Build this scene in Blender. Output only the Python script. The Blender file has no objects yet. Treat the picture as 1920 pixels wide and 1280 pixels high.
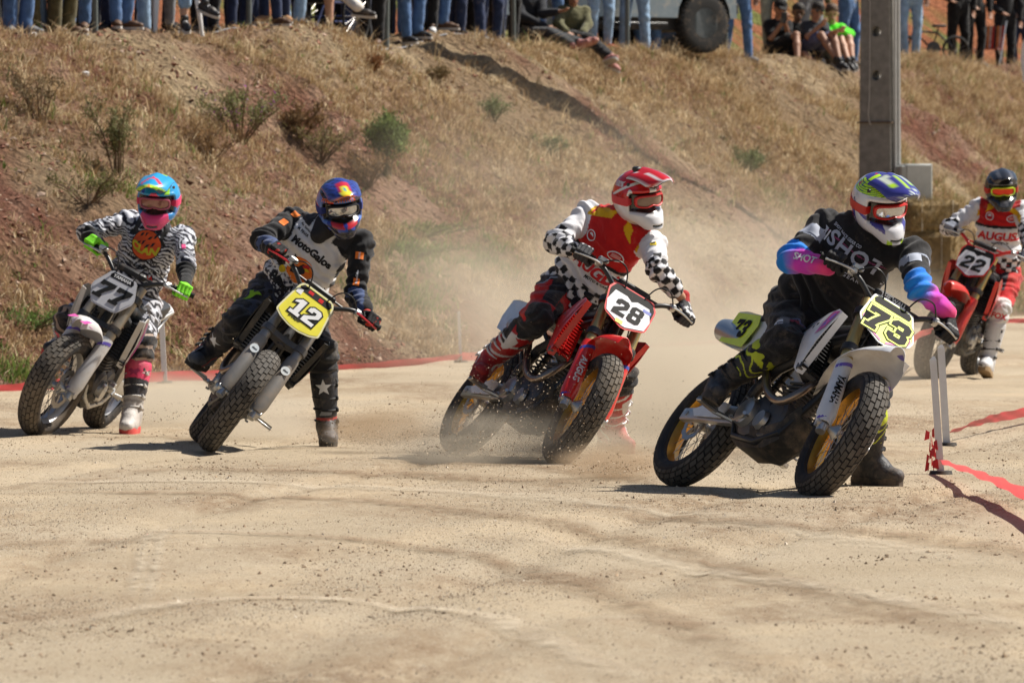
import bpy, bmesh, math, random
import numpy as np
from mathutils import Vector, Matrix, Quaternion
from mathutils.bvhtree import BVHTree
random.seed(7)
rng = np.random.default_rng(11)
scene = bpy.context.scene
COL = scene.collection

# ------------------------------------------------------------------ camera
FPX = 13600.0            # focal length in photograph pixels
CAMH = 1.38
PITCH = math.atan(265 / FPX)
cam_d = bpy.data.cameras.new('camera')
cam_d.sensor_width = 36
cam_d.lens = 36 * FPX / 1920
cam_d.clip_start = 1
cam_d.clip_end = 1500
cam_d.dof.use_dof = True
cam_d.dof.focus_distance = 36.5
cam_d.dof.aperture_fstop = 11
cam = bpy.data.objects.new('camera', cam_d)
cam.location = (0, 0, CAMH)
cam.rotation_euler = (math.pi / 2 - PITCH, 0, 0)
COL.objects.link(cam)
scene.camera = cam

# ------------------------------------------------------------------ world, sun
SUN_EL, SUN_AZ = math.radians(50), math.radians(20)     # azimuth from +X towards +Y
w = bpy.data.worlds.new('World')
scene.world = w
w.use_nodes = True
nt = w.node_tree
bg = nt.nodes['Background']
sky = nt.nodes.new('ShaderNodeTexSky')
sky.sky_type = 'NISHITA'
sky.sun_disc = False
sky.sun_elevation = SUN_EL
sky.sun_rotation = math.pi / 2 - SUN_AZ
sky.dust_density = 1.5
nt.links.new(sky.outputs[0], bg.inputs[0])
bg.inputs[1].default_value = 0.051
sun_d = bpy.data.lights.new('sun', 'SUN')
sun_d.energy = 5.0
sun_d.angle = math.radians(0.55)
sun_d.color = (1.0, 0.94, 0.85)
sun = bpy.data.objects.new('sun', sun_d)
SV = Vector((math.cos(SUN_EL) * math.cos(SUN_AZ), math.cos(SUN_EL) * math.sin(SUN_AZ), math.sin(SUN_EL)))
sun.rotation_mode = 'QUATERNION'
sun.rotation_quaternion = SV.to_track_quat('Z', 'Y')
sun.location = (20, 40, 30)
COL.objects.link(sun)
scene.view_settings.view_transform = 'Standard'
scene.view_settings.look = 'None'
scene.view_settings.gamma = 1
scene.view_settings.use_curve_mapping = False
scene.view_settings.exposure = 0.47
scene.cycles.max_bounces = 6
scene.cycles.diffuse_bounces = 3
scene.cycles.glossy_bounces = 3
scene.cycles.transmission_bounces = 4
scene.cycles.transparent_max_bounces = 8
scene.cycles.volume_bounces = 1
scene.cycles.caustics_reflective = False
scene.cycles.caustics_refractive = False
scene.cycles.use_adaptive_sampling = True
scene.cycles.use_denoising = True
scene.cycles.volume_step_rate = 1.0
scene.cycles.volume_max_steps = 96

CP, SP = math.cos(PITCH), math.sin(PITCH)
def pray(px, py):
    v = (640 - py) / FPX
    d = Vector(((px - 960) / FPX, CP + v * SP, v * CP - SP))
    return d / d.y
def P(px, py, D):
    """world point seen at photo pixel (px,py) at depth D metres"""
    return Vector((0, 0, CAMH)) + pray(px, py) * D

# ------------------------------------------------------------------ helpers
def srgb(r, g=None, b=None):
    if g is None:
        h = r.lstrip('#'); r, g, b = (int(h[i:i + 2], 16) for i in (0, 2, 4))
    f = lambda c: (c / 255 / 12.92) if c / 255 <= .04045 else ((c / 255 + .055) / 1.055) ** 2.4
    return (f(r), f(g), f(b))

def nodes(m):
    m.use_nodes = True
    return m.node_tree, m.node_tree.nodes['Principled BSDF']

MATS = {}
def mat(name, col=(.5, .5, .5), rough=.5, metal=0.0, dirt=0.0, bump=0.0, bscale=60, attr=False, var=.08,
        spec=.5, dirtcol=(.34, .25, .165), dscale=7, coat=0.0, trans=0.0, sheen=0.0):
    """principled material: base colour (or vertex colour) with noise variation, dust patches and fine relief"""
    if name in MATS: return MATS[name]
    m = bpy.data.materials.new(name); MATS[name] = m
    t, b = nodes(m)
    N, L = t.nodes, t.links
    tc = N.new('ShaderNodeTexCoord')
    if attr:
        a = N.new('ShaderNodeAttribute'); a.attribute_name = 'Col'; src = a.outputs['Color']
    else:
        c = N.new('ShaderNodeRGB'); c.outputs[0].default_value = (*col, 1); src = c.outputs[0]
    if var > 0:
        n = N.new('ShaderNodeTexNoise'); n.inputs['Scale'].default_value = 14; n.inputs['Detail'].default_value = 6
        L.new(tc.outputs['Object'], n.inputs['Vector'])
        mr = N.new('ShaderNodeMapRange'); mr.inputs['From Min'].default_value = .3; mr.inputs['From Max'].default_value = .7
        mr.inputs['To Min'].default_value = 1 - var; mr.inputs['To Max'].default_value = 1 + var
        L.new(n.outputs['Fac'], mr.inputs['Value'])
        mx = N.new('ShaderNodeVectorMath'); mx.operation = 'SCALE'
        L.new(src, mx.inputs[0]); L.new(mr.outputs[0], mx.inputs['Scale']); src = mx.outputs[0]
    if dirt > 0:
        n = N.new('ShaderNodeTexNoise'); n.inputs['Scale'].default_value = dscale; n.inputs['Detail'].default_value = 10
        n.inputs['Roughness'].default_value = .72
        L.new(tc.outputs['Object'], n.inputs['Vector'])
        mr = N.new('ShaderNodeMapRange'); mr.inputs['From Min'].default_value = .62 - .3 * dirt; mr.inputs['From Max'].default_value = .8 - .2 * dirt
        mr.inputs['To Max'].default_value = min(.9, .35 + dirt * .5)
        L.new(n.outputs['Fac'], mr.inputs['Value'])
        mx = N.new('ShaderNodeMix'); mx.data_type = 'RGBA'
        L.new(mr.outputs[0], mx.inputs[0]); L.new(src, mx.inputs[6]); mx.inputs[7].default_value = (*dirtcol, 1)
        src = mx.outputs[2]
        rr = N.new('ShaderNodeMapRange'); rr.inputs['To Min'].default_value = rough; rr.inputs['To Max'].default_value = min(1, rough + .45)
        L.new(mr.outputs[0], rr.inputs['Value']); L.new(rr.outputs[0], b.inputs['Roughness'])
        if metal > 0:
            mm = N.new('ShaderNodeMapRange'); mm.inputs['To Min'].default_value = metal; mm.inputs['To Max'].default_value = 0
            L.new(mr.outputs[0], mm.inputs['Value']); L.new(mm.outputs[0], b.inputs['Metallic'])
    else:
        b.inputs['Roughness'].default_value = rough
        b.inputs['Metallic'].default_value = metal
    L.new(src, b.inputs['Base Color'])
    b.inputs['Specular IOR Level'].default_value = spec
    b.inputs['Coat Weight'].default_value = coat
    b.inputs['Coat Roughness'].default_value = .08
    b.inputs['Sheen Weight'].default_value = sheen
    if bump > 0:
        n = N.new('ShaderNodeTexNoise'); n.inputs['Scale'].default_value = bscale; n.inputs['Detail'].default_value = 5
        L.new(tc.outputs['Object'], n.inputs['Vector'])
        bp = N.new('ShaderNodeBump'); bp.inputs['Strength'].default_value = bump; bp.inputs['Distance'].default_value = .01
        L.new(n.outputs['Fac'], bp.inputs['Height']); L.new(bp.outputs[0], b.inputs['Normal'])
    return m

def tag(o, label=None, cat=None, group=None, kind=None):
    if label: o['label'] = label
    if cat: o['category'] = cat
    if group: o['group'] = group
    if kind: o['kind'] = kind
    return o

def empty(name, loc=(0, 0, 0), label=None, cat=None, group=None):
    o = bpy.data.objects.new(name, None)
    o.empty_display_size = .2
    o.location = loc
    COL.objects.link(o)
    return tag(o, label, cat, group)

def link(name, me, m=None, parent=None, matrix=None):
    o = bpy.data.objects.new(name, me)
    if m is not None:
        if isinstance(m, (list, tuple)):
            for k in m: me.materials.append(k)
        elif not me.materials: me.materials.append(m)
        else: pass
    COL.objects.link(o)
    if parent is not None: o.parent = parent
    if matrix is not None: o.matrix_local = matrix
    return o

def np_mesh(name, V, F, smooth=True, cols=None):
    """V (n,3) array, F list / (m,3|4) array, cols (n,3) linear colours per vertex"""
    me = bpy.data.meshes.new(name)
    V = np.asarray(V, dtype=np.float32)
    if isinstance(F, np.ndarray):
        k = F.shape[1]; m = F.shape[0]
        me.vertices.add(len(V)); me.vertices.foreach_set('co', V.ravel())
        me.loops.add(m * k); me.loops.foreach_set('vertex_index', F.astype(np.int32).ravel())
        me.polygons.add(m); me.polygons.foreach_set('loop_start', np.arange(0, m * k, k, dtype=np.int32))
        me.polygons.foreach_set('use_smooth', np.full(m, smooth))
        me.update(calc_edges=True)
    else:
        me.from_pydata([tuple(v) for v in V], [], F)
        me.polygons.foreach_set('use_smooth', np.full(len(me.polygons), smooth))
        me.update()
    if cols is not None: set_cols(me, cols)
    return me

def set_cols(me, cols):
    ca = me.color_attributes.new('Col', 'FLOAT_COLOR', 'POINT')
    c = np.ones((len(me.vertices), 4), dtype=np.float32); c[:, :3] = cols
    ca.data.foreach_set('color', c.ravel())

# value noise (periodic table), arrays in, [0,1] out
_T = np.random.default_rng(5).random(4096).astype(np.float32)
def _h(ix, iy, iz): return _T[(ix * 73 + iy * 1571 + iz * 331 + ((ix * iy) & 255) * 7 + ((iy * iz) & 127) * 13) & 4095]
def noise3(x, y, z=None):
    x = np.asarray(x, dtype=np.float64); y = np.asarray(y, dtype=np.float64)
    z = np.zeros_like(x) if z is None else np.asarray(z, dtype=np.float64)
    ix, iy, iz = np.floor(x).astype(int), np.floor(y).astype(int), np.floor(z).astype(int)
    fx, fy, fz = x - ix, y - iy, z - iz
    fx, fy, fz = (f * f * (3 - 2 * f) for f in (fx, fy, fz))
    r = 0
    for a in (0, 1):
        for b in (0, 1):
            for c in (0, 1):
                wgt = (fx if a else 1 - fx) * (fy if b else 1 - fy) * (fz if c else 1 - fz)
                r = r + wgt * _h(ix + a, iy + b, iz + c)
    return r
def fbm(x, y, z=None, o=4):
    r = 0; a = .5; s = 1.0; tot = 0
    zz = None if z is None else z
    for i in range(o):
        r = r + a * noise3(x * s + 17.3 * i, y * s + 5.1 * i, None if zz is None else zz * s + 3.7 * i)
        tot += a; a *= .5; s *= 2.03
    return r / tot

class MB:
    """collects solid shapes and builds them as one mesh object"""
    def __init__(s): s.v = []; s.f = []; s.c = []; s.col = None
    def add(s, V, F, M=None):
        n = len(s.v)
        for p in V:
            p = Vector(p)
            s.v.append(tuple(M @ p) if M else tuple(p)); s.c.append(s.col or (1, 1, 1))
        for f in F: s.f.append([i + n for i in f])
        return s
    def box(s, c, size, M=None, bev=0.0, taper=(1, 1)):
        x, y, z = (k / 2 for k in size); c = Vector(c)
        if bev <= 0:
            V = [(sx * x * (taper[0] if sz > 0 else 1), sy * y * (taper[1] if sz > 0 else 1), sz * z) for sz in (-1, 1) for sy in (-1, 1) for sx in (-1, 1)]
            F = [(0, 2, 3, 1), (4, 5, 7, 6), (0, 1, 5, 4), (2, 6, 7, 3), (0, 4, 6, 2), (1, 3, 7, 5)]
            V = [Vector(v) + c for v in V]
        else:
            b = min(bev, x * .49, y * .49, z * .49)
            ring = lambda hx, hy, zz: [(hx - b, hy, zz), (-hx + b, hy, zz), (-hx, hy - b, zz), (-hx, -hy + b, zz), (-hx + b, -hy, zz), (hx - b, -hy, zz), (hx, -hy + b, zz), (hx, hy - b, zz)]
            R = [ring(x - b, y - b, -z), ring(x, y, -z + b), ring(x * taper[0], y * taper[1], z - b), ring(x * taper[0] - b, y * taper[1] - b, z)]
            V = [Vector(v) + c for r in R for v in r]
            F = [tuple(range(7, -1, -1)) [::-1][::-1], tuple(range(24, 32))]
            for k in range(3):
                for i in range(8):
                    j = (i + 1) % 8; F.append((k * 8 + i, k * 8 + j, (k + 1) * 8 + j, (k + 1) * 8 + i))
        return s.add(V, F, M)
    def tube(s, pts, r, seg=10, M=None, cap=True, flat=1.0):
        pts = [Vector(p) for p in pts]; n = len(pts)
        rs = r if isinstance(r, (list, tuple)) else [r] * n
        V = []; F = []
        up = None
        for i, p in enumerate(pts):
            d = (pts[min(i + 1, n - 1)] - pts[max(i - 1, 0)]).normalized()
            if up is None:
                up = Vector((0, 0, 1)) if abs(d.z) < .9 else Vector((1, 0, 0))
            a = d.cross(up).normalized(); b2 = a.cross(d).normalized(); up = b2
            for k in range(seg):
                t = 2 * math.pi * k / seg
                V.append(p + a * math.cos(t) * rs[i] * flat + b2 * math.sin(t) * rs[i])
        for i in range(n - 1):
            for k in range(seg):
                k2 = (k + 1) % seg
                F.append((i * seg + k, i * seg + k2, (i + 1) * seg + k2, (i + 1) * seg + k))
        if cap:
            F.append(tuple(range(seg))[::-1]); F.append(tuple((n - 1) * seg + k for k in range(seg)))
        return s.add(V, F, M)
    def lathe(s, prof, M=None, seg=24, axis='Z'):
        """prof list of (radius, height)"""
        V = []; F = []; n = len(prof)
        for (r, h) in prof:
            for k in range(seg):
                t = 2 * math.pi * k / seg; x, y = r * math.cos(t), r * math.sin(t)
                V.append((x, y, h) if axis == 'Z' else ((x, h, y) if axis == 'Y' else (h, x, y)))
        for i in range(n - 1):
            for k in range(seg):
                k2 = (k + 1) % seg
                F.append((i * seg + k, i * seg + k2, (i + 1) * seg + k2, (i + 1) * seg + k))
        if prof[0][0] > 1e-6: F.append(tuple(range(seg))[::-1])
        if prof[-1][0] > 1e-6: F.append(tuple((n - 1) * seg + k for k in range(seg)))
        return s.add(V, F, M)
    def panel(s, pts, th=.006, M=None):
        """closed sheet: pts are 3-D outline points, thickness th along the mean normal, slightly crowned centre"""
        pts = [Vector(p) for p in pts]; n = len(pts)
        c = sum(pts, Vector()) / n
        nr = Vector()
        for i in range(n): nr += (pts[i] - c).cross(pts[(i + 1) % n] - c)
        nr.normalize()
        V = [p - nr * th / 2 for p in pts] + [p + nr * th / 2 for p in pts]
        F = [tuple(range(n))[::-1], tuple(range(n, 2 * n))]
        for i in range(n):
            j = (i + 1) % n; F.append((i, j, n + j, n + i))
        return s.add(V, F, M)
    def loft(s, rings, M=None, cap=True, closed=True):
        V = [p for r in rings for p in r]; m = len(rings[0]); F = []
        for i in range(len(rings) - 1):
            for k in range(m if closed else m - 1):
                k2 = (k + 1) % m
                F.append((i * m + k, i * m + k2, (i + 1) * m + k2, (i + 1) * m + k))
        if cap and closed:
            F.append(tuple(range(m))[::-1]); F.append(tuple((len(rings) - 1) * m + k for k in range(m)))
        return s.add(V, F, M)
    def mesh(s, name, smooth=True, angle=35, use_col=False):
        me = bpy.data.meshes.new(name)
        me.from_pydata(s.v, [], s.f)
        bm = bmesh.new(); bm.from_mesh(me)
        bmesh.ops.recalc_face_normals(bm, faces=bm.faces)
        if smooth:
            for f in bm.faces: f.smooth = True
            a = math.radians(angle)
            for e in bm.edges:
                if len(e.link_faces) == 2 and e.calc_face_angle(0) > a: e.smooth = False
        bm.to_mesh(me); bm.free()
        if use_col: set_cols(me, np.array(s.c, dtype=np.float32))
        me.update()
        return me
    def build(s, name, m, parent=None, matrix=None, **k):
        return link(name, s.mesh(name, **k), m, parent, matrix)

# ------------------------------------------------------------------ terrain
BY = np.array([-200, 30, 42, 54, 61, 70, 88, 104, 122, 160, 260.])
BX = np.array([-40, -11.5, -7.8, -3.8, -1.17, 1.75, 6.6, 10.6, 15, 26, 60.])
HY = np.array([40, 66, 72, 90, 99, 109, 130.]); HZ = np.array([2.9, 2.98, 3.06, 3.2, 3.33, 3.36, 3.4])
def base_x(Y): return np.interp(Y, BY, BX)
TY = np.arange(36, 150, .12)
TX = base_x(TY)
k_ = np.ones(41) / 41
TX = np.convolve(np.pad(TX, 20, mode='edge'), k_, 'valid')
tx_ = np.gradient(TX, TY); nl = np.sqrt(1 + tx_ ** 2)
NX, NYn = 1 / nl, -tx_ / nl                   # outward normal (to the track)
def prof(d):
    t = np.clip((d - 0.0) / 4.9, 0, 1)
    lin = t
    s1 = np.clip(d / .9, 0, 1)
    f = lin * (.35 + .65 * s1 * s1 * (3 - 2 * s1)) * 1.03
    return np.where(d > 4.3, 1.03 * 4.3 / 4.9 + (1 - 1.03 * 4.3 / 4.9) * (1 - np.exp(-(np.maximum(d, 4.3) - 4.3) / .35)), np.minimum(f, 1.03))
ds = np.concatenate([np.arange(-2.0, 6.6, .09), np.arange(6.6, 10, .25), np.arange(10, 34, .5)])
YY, DD = np.meshgrid(TY, ds, indexing='ij')
XX = TX[:, None] - NX[:, None] * DD; YW = TY[:, None] - NYn[:, None] * DD
H0 = np.interp(TY, HY, HZ)[:, None]
hb = prof(DD) * H0
msk = np.clip(DD / 1.0, 0, 1) * np.clip((6.2 - DD) / 1.8, .12, 1)
n1 = fbm(XX * .9, YW * .35, o=4) - .5
n2 = fbm(XX * 3.1 + 9, YW * 2.0, o=4) - .5
n3 = fbm(YY * .55 + 3 + DD * .15, DD * .25, o=3) - .5
left = np.clip((66 - YW) / 8, 0, 1)
cliff = np.maximum(0, fbm(YY * .5, DD * 1.2 + 30, o=3) - .5) * 1.1 * np.clip((DD - .4) / 1, 0, 1) * np.clip((4.4 - DD) / 1.2, 0, 1)
hb = hb + msk * (n1 * .42 + n2 * .16 + n3 * .5 + cliff * (.25 + .5 * left))
hb = hb + np.clip(DD / .3, 0, 1) * (fbm(XX * 9, YW * 7, o=3) - .5) * .13 * np.where(DD < 6, 1, .3)
# second, red bank behind the spectators
rise = np.clip((DD - 9.5) / 9, 0, 1)
hb = hb + rise * 6.5 + np.clip((DD - 9) / 2, 0, 1) * (fbm(XX * .6 + 4, YW * .6, o=5) - .5) * 1.6
hb = np.where(DD < 0, -.35 * np.clip(-DD / .5, 0, 1) - .02, hb)
gi = np.arange(XX.size).reshape(XX.shape)
F = np.stack([gi[:-1, :-1], gi[:-1, 1:], gi[1:, 1:], gi[1:, :-1]], -1).reshape(-1, 4)
BV = np.stack([XX, YW, hb], -1).reshape(-1, 3)
# earth colour of the bank: reddish bare earth, tan soil, paler crest
red = np.array([.175, .076, .048]); pink = np.array([.29, .175, .12]); tan = np.array([.26, .18, .105]); pale = np.array([.38, .285, .175])
m_red = np.clip((fbm(XX * .55 + 2, YW * .3 + 8, o=4) - .40) * 6 + left * 1.2 - np.clip((YW - 66) / 6, 0, 1) * .5, 0, 1)
m_pale = np.clip((fbm(XX * 1.3 + 20, YW * .9, o=4) - .45) * 5, 0, 1)
C = tan + (pale - tan) * m_pale[..., None]
mp = np.clip((fbm(XX * 2.3 + 50, YW * 1.3, o=4) - .42) * 6, 0, 1)[..., None]
C = C + ((red * (1 - mp) + pink * mp) - C) * m_red[..., None]
back = np.clip((DD - 8.3) / 1.5, 0, 1)[..., None]
gr = np.clip((fbm(XX * .8 + 70, YW * .8, o=4) - .52) * 9, 0, 1)[..., None]
C = C + ((np.array([.33, .125, .06]) * (1 - gr) + np.array([.16, .17, .05]) * gr) - C) * back
bank_me = np_mesh('hillside', BV, F, True, C.reshape(-1, 3))

def earth_mat(name, rock=True):
    m = bpy.data.materials.new(name); t, b = nodes(m); N, L = t.nodes, t.links
    a = N.new('ShaderNodeAttribute'); a.attribute_name = 'Col'
    tc = N.new('ShaderNodeTexCoord')
    n = N.new('ShaderNodeTexNoise'); n.inputs['Scale'].default_value = 9; n.inputs['Detail'].default_value = 12; n.inputs['Roughness'].default_value = .75
    L.new(tc.outputs['Object'], n.inputs['Vector'])
    r = N.new('ShaderNodeMapRange'); r.inputs['From Min'].default_value = .3; r.inputs['From Max'].default_value = .72
    r.inputs['To Min'].default_value = .55; r.inputs['To Max'].default_value = 1.5
    L.new(n.outputs['Fac'], r.inputs['Value'])
    v = N.new('ShaderNodeVectorMath'); v.operation = 'SCALE'
    L.new(a.outputs['Color'], v.inputs[0]); L.new(r.outputs[0], v.inputs['Scale'])
    L.new(v.outputs[0], b.inputs['Base Color'])
    b.inputs['Roughness'].default_value = .95; b.inputs['Specular IOR Level'].default_value = .15
    vo = N.new('ShaderNodeTexVoronoi'); vo.inputs['Scale'].default_value = 14
    L.new(tc.outputs['Object'], vo.inputs['Vector'])
    ad = N.new('ShaderNodeMath'); ad.operation = 'ADD'
    L.new(vo.outputs['Distance'], ad.inputs[0]); L.new(n.outputs['Fac'], ad.inputs[1])
    bp = N.new('ShaderNodeBump'); bp.inputs['Strength'].default_value = 1; bp.inputs['Distance'].default_value = .10
    L.new(ad.outputs[0], bp.inputs['Height']); L.new(bp.outputs[0], b.inputs['Normal'])
    return m
bank = tag(link('hillside', bank_me, earth_mat('bank earth')), kind='structure')
bank_bvh = BVHTree.FromPolygons([tuple(v) for v in BV], F.tolist())

# track: one big sheet, finer where the camera looks
gx = np.concatenate([[-400, -150, -60, -25], np.arange(-12, 12.01, .1), [25, 60, 150, 400]])
gy = np.concatenate([[-200, -50, 0, 10, 17], np.arange(20, 62, .1), np.arange(62, 110, .5), [125, 160, 250, 500]])
GX, GY = np.meshgrid(gx, gy, indexing='ij')
near = ((np.abs(GX) < 12) & (GY > 20) & (GY < 110)).astype(float)
gh = near * ((fbm(GX * .5, GY * .22 + 3, o=3) - .5) * .05 + (fbm(GX * 2.2, GY * 1.4 + 9, o=3) - .5) * .02)
gh = gh - gh.max() * near * .3
# shallow curved tyre ruts
for (c0, c1, wv) in ((-1.6, .10, .07), (.35, .16, .09), (2.2, .09, .07), (-3.4, .13, .08), (1.2, .2, .06)):
    xc = c0 + c1 * (GY - 30) + .012 * (GY - 30) ** 2 * .3
    gh -= near * .026 * np.exp(-((GX - xc) / wv) ** 2)
def trk_h(x, y):
    i = np.clip(np.searchsorted(gx, x) - 1, 0, len(gx) - 2); j = np.clip(np.searchsorted(gy, y) - 1, 0, len(gy) - 2)
    fx = (x - gx[i]) / (gx[i + 1] - gx[i]); fy = (y - gy[j]) / (gy[j + 1] - gy[j])
    return gh[i, j] * (1 - fx) * (1 - fy) + gh[i + 1, j] * fx * (1 - fy) + gh[i, j + 1] * (1 - fx) * fy + gh[i + 1, j + 1] * fx * fy
gid = np.arange(GX.size).reshape(GX.shape)
GF = np.stack([gid[:-1, :-1], gid[1:, :-1], gid[1:, 1:], gid[:-1, 1:]], -1).reshape(-1, 4)
def track_mat():
    m = bpy.data.materials.new('packed sand'); t, b = nodes(m); N, L = t.nodes, t.links
    tc = N.new('ShaderNodeTexCoord')
    def noise(scale, det=8, rough=.6, sc=(1, 1, 1), off=(0, 0, 0)):
        mp = N.new('ShaderNodeMapping'); mp.inputs['Scale'].default_value = sc; mp.inputs['Location'].default_value = off
        L.new(tc.outputs['Object'], mp.inputs[0])
        n = N.new('ShaderNodeTexNoise'); n.inputs['Scale'].default_value = scale; n.inputs['Detail'].default_value = det
        n.inputs['Roughness'].default_value = rough; L.new(mp.outputs[0], n.inputs['Vector']); return n.outputs['Fac']
    def rng_(src, a, c, lo=0, hi=1):
        r = N.new('ShaderNodeMapRange'); r.inputs['From Min'].default_value = a; r.inputs['From Max'].default_value = c
        r.inputs['To Min'].default_value = lo; r.inputs['To Max'].default_value = hi; L.new(src, r.inputs['Value']); return r.outputs[0]
    def mix(f, a, c):
        x = N.new('ShaderNodeMix'); x.data_type = 'RGBA'
        L.new(f, x.inputs[0])
        for s, k in ((a, 6), (c, 7)):
            if isinstance(s, tuple): x.inputs[k].default_value = (*s, 1)
            else: L.new(s, x.inputs[k])
        return x.outputs[2]
    def mul(a, c):
        x = N.new('ShaderNodeMath'); x.operation = 'MULTIPLY'; L.new(a, x.inputs[0]); L.new(c, x.inputs[1]); return x.outputs[0]
    base = mix(rng_(noise(.45, 6), .35, .65), (.41, .33, .225), (.475, .395, .285))
    base = mix(rng_(noise(1.1, 8, .6, (1, .35, 1), (3, 1, 0)), .5, .68), base, (.54, .43, .29))
    loose = mul(rng_(noise(.75, 6, .6, (.9, .30, 1), (8, 3, 0)), .50, .62), rng_(noise(11, 10, .8, (1, .25, 1)), .38, .56))
    base = mix(loose, base, (.27, .19, .118))
    sweep = mul(rng_(noise(.32, 3, .5, (1.6, .5, 1), (2, 7, 0)), .50, .58), rng_(noise(5, 9, .75, (1.6, .25, 1), (4, 1, 0)), .42, .64, .0, .5))
    base = mix(sweep, base, (.30, .205, .12))
    base = mix(rng_(noise(34, 8, .85, (1, .22, 1)), .55, .68, 0, .7), base, (.26, .19, .125))
    base = mix(rng_(noise(45, 8, .85, (1, .22, 1), (9, 9, 9)), .56, .68, 0, .6), base, (.60, .52, .42))
    base = mix(rng_(noise(150, 4, .8, (1, .20, 1), (3, 3, 0)), .52, .66, 0, .6), base, (.24, .175, .12))
    base = mix(rng_(noise(130, 4, .8, (1, .20, 1), (7, 7, 0)), .54, .68, 0, .6), base, (.60, .53, .43))
    L.new(base, b.inputs['Base Color'])
    b.inputs['Roughness'].default_value = .95; b.inputs['Specular IOR Level'].default_value = .12
    bp = N.new('ShaderNodeBump'); bp.inputs['Strength'].default_value = .8; bp.inputs['Distance'].default_value = .02
    ad = N.new('ShaderNodeMath'); ad.operation = 'ADD'
    L.new(noise(22, 12, .75), ad.inputs[0]); L.new(noise(3, 6, .6), ad.inputs[1])
    L.new(ad.outputs[0], bp.inputs['Height']); L.new(bp.outputs[0], b.inputs['Normal'])
    return m
ground_me = np_mesh('ground', np.stack([GX, GY, gh], -1).reshape(-1, 3), GF, True)
ground = tag(link('ground', ground_me, track_mat()), kind='structure')

def zat(x, y):
    r = bank_bvh.ray_cast(Vector((x, y, 30)), Vector((0, 0, -1)))
    g = float(trk_h(x, y))
    return max(r[0].z, g) if r[0] else g
def bhit(px, py):
    r = bank_bvh.ray_cast(Vector((0, 0, CAMH)), pray(px, py).normalized())
    return r[0], r[1]
def crest_D(px):
    j = int(np.argmin(np.abs(ds - 5.0)))
    xs = XX[:, j]; ys = YW[:, j]
    pxs = 960 + xs / ys * FPX
    return float(np.interp(px, pxs, ys))

# ------------------------------------------------------------------ grass and stones
def blades(cx, cy, cz, nrm, L_, W_, lean, cols, jit):
    """arrays of blade roots -> two-triangle bent blades"""
    n = len(cx)
    az = rng.random(n) * 2 * np.pi
    dx, dy = np.cos(az), np.sin(az)
    px_, py_ = -dy, dx
    root = np.stack([cx, cy, cz], -1)
    side = np.stack([px_, py_, np.zeros(n)], -1) * (W_ / 2)[:, None]
    out = np.stack([dx, dy, np.zeros(n)], -1)
    up = nrm * .6 + np.array([0, 0, 1.]) * .7
    mid = root + up * (L_ * .55)[:, None] + out * (L_ * lean * .25)[:, None]
    tip = root + up * (L_ * .9)[:, None] + out * (L_ * lean)[:, None]
    V = np.stack([root - side, root + side, mid + side * .7, mid - side * .7, tip], 1).reshape(-1, 3)
    b = np.arange(n)[:, None] * 5
    Fq = np.concatenate([b + np.array([0, 1, 2]), b + np.array([0, 2, 3]), b + np.array([3, 2, 4])], 0)
    return V, Fq, np.repeat(cols, 5, axis=0)

def bank_samples(n, dmin=.05, dmax=6.4, ymin=50, ymax=125):
    """random points on the bank surface inside (or near) the frame"""
    ti = rng.random(n * 3) * (len(TY) - 2)
    y0 = TY[ti.astype(int)]
    dj = dmin + rng.random(n * 3) * (dmax - dmin)
    i = ti.astype(int); fi = ti - i
    j = np.clip(np.searchsorted(ds, dj) - 1, 0, len(ds) - 2); fj = (dj - ds[j]) / (ds[j + 1] - ds[j])
    def bil(A): return A[i, j] * (1 - fi) * (1 - fj) + A[i + 1, j] * fi * (1 - fj) + A[i, j + 1] * (1 - fi) * fj + A[i + 1, j + 1] * fi * fj
    X, Y, Z = bil(XX), bil(YW), bil(hb)
    px = 960 + X / Y * FPX; py = 375 - (Z - CAMH) / Y * FPX
    ok = (px > -120) & (px < 2040) & (py > -60) & (Y > ymin)
    # keep density even in the picture-ish: prefer the nearer part a little
    ok &= rng.random(len(X)) < np.clip(70 / Y, .4, 1.2)
    idx = np.where(ok)[0][:n]
    return X[idx], Y[idx], Z[idx], dj[idx], px[idx], py[idx]

NT = 88000
X, Y, Z, D_, px, py = bank_samples(NT)
dens = fbm(X * .9 + 5, Y * .45, o=4)
leftm = np.clip((64 - Y) / 5, 0, 1)
rightm = np.clip((Y - 78) / 10, 0, 1)
prob = np.clip((dens - .47) * 8 + .38 - leftm * .48 + rightm * .45 + (D_ > 3.8) * .15, .06, 1)
prob = np.where(D_ > 4.9, prob * .35, prob)
keep = rng.random(len(X)) < prob
X, Y, Z, D_, dens, px, py = (a[keep] for a in (X, Y, Z, D_, dens, px, py))
k = 6
rep = lambda a: np.repeat(a, k)
Xr = rep(X) + rng.normal(0, .035, len(X) * k); Yr = rep(Y) + rng.normal(0, .035, len(X) * k); Zr = rep(Z) - .01
Lr = rep(.025 + .075 * rng.random(len(X)) ** 2 + .05 * np.clip((Y - 80) / 14, 0, 1) + .10 * (rng.random(len(X)) < .04)) * (.6 + .7 * rng.random(len(X) * k))
straw = np.array([.48, .35, .19]); brown = np.array([.28, .175, .09]); palec = np.array([.68, .55, .35]); green = np.array([.13, .19, .04])
u = rng.random((len(X), 1)); cc = straw * u + brown * (1 - u)
hi = rng.random((len(X), 1)) < .18; cc = np.where(hi, palec, cc)
gm = np.clip((fbm(X * 1.3 + 33, Y * .6 + 2, o=3) - .50) * 9, 0, 1) * np.clip((3.0 - D_) / 1.5, .05, 1) * np.where(px < 1000, 1, .35)
gsel = (rng.random(len(X)) < gm * .75 + .025)[:, None]
cc = np.where(gsel, green * (.6 + .9 * rng.random((len(X), 1))), cc)
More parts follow.
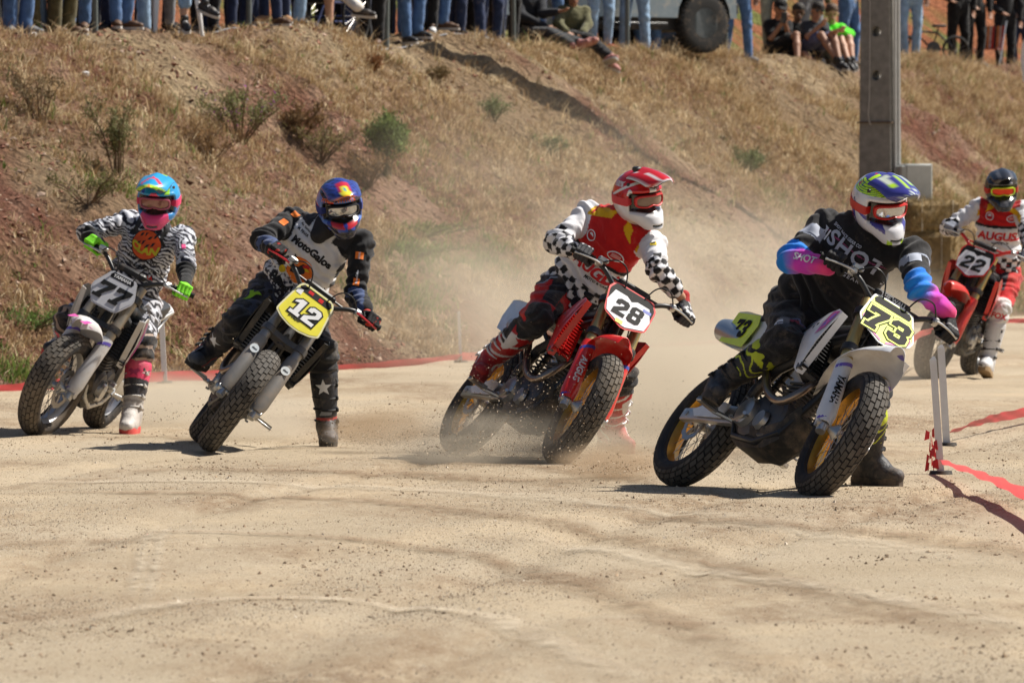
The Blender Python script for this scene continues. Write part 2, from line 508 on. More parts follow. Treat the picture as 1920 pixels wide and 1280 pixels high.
ccr = np.repeat(cc, k, axis=0) * (.75 + .5 * rng.random((len(X) * k, 1)))
nrm = np.tile(np.array([.35, -.12, .93]), (len(Xr), 1))
V, Fq, cq = blades(Xr, Yr, Zr, nrm, Lr, .006 + .007 * rng.random(len(Xr)), .5 + 1.6 * rng.random(len(Xr)), ccr, 0)
def leafmat(name, tr=.25):
    m = bpy.data.materials.new(name); t, b = nodes(m); N, L = t.nodes, t.links
    a = N.new('ShaderNodeAttribute'); a.attribute_name = 'Col'
    L.new(a.outputs['Color'], b.inputs['Base Color']); b.inputs['Roughness'].default_value = .75; b.inputs['Specular IOR Level'].default_value = .25
    tl = N.new('ShaderNodeBsdfTranslucent'); L.new(a.outputs['Color'], tl.inputs[0])
    mx = N.new('ShaderNodeMixShader'); mx.inputs[0].default_value = tr
    L.new(b.outputs[0], mx.inputs[1]); L.new(tl.outputs[0], mx.inputs[2])
    L.new(mx.outputs[0], N['Material Output'].inputs[0])
    return m
M_LEAF = leafmat('dry grass blades')
grass = tag(link('grass', np_mesh('grass', V, Fq, False, cq), M_LEAF), 'dry straw grass and green weeds growing on the bank', 'grass', kind='stuff')

def stones(n, pos, size, colf, name, flat=.6):
    """n small angular stones as one mesh"""
    base = np.array([[1, 0, 0], [-1, 0, 0], [0, 1, 0], [0, -1, 0], [0, 0, 1], [0, 0, -1.]])
    Fo = np.array([[4, 0, 2], [4, 2, 1], [4, 1, 3], [4, 3, 0], [5, 2, 0], [5, 1, 2], [5, 3, 1], [5, 0, 3]])
    sc = size[:, None, None] * (.6 + .8 * rng.random((n, 6, 1)))
    a = rng.random(n) * 6.28; ca, sa = np.cos(a), np.sin(a)
    R = np.zeros((n, 3, 3)); R[:, 0, 0] = ca; R[:, 0, 1] = -sa; R[:, 1, 0] = sa; R[:, 1, 1] = ca; R[:, 2, 2] = flat
    tl = rng.normal(0, .35, (n, 3, 3)) * .6
    V = np.einsum('nij,nkj->nki', R + tl, base[None] * sc) + pos[:, None, :]
    Fq = (Fo[None] + (np.arange(n) * 6)[:, None, None]).reshape(-1, 3)
    return np_mesh(name, V.reshape(-1, 3), Fq, False, np.repeat(colf, 6, axis=0))
M_STONE = mat('small stones', rough=.9, attr=True, var=.2, spec=.2)
X, Y, Z, D_, px, py = bank_samples(60000, -.1, 5.6)
l = np.clip((66 - Y) / 6, 0, 1)
kp = rng.random(len(X)) < np.clip((fbm(X * .9, Y * .5 + 60, o=4) - .4) * 5 + l * .5, .12, 1)
X, Y, Z, D_ = X[kp], Y[kp], Z[kp], D_[kp]
u = rng.random((len(X), 1))
sc_ = .007 + .030 * rng.random(len(X)) ** 4.5 + .04 * (rng.random(len(X)) > .9985)
link_st = link('gravel', stones(len(X), np.stack([X, Y, Z + .004], -1), sc_, np.where(u < .75, np.array([.22, .105, .07]), np.array([.40, .29, .22])) * (.6 + .8 * rng.random((len(X), 1))), 'gravel'), M_STONE)
tag(link_st, 'loose reddish stones strewn over the bare parts of the bank', 'stones', kind='stuff')
# clods and pebbles on the track
n = 330000
Yt = 20.5 + 30 * rng.random(n) ** 1.25; Xt = (rng.random(n) * 2 - 1) * (.075 * Yt + .3)
cl = fbm(Xt * .9, Yt * .3 + 40, o=4); kp = rng.random(n) < np.clip((cl - .36) * 4, .12, 1); Xt, Yt = Xt[kp], Yt[kp]; n = len(Xt)
Zt = trk_h(Xt, Yt)
sz = .0016 + .0030 * rng.random(n) ** 5 + .007 * (rng.random(n) > .9990)
u = rng.random((n, 1))
ct = np.where(u < .55, np.array([.27, .20, .135]), np.array([.52, .45, .36])) * (.75 + .5 * rng.random((n, 1)))
an_ = rng.random((n, 1)) * 6.28 + np.arange(3) * 2.094
rr_ = sz[:, None] * (.8 + .7 * rng.random((n, 3)))
b3 = np.stack([Xt[:, None] + rr_ * np.cos(an_), Yt[:, None] + rr_ * np.sin(an_), np.repeat((Zt - sz * .2)[:, None], 3, 1)], -1)
tp_ = np.stack([Xt + rng.normal(0, .3, n) * sz, Yt + rng.normal(0, .3, n) * sz, Zt + sz * (.6 + .7 * rng.random(n))], -1)[:, None]
Vp = np.concatenate([b3, tp_], 1).reshape(-1, 3)
Fp = (np.array([[0, 1, 3], [1, 2, 3], [2, 0, 3]])[None] + (np.arange(n) * 4)[:, None, None]).reshape(-1, 3)
pb = link('pebbles', np_mesh('pebbles', Vp, Fp, False, np.repeat(ct, 4, axis=0)), M_STONE)
# clusters of loose brown clods
cn = 80; cy = 22 + 22 * rng.random(cn) ** 1.1; cx = (rng.random(cn) * 2 - 1) * .074 * cy; kk = 45
Xc = (cx[:, None] + rng.normal(0, .10, (cn, kk)) * (1 + 2 * rng.random((cn, 1)))).ravel(); Yc = (cy[:, None] + rng.normal(0, .30, (cn, kk))).ravel()
szc = .0024 + .007 * rng.random(cn * kk) ** 3
cl_o = link('clods', stones(cn * kk, np.stack([Xc, Yc, trk_h(Xc, Yc) + szc * .25], -1), szc, np.array([.29, .21, .14]) * (.7 + .7 * rng.random((cn * kk, 1))), 'clods', .7), M_STONE)
tag(cl_o, 'loose brown clods torn up by tyres on the track', 'clods', kind='stuff')
tag(pb, 'small clods and pebbles scattered over the sandy track', 'pebbles', kind='stuff')
# ------------------------------------------------------------------ lettering
_TXT = {}
def text_mesh(s, size=.1, bold=0.0, shear=0.0, ext=0.0, space=1.0, key=None):
    cu = bpy.data.curves.new('t', 'FONT'); cu.body = s; cu.size = size; cu.offset = bold; cu.shear = shear
    cu.extrude = ext; cu.align_x = 'CENTER'; cu.align_y = 'CENTER'; cu.resolution_u = 3; cu.space_character = space
    o = bpy.data.objects.new('t', cu); COL.objects.link(o)
    bpy.context.view_layer.update()
    me = bpy.data.meshes.new_from_object(o.evaluated_get(bpy.context.evaluated_depsgraph_get()))
    bpy.data.objects.remove(o); bpy.data.curves.remove(cu)
    me.materials.clear()
    return me
def sx(me, fx=1, fy=1):
    for v in me.vertices: v.co.x *= fx; v.co.y *= fy
    return me
def poly_mesh(name, polys, ext=.001):
    """flat 2-D polygons (lists of xy) -> thin plates"""
    mb = MB()
    for p in polys:
        n = len(p); V = [(x, y, 0) for x, y in p] + [(x, y, ext) for x, y in p]
        Fc = [tuple(range(n))[::-1], tuple(range(n, 2 * n))] + [(i, (i + 1) % n, n + (i + 1) % n, n + i) for i in range(n)]
        mb.add(V, Fc)
    return mb.mesh(name, smooth=False)
def frame_matrix(o, xdir, ydir):
    """matrix with local x->xdir, y->ydir(ish), z outward"""
    x = Vector(xdir).normalized(); z = x.cross(Vector(ydir)).normalized(); y = z.cross(x)
    return Matrix(((x.x, y.x, z.x, o[0]), (x.y, y.y, z.y, o[1]), (x.z, y.z, z.z, o[2]), (0, 0, 0, 1)))
# blocky race digits on a 3x5 style grid (x 0..1, y 0..1.6)
def digit_polys(d):
    if d == '7':
        return [[(0, 1.6), (0, 1.15), (.28, 1.15), (.28, 1.25), (.58, 1.25), (.30, .62), (.20, .30), (.04, .30), (.04, 0), (.66, 0), (.66, .30), (.54, .30), (.64, .62), (1.0, 1.3), (1.0, 1.6)]]
    if d == '3':
        return [[(0, 1.35), (.22, 1.6), (.78, 1.6), (1, 1.38), (1, 1.0), (.86, .82), (1, .64), (1, .22), (.78, 0), (.22, 0), (0, .25), (0, .55), (.34, .55), (.34, .36), (.64, .36), (.64, .66), (.34, .66), (.34, .98), (.64, .98), (.64, 1.26), (.34, 1.26), (.34, 1.08), (0, 1.08)]]
    if d == '2':
        return [[(0, 1.05), (0, 1.38), (.22, 1.6), (.78, 1.6), (1, 1.38), (1, .92), (.42, .42), (.42, .33), (1, .33), (1, 0), (0, 0), (0, .50), (.64, 1.02), (.64, 1.27), (.36, 1.27), (.36, 1.05)]]
    if d == '8':
        return [[(.22, 1.6), (.78, 1.6), (1, 1.4), (1, 1.0), (.86, .84), (1, .66), (1, .2), (.78, 0), (.22, 0), (0, .2), (0, .66), (.14, .84), (0, 1.0), (0, 1.4)]]
    if d == '1':
        return [[(.0, 1.25), (.35, 1.6), (.75, 1.6), (.75, .3), (.95, .3), (.95, 0), (.1, 0), (.1, .3), (.35, .3), (.35, 1.2), (.0, 1.05)]]
    return []
D8H = [[(.36, 1.28), (.64, 1.28), (.64, 1.02), (.36, 1.02)], [(.36, .62), (.64, .62), (.64, .33), (.36, .33)]]
def grow(poly, g):
    n = len(poly); out = []
    for i in range(n):
        a, b, c = Vector(poly[i - 1]), Vector(poly[i]), Vector(poly[(i + 1) % n])
        d1 = (b - a).normalized(); d2 = (c - b).normalized()
        n1 = Vector((-d1.y, d1.x)); n2 = Vector((-d2.y, d2.x)); m_ = (n1 + n2)
        if m_.length < .3: m_ = n1
        m_ = m_.normalized(); k = g / max(.45, m_.dot(n1)); out.append(tuple(b + m_ * k))
    return out
def area(p): return sum(p[i - 1][0] * p[i][1] - p[i][0] * p[i - 1][1] for i in range(len(p))) / 2
def number_part(root, txt, M, w, h, m_fill, m_out=None, shear=.0, outline=.05, gap=.16, m_hole=None, parent=None, label=None, line=False):
    """number made of thin plates on plane M (centre)"""
    par = parent or root
    n = len(txt); tot = n + gap * (n - 1)
    s_x = w / tot; s_y = h / 1.6
    for i, d in enumerate(txt):
        ox = (i * (1 + gap) - tot / 2)
        def tr(p): return [((x + ox) * s_x + shear * (y - .8) * s_y, (y - .8) * s_y) for x, y in p]
        P0 = digit_polys(d)
        for p in P0:
            if area(p) > 0: p = p[::-1]
            q = tr(p)
            g = MB()
            if m_out:
                o_ = grow(q, outline * s_x)
                me = poly_mesh('digit_outline', [o_], .0012)
                lo = link('digit_outline', me, m_out, par, M)
            if line:
                link('digit_line', poly_mesh('digit_line', [grow(q, .13 * s_x)], .0008), m_fill, par, M)
                link('digit_line', poly_mesh('digit_line', [grow(q, .09 * s_x)], .0008), m_hole, par, M @ Matrix.Translation((0, 0, .0011)))
            me = poly_mesh('digit', [q], .0012)
            link('digit', me, m_fill, par, M @ Matrix.Translation((0, 0, .0022)))
        if d == '8':
            link('digit_hole', poly_mesh('digit_hole', [tr(q) for q in D8H], .0012), m_hole, par, M @ Matrix.Translation((0, 0, .0040)))

# ------------------------------------------------------------------ wheel pieces (axis = local Y, centre = axle)
RW, TW = .338, .066     # outer radius, half section height of the tyre
def tyre_mesh(name, rows=38, seed=0, mud=.5):
    r_ = random.Random(seed)
    R0 = RW - TW; mb = MB()
    darkc = (.022, .021, .022)
    mb.col = darkc
    # carcass: rounded section
    sec = []
    for i in range(17):
        a = math.radians(-128 + 256 * i / 16)
        sec.append((R0 + (TW - .007) * math.cos(a) * 1.0, .069 * math.sin(a)))
    seg = 72; V = []; Fq = []
    for k in range(seg):
        t = 2 * math.pi * k / seg
        for (r, y) in sec: V.append((r * math.cos(t), y, r * math.sin(t)))
    m = len(sec)
    for k in range(seg):
        k2 = (k + 1) % seg
        for i in range(m): Fq.append((k * m + i, k * m + (i + 1) % m, k2 * m + (i + 1) % m, k2 * m + i))
    mb.add(V, Fq)
    # tread blocks
    cols_ = [(-62, 15), (-41, 18.5), (-20.5, 18.5), (0, 18.5), (20.5, 18.5), (41, 18.5), (62, 15)]
    for c, (ad, aw) in enumerate(cols_):
        for k in range(rows):
            t0 = 2 * math.pi * (k + (.5 if c % 2 else 0)) / rows; dt = 2 * math.pi / rows * .455
            g = r_.random()
            sk = .18 * dt * (1 if ad > 0 else -1) * (abs(ad) / 30)
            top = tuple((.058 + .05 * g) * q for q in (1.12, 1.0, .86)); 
            V = []
            for (lev, sh) in ((TW - .010, 1.0), (TW + .001, .90)):
                for (st, sa) in ((-1, -1), (1, -1), (1, 1), (-1, 1)):
                    a = math.radians(ad + sa * aw / 2 * sh); t = t0 + st * dt * sh + sk * sa
                    r = R0 + lev * math.cos(a); y = .0705 * (lev / TW) * math.sin(a)
                    V.append((r * math.cos(t), y, r * math.sin(t)))
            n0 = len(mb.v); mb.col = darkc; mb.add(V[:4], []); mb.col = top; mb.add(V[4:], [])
            for f in ((4, 5, 6, 7), (0, 1, 5, 4), (1, 2, 6, 5), (2, 3, 7, 6), (3, 0, 4, 7)): mb.f.append([n0 + q for q in f])
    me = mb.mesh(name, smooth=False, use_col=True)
    return me
def rim_mesh(name):
    mb = MB(); Rr = .243
    prof_ = [(Rr + .022, -.050), (Rr + .022, -.044), (Rr + .004, -.042), (Rr - .004, -.020), (Rr - .012, 0), (Rr - .004, .020), (Rr + .004, .042), (Rr + .022, .044), (Rr + .022, .050), (Rr + .002, .050), (Rr - .012, .030), (Rr - .022, 0), (Rr - .012, -.030), (Rr + .002, -.050), (Rr + .022, -.050)]
    mb.lathe(prof_, seg=64, axis='Y')
    mb.f = [f for f in mb.f if len(f) == 4]
    return mb.mesh(name)
def spokes_mesh(name):
    mb = MB()
    for k in range(36):
        t = 2 * math.pi * k / 36; s = 1 if k % 2 else -1; c = .42 * (1 if (k // 2) % 2 else -1)
        a = Vector((.035 * math.cos(t + c * 2.2), .032 * s, .035 * math.sin(t + c * 2.2)))
        b = Vector((.226 * math.cos(t), .008 * s, .226 * math.sin(t)))
        mb.tube([a, b], .0019, seg=5, cap=False)
    return mb.mesh(name)
def disc_mesh(name, r=.125):
    mb = MB()
    seg = 48; V = []; 
    for y in (-.002, .002):
        for rr, wv in ((r, .004), (r * .74, .0)):
            for k in range(seg):
                t = 2 * math.pi * k / seg; q = rr + wv * math.cos(12 * t)
                V.append((q * math.cos(t), y, q * math.sin(t)))
    Fq = []
    for k in range(seg):
        j = (k + 1) % seg
        Fq += [(k, j, seg + j, seg + k), (2 * seg + k, 3 * seg + k, 3 * seg + j, 2 * seg + j), (k, 2 * seg + k, 2 * seg + j, j), (seg + k, seg + j, 3 * seg + j, 3 * seg + k)]
    mb.add(V, Fq)
    for k in range(6):
        t = 2 * math.pi * k / 6
        mb.tube([(.04 * math.cos(t + .3), 0, .04 * math.sin(t + .3)), (r * .76 * math.cos(t), 0, r * .76 * math.sin(t))], .006, seg=6)
    return mb.mesh(name)
WH = {}
def wheel_meshes():
    if not WH:
        WH['rim'] = rim_mesh('rim'); WH['spokes'] = spokes_mesh('spokes')
        WH['disc_f'] = disc_mesh('disc_f'); WH['disc_r'] = disc_mesh('disc_r', .11)
        hb_ = MB(); hb_.lathe([(.0, -.075), (.012, -.075), (.020, -.060), (.042, -.036), (.040, -.028), (.022, -.02), (.022, .02), (.040, .028), (.042, .036), (.020, .060), (.012, .075), (0, .075)], seg=20, axis='Y')
        WH['hub'] = hb_.mesh('hub')
        sp = MB(); seg = 96; V = []
        for y in (-.0025, .0025):
            for rr, kx in ((.112, .005), (.075, 0)):
                for k in range(seg):
                    t = 2 * math.pi * k / seg; q = rr + kx * math.cos(48 * t); V.append((q * math.cos(t), y, q * math.sin(t)))
        Fq = []
        for k in range(seg):
            j = (k + 1) % seg
            Fq += [(k, j, seg + j, seg + k), (2 * seg + k, 3 * seg + k, 3 * seg + j, 2 * seg + j), (k, 2 * seg + k, 2 * seg + j, j), (seg + k, seg + j, 3 * seg + j, 3 * seg + k)]
        sp.add(V, Fq); WH['sprocket'] = sp.mesh('sprocket')
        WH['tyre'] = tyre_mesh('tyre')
M_TYRE = mat('tyre rubber', rough=.75, attr=True, var=.25, spec=.35, dirt=.28, dirtcol=(.20, .155, .11), dscale=9)
M_TYRE2 = mat('dusty tyre rubber', rough=.8, attr=True, var=.25, spec=.3, dirt=.62, dirtcol=(.21, .165, .12), dscale=5)
M_STEEL = mat('worn steel', (.42, .41, .40), rough=.35, metal=.9, dirt=.3)
M_ALU = mat('raw aluminium', (.55, .55, .54), rough=.38, metal=.85, dirt=.3)
M_GREY = mat('cast grey engine', (.13, .13, .135), rough=.5, metal=.6, dirt=.35, dirtcol=(.24, .18, .125))
M_BLACKM = mat('black metal', (.018, .018, .02), rough=.4, dirt=.3)
M_BLACKP = mat('black plastic', (.014, .014, .015), rough=.5, dirt=.25)
M_RUB = mat('grip rubber', (.012, .012, .012), rough=.8, dirt=.15)
M_GOLD = mat('gold anodised fork tube', (.52, .40, .17), rough=.3, metal=.75, dirt=.15)
M_GOLDR = mat('gold rim', (.55, .27, .04), rough=.32, metal=.85, dirt=.35)
M_BLKR = mat('black rim', (.02, .02, .022), rough=.35, dirt=.3)
M_SILR = mat('silver rim', (.5, .5, .5), rough=.35, metal=.8, dirt=.35)
M_DARKP = mat('dark bash plate', (.02, .019, .018), rough=.6, dirt=.5)

AX = 1.45                                     # wheelbase
RAKE = math.radians(26)
FA = Vector((-math.sin(RAKE), 0, math.cos(RAKE)))       # up along the fork
FN = Vector((math.cos(RAKE), 0, math.sin(RAKE)))        # ahead of the fork
def fp(t, n=0.0, y=0.0):                                # point in fork coordinates
    return Vector((AX, 0, RW)) + FA * t + FN * n + Vector((0, y, 0))

def smooth_path(p, n=6):
    p = [Vector(q) for q in p]; out = []
    for i in range(len(p) - 1):
        a, b, c, d = p[max(i - 1, 0)], p[i], p[i + 1], p[min(i + 2, len(p) - 1)]
        for k in range(n):
            t = k / n; out.append(.5 * ((2 * b) + (c - a) * t + (2 * a - 5 * b + 4 * c - d) * t * t + (3 * b - a - 3 * c + d) * t ** 3))
    return out + [p[-1]]
def build_bike(name, label, rear, hdir, lean, steer, S):
    """S: style dict. rear = (X,Y) of the rear contact, hdir = heading in plan, lean to the left, steer >0 to the right"""
    wheel_meshes()
    yaw = math.atan2(hdir[1], hdir[0]); ph = math.radians(lean)
    rho = .069
    M0 = Matrix.Translation((rear[0], rear[1], zat(*rear) + rho * (1 - math.cos(ph)) - .004)) @ Matrix.Rotation(yaw, 4, 'Z') @ Matrix.Rotation(-ph, 4, 'X')
    root = empty(name, label=label, cat='motorcycle', group='racing motorcycles on the dirt track')
    root.matrix_world = M0
    a0 = fp(.0, -.03)
    MS = Matrix.Translation(a0) @ Matrix.Rotation(-math.radians(steer), 4, FA) @ Matrix.Translation(-a0)
    # front wheel drops or rises a little with steer: pitch the bike so it touches
    fz = min((M0 @ MS @ (Vector((AX, 0, RW)) + Vector((math.cos(a) * (RW), 0, math.sin(a) * RW)))).z for a in [k * .05 for k in range(126)])
    c_ = S
    I = Matrix.Identity(4)
    # ---- wheels
    for (nm, M, front) in (('front_wheel', MS @ Matrix.Translation((AX, 0, RW)), True), ('rear_wheel', Matrix.Translation((0, 0, RW)), False)):
        M = M @ Matrix.Rotation(random.random() * 6, 4, 'Y')
        wv = link(nm, WH['rim'].copy(), c_['rim'], root, M)
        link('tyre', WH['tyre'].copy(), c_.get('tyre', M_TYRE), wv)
        link('spokes', WH['spokes'].copy(), M_STEEL, wv)
        link('hub', WH['hub'].copy(), c_.get('hub', M_ALU), wv)
        link('brake_disc', WH['disc_f' if front else 'disc_r'].copy(), M_STEEL, wv, Matrix.Translation((0, .055 if front else -.055, 0)))
        if not front: link('sprocket', WH['sprocket'].copy(), c_.get('sprocket', M_BLACKM), wv, Matrix.Translation((0, .062, 0)))
    # ---- fork
    FY = .108
    for s in (-1, 1):
        fk = MB(); fk.lathe([(.0, .0), (.0245, 0), (.0245, .42), (.0245, .44)], M=None, seg=16)
        Mt = MS @ frame_matrix(fp(.02, .0, s * FY), (0, 1, 0), -FN)   # local z along?
        def ax(tb, n=0.0): return fp(tb, n, s * FY)
        f1 = MB(); f1.tube([ax(.03), ax(.50)], .0235, 16); f1.tube([ax(.36), ax(.372)], .033, 16)
        leg = f1.build('fork_leg', M_STEEL, root, MS)
        f2 = MB(); f2.tube([ax(.37), ax(.385), ax(.52), ax(.74), ax(.79)], [.030, .0315, .0315, .0275, .0275], 20)
        f2.build('fork_tube', c_['fork'], leg)
        f3 = MB(); f3.box(ax(-.005, -.005) , (.06, .05, .10), M=Matrix.Identity(4)); 
        f3 = MB(); f3.tube([ax(-.045), ax(.06)], [.024, .030], 12); f3.lathe([(0, -.03), (.024, -.03), (.024, .03), (0, .03)], M=Matrix.Translation(fp(0, .0, s * (FY + .005))), seg=14, axis='Y')
        f3.build('axle_lug', M_ALU, leg)
        # plastic guard in front of lower leg
        gd = MB(); rings = []
        for t, r, off in ((.0, .038, .0), (.06, .048, .002), (.22, .043, .002), (.36, .041, .0), (.405, .037, -.002)):
            ring = []
            for k in range(9):
                a = math.radians(-105 + 210 * k / 8)
                ring.append(fp(t, off + math.cos(a) * r, s * FY + math.sin(a) * r))
            for k in range(8, -1, -1):
                a = math.radians(-105 + 210 * k / 8)
                ring.append(fp(t, off + math.cos(a) * (r - .004), s * FY + math.sin(a) * (r - .004)))
            rings.append(ring)
        gd.loft(rings)
        if c_.get('guard', True):
            g_ = gd.build('fork_guard', c_['guardm'], leg)
            if c_.get('guardtxt'):
                tx = text_mesh(c_['guardtxt'], .052, .0012, .0, .0006)
                sx(tx, .82, 1.05) if len(c_['guardtxt']) > 5 else None
                xd = -FA if s < 0 else FA
                xd = -FA
                M_ = frame_matrix(fp(.19, .0465, s * FY - .006), xd, Vector((0, 1, 0)))
                link('lettering', tx, c_['guardtxtm'], leg, M_)
            if c_.get('guardstripe'):
                st = MB()
                for (t0, w_) in ((.345, .022), (.025, .02)):
                    rr = []
                    for tt in (t0, t0 + w_):
                        rr.append([fp(tt + .02 * math.sin(a_), .0005 + math.cos(a_) * .0415, s * FY + math.sin(a_) * .0415) for a_ in [math.radians(-80 + 160 * k / 8) for k in range(9)]])
                    st.loft(rr, closed=False, cap=False)
                st.build('stripe', c_['guardstripe'], leg)
        if c_.get('sticker'):
            st = MB(); st.lathe([(.0, .0), (.0275, .0), (.0275, .001), (0, .001)], seg=20)
            stm = link('round_sticker', st.mesh('round_sticker'), mat('white sticker', (.75, .8, .82), rough=.4, dirt=.2), leg, frame_matrix(fp(.30, .0455 if c_.get('guard', True) else .034, s * FY), (0, 1, 0), FA))
            link('lettering', text_mesh(c_['sticker'], .018, .0004, .3, .0004), M_BLACKP, leg, frame_matrix(fp(.30, .0473 if c_.get('guard', True) else .0358, s * FY), (0, 1, 0), FA))
    # clamps
    cl = MB()
    for t, w_ in ((.47, .062), (.70, .052)):
        cl.tube([fp(t - .02, 0, -FY), fp(t + .02, 0, -FY)], .043, 16); cl.tube([fp(t - .02, 0, FY), fp(t + .02, 0, FY)], .043, 16)
        q = [fp(t, n_, y_) for (n_, y_) in ((.030, -FY), (.018, -.04), (.018, .04), (.030, FY), (-.03, FY), (-.06, .03), (-.06, -.03), (-.03, -FY))]
        cl.panel(q, .034)
    cl.tube([fp(.44, -.03), fp(.72, -.03)], .026, 14)
    cl.build('triple_clamp', c_.get('clampm', M_BLACKM), root, MS)
    # front axle
    MB().tube([fp(0, 0, -.14), fp(0, 0, .14)], .012, 12).build('axle', M_STEEL, root, MS)
    # caliper
    cp = MB(); cp.box(fp(.07, -.10, .062), (.06, .05, .10), bev=.012); cp.box(fp(.05, -.055, .085), (.07, .02, .04), bev=.006)
    cp.build('brake_caliper', M_BLACKM, root, MS)
    # ---- front fender: short arched sheet above the tyre
    if c_.get('fender'):
        fd = MB(); rings = []
        L0, L1 = c_.get('fspan', (-.30, .34))
        for i in range(13):
            u = i / 12; xx = L0 + (L1 - L0) * u
            wv = .070 + .045 * math.sin(math.pi * min(1, u * 1.15 + .05)) - .045 * max(0, (u - .72) / .28) ** 2
            wv = max(wv, .03) * c_.get('fwide', 1.0)
            zc = .415 + .035 * math.sin(u * 2.6) - .13 * max(0, u - .55) ** 1.3 - .05 * (1 - u) ** 2
            ring = []
            K = 10
            for k in range(K + 1):
                a = -1 + 2 * k / K
                drop = .020 * abs(a) ** 2 + (.028 * max(0, abs(a) - .72) / .28) - .004 * (1 - min(1, abs(a) * 2.2))
                ring.append(Vector((AX + xx * 1.0 - .055, a * wv, RW + zc - drop)))
            for k in range(K, -1, -1):
                ring.append(ring[k] - Vector((0, 0, .004)))
            rings.append(ring)
        piv = Vector((AX - .055, 0, RW + .415)); Rf = Matrix.Rotation(-math.radians(c_.get('fpitch', 17)), 3, 'Y')
        rings = [[piv + Rf @ (q - piv) for q in r] for r in rings]
        fd.loft(rings)
        fe = fd.build('front_fender', c_['fender'], root, MS, angle=70)
        if c_.get('fdecal'):
            for s in (-1, 1):
              st = MB()
              for (x0, x1, y0, y1) in ((.10, .22, .030, .062), (.0, .10, .05, .075)):
                    st.add([(AX + x0 - .055, s * y0, RW + .455), (AX + x1 - .055, s * (y0 + .004), RW + .430), (AX + x1 - .075, s * y1, RW + .424), (AX + x0 - .055, s * (y1 + .004), RW + .440)], [(0, 1, 2, 3)])
              bv = BVHTree.FromPolygons([tuple(v) for v in fd.v], fd.f)
              for i, v in enumerate(st.v):
                  h_ = bv.ray_cast(Vector((v[0], v[1], 2)), Vector((0, 0, -1)))
                  if h_[0]: st.v[i] = (v[0], v[1], h_[0].z + .002)
              st.build('stripe', c_['fdecal'], fe)
    # ---- number plate
    pw, phh = c_.get('plate_w', .27), c_.get('plate_h', .25)
    shp = c_.get('plate_shape') or [(-.30, .5), (.30, .5), (.42, .42), (.5, -.18), (.40, -.30), (.08, -.5), (-.08, -.5), (-.40, -.30), (-.5, -.18), (-.42, .42)]
    pt, pn = c_.get('plate_t', .66), .085
    tilt = math.radians(c_.get('plate_tilt', 4))
    up = (FA * math.cos(tilt) + FN * -math.sin(tilt)); 
    MP = frame_matrix(fp(pt, pn), (0, 1, 0), up)
    outl = []
    for i in range(len(shp)):                        # soften the corners
        a, b, d = Vector(shp[i - 1]), Vector(shp[i]), Vector(shp[(i + 1) % len(shp)])
        outl += [b + (a - b) * .14, b + (a - b) * .04 + (d - b) * .04, b + (d - b) * .14]
    def plate(sc, z, th, nm, m_, par, mat_=None, bow=0.0, shape=None):
        mb = MB(); o_ = shape or outl; n = len(o_); V = []
        for zz in (z, z + th):
            V += [(q.x * pw * sc, q.y * phh * sc, zz - bow * (q.x * sc * 2) ** 2) for q in o_]
            V += [(q.x * pw * sc * .5, q.y * phh * sc * .5, zz - bow * (q.x * sc) ** 2) for q in o_]
            V += [(0, 0, zz)]
        Fq = []; N2 = 2 * n + 1
        for k in range(n):
            j = (k + 1) % n
            Fq += [(k, n + k, n + j, j), (n + k, 2 * n, n + j), (N2 + k, N2 + j, N2 + n + j, N2 + n + k), (N2 + n + k, N2 + n + j, N2 + 2 * n), (k, j, N2 + j, N2 + k)]
        mb.add(V, Fq)
        return mb.build(nm, m_, par, mat_, angle=50)
    pl = plate(1.0, 0, .004, 'number_plate', c_['plate_rim'], root, MS @ MP)
    plate(.93, .0045, .001, 'backing', P_BLK if c_.get('inner') else c_['plate_bg'], pl)
    if c_.get('inner'):
        link('number_field', poly_mesh('number_field', [[(x * pw * .90, y * phh * .86 - .006) for x, y in [(-.40, .36), (-.12, .36), (0, .27), (.12, .36), (.40, .36), (.5, .0), (.44, -.30), (.05, -.5), (-.05, -.5), (-.44, -.30), (-.5, .0)]]], .0006), c_['plate_bg'], pl, Matrix.Translation((0, 0, .0058)))
    zo = .0068
    if c_.get('inner') and c_.get('plate_toptxt'): link('lettering', text_mesh(c_['plate_toptxt'], .024, .0008, 0, .0004), W_PRINT, pl, Matrix.Translation((0, .42 * phh, zo + .0006)))
    if c_.get('plate_top'):
        wt = max(abs(q[0]) for q in shp if q[1] > .4) / .5
        tp = [(x * pw * wt, y * phh) for x, y in [(-.40, .45), (.40, .45), (.47, .38), (.44, .30), (-.44, .30), (-.47, .38)]]
        link('top_band', poly_mesh('top_band', [tp], .001), c_['plate_top'], pl, Matrix.Translation((0, 0, .0056)))
        if c_.get('plate_toptxt'):
            link('lettering', text_mesh(c_['plate_toptxt'], .030, .0008, 0, .0004), c_.get('toptxtm', mat('white print', (.75, .75, .75), rough=.5)), pl, Matrix.Translation((0, .375 * phh, zo + .0006)))
    if c_.get('plate_chevron'):
        for sgn in (-1, 1):
            q = [(sgn * x * pw, y * phh) for x, y in [(.445, -.12), (.40, -.02), (.375, -.235), (.04, -.425), (.05, -.465), (.40, -.265)]]
            link('stripe', poly_mesh('stripe', [q], .001), c_['plate_chevron'], pl, Matrix.Translation((0, 0, .0056)))
    number_part(root, c_['num'], Matrix.Translation((0, c_.get('num_y', -.015), zo)), c_.get('num_w', .185), c_.get('num_h', .115), c_['num_m'], c_.get('num_out'), shear=c_.get('num_shear', .15), outline=c_.get('num_ol', .10), m_hole=c_['plate_bg'], parent=pl, line=c_.get('line', False))
    for (s_, x_, y_, mm_) in c_.get('plate_txts', []):
        link('lettering', text_mesh(s_, .022, .0006, .1, .0004), mm_, pl, Matrix.Translation((x_, y_, zo)))
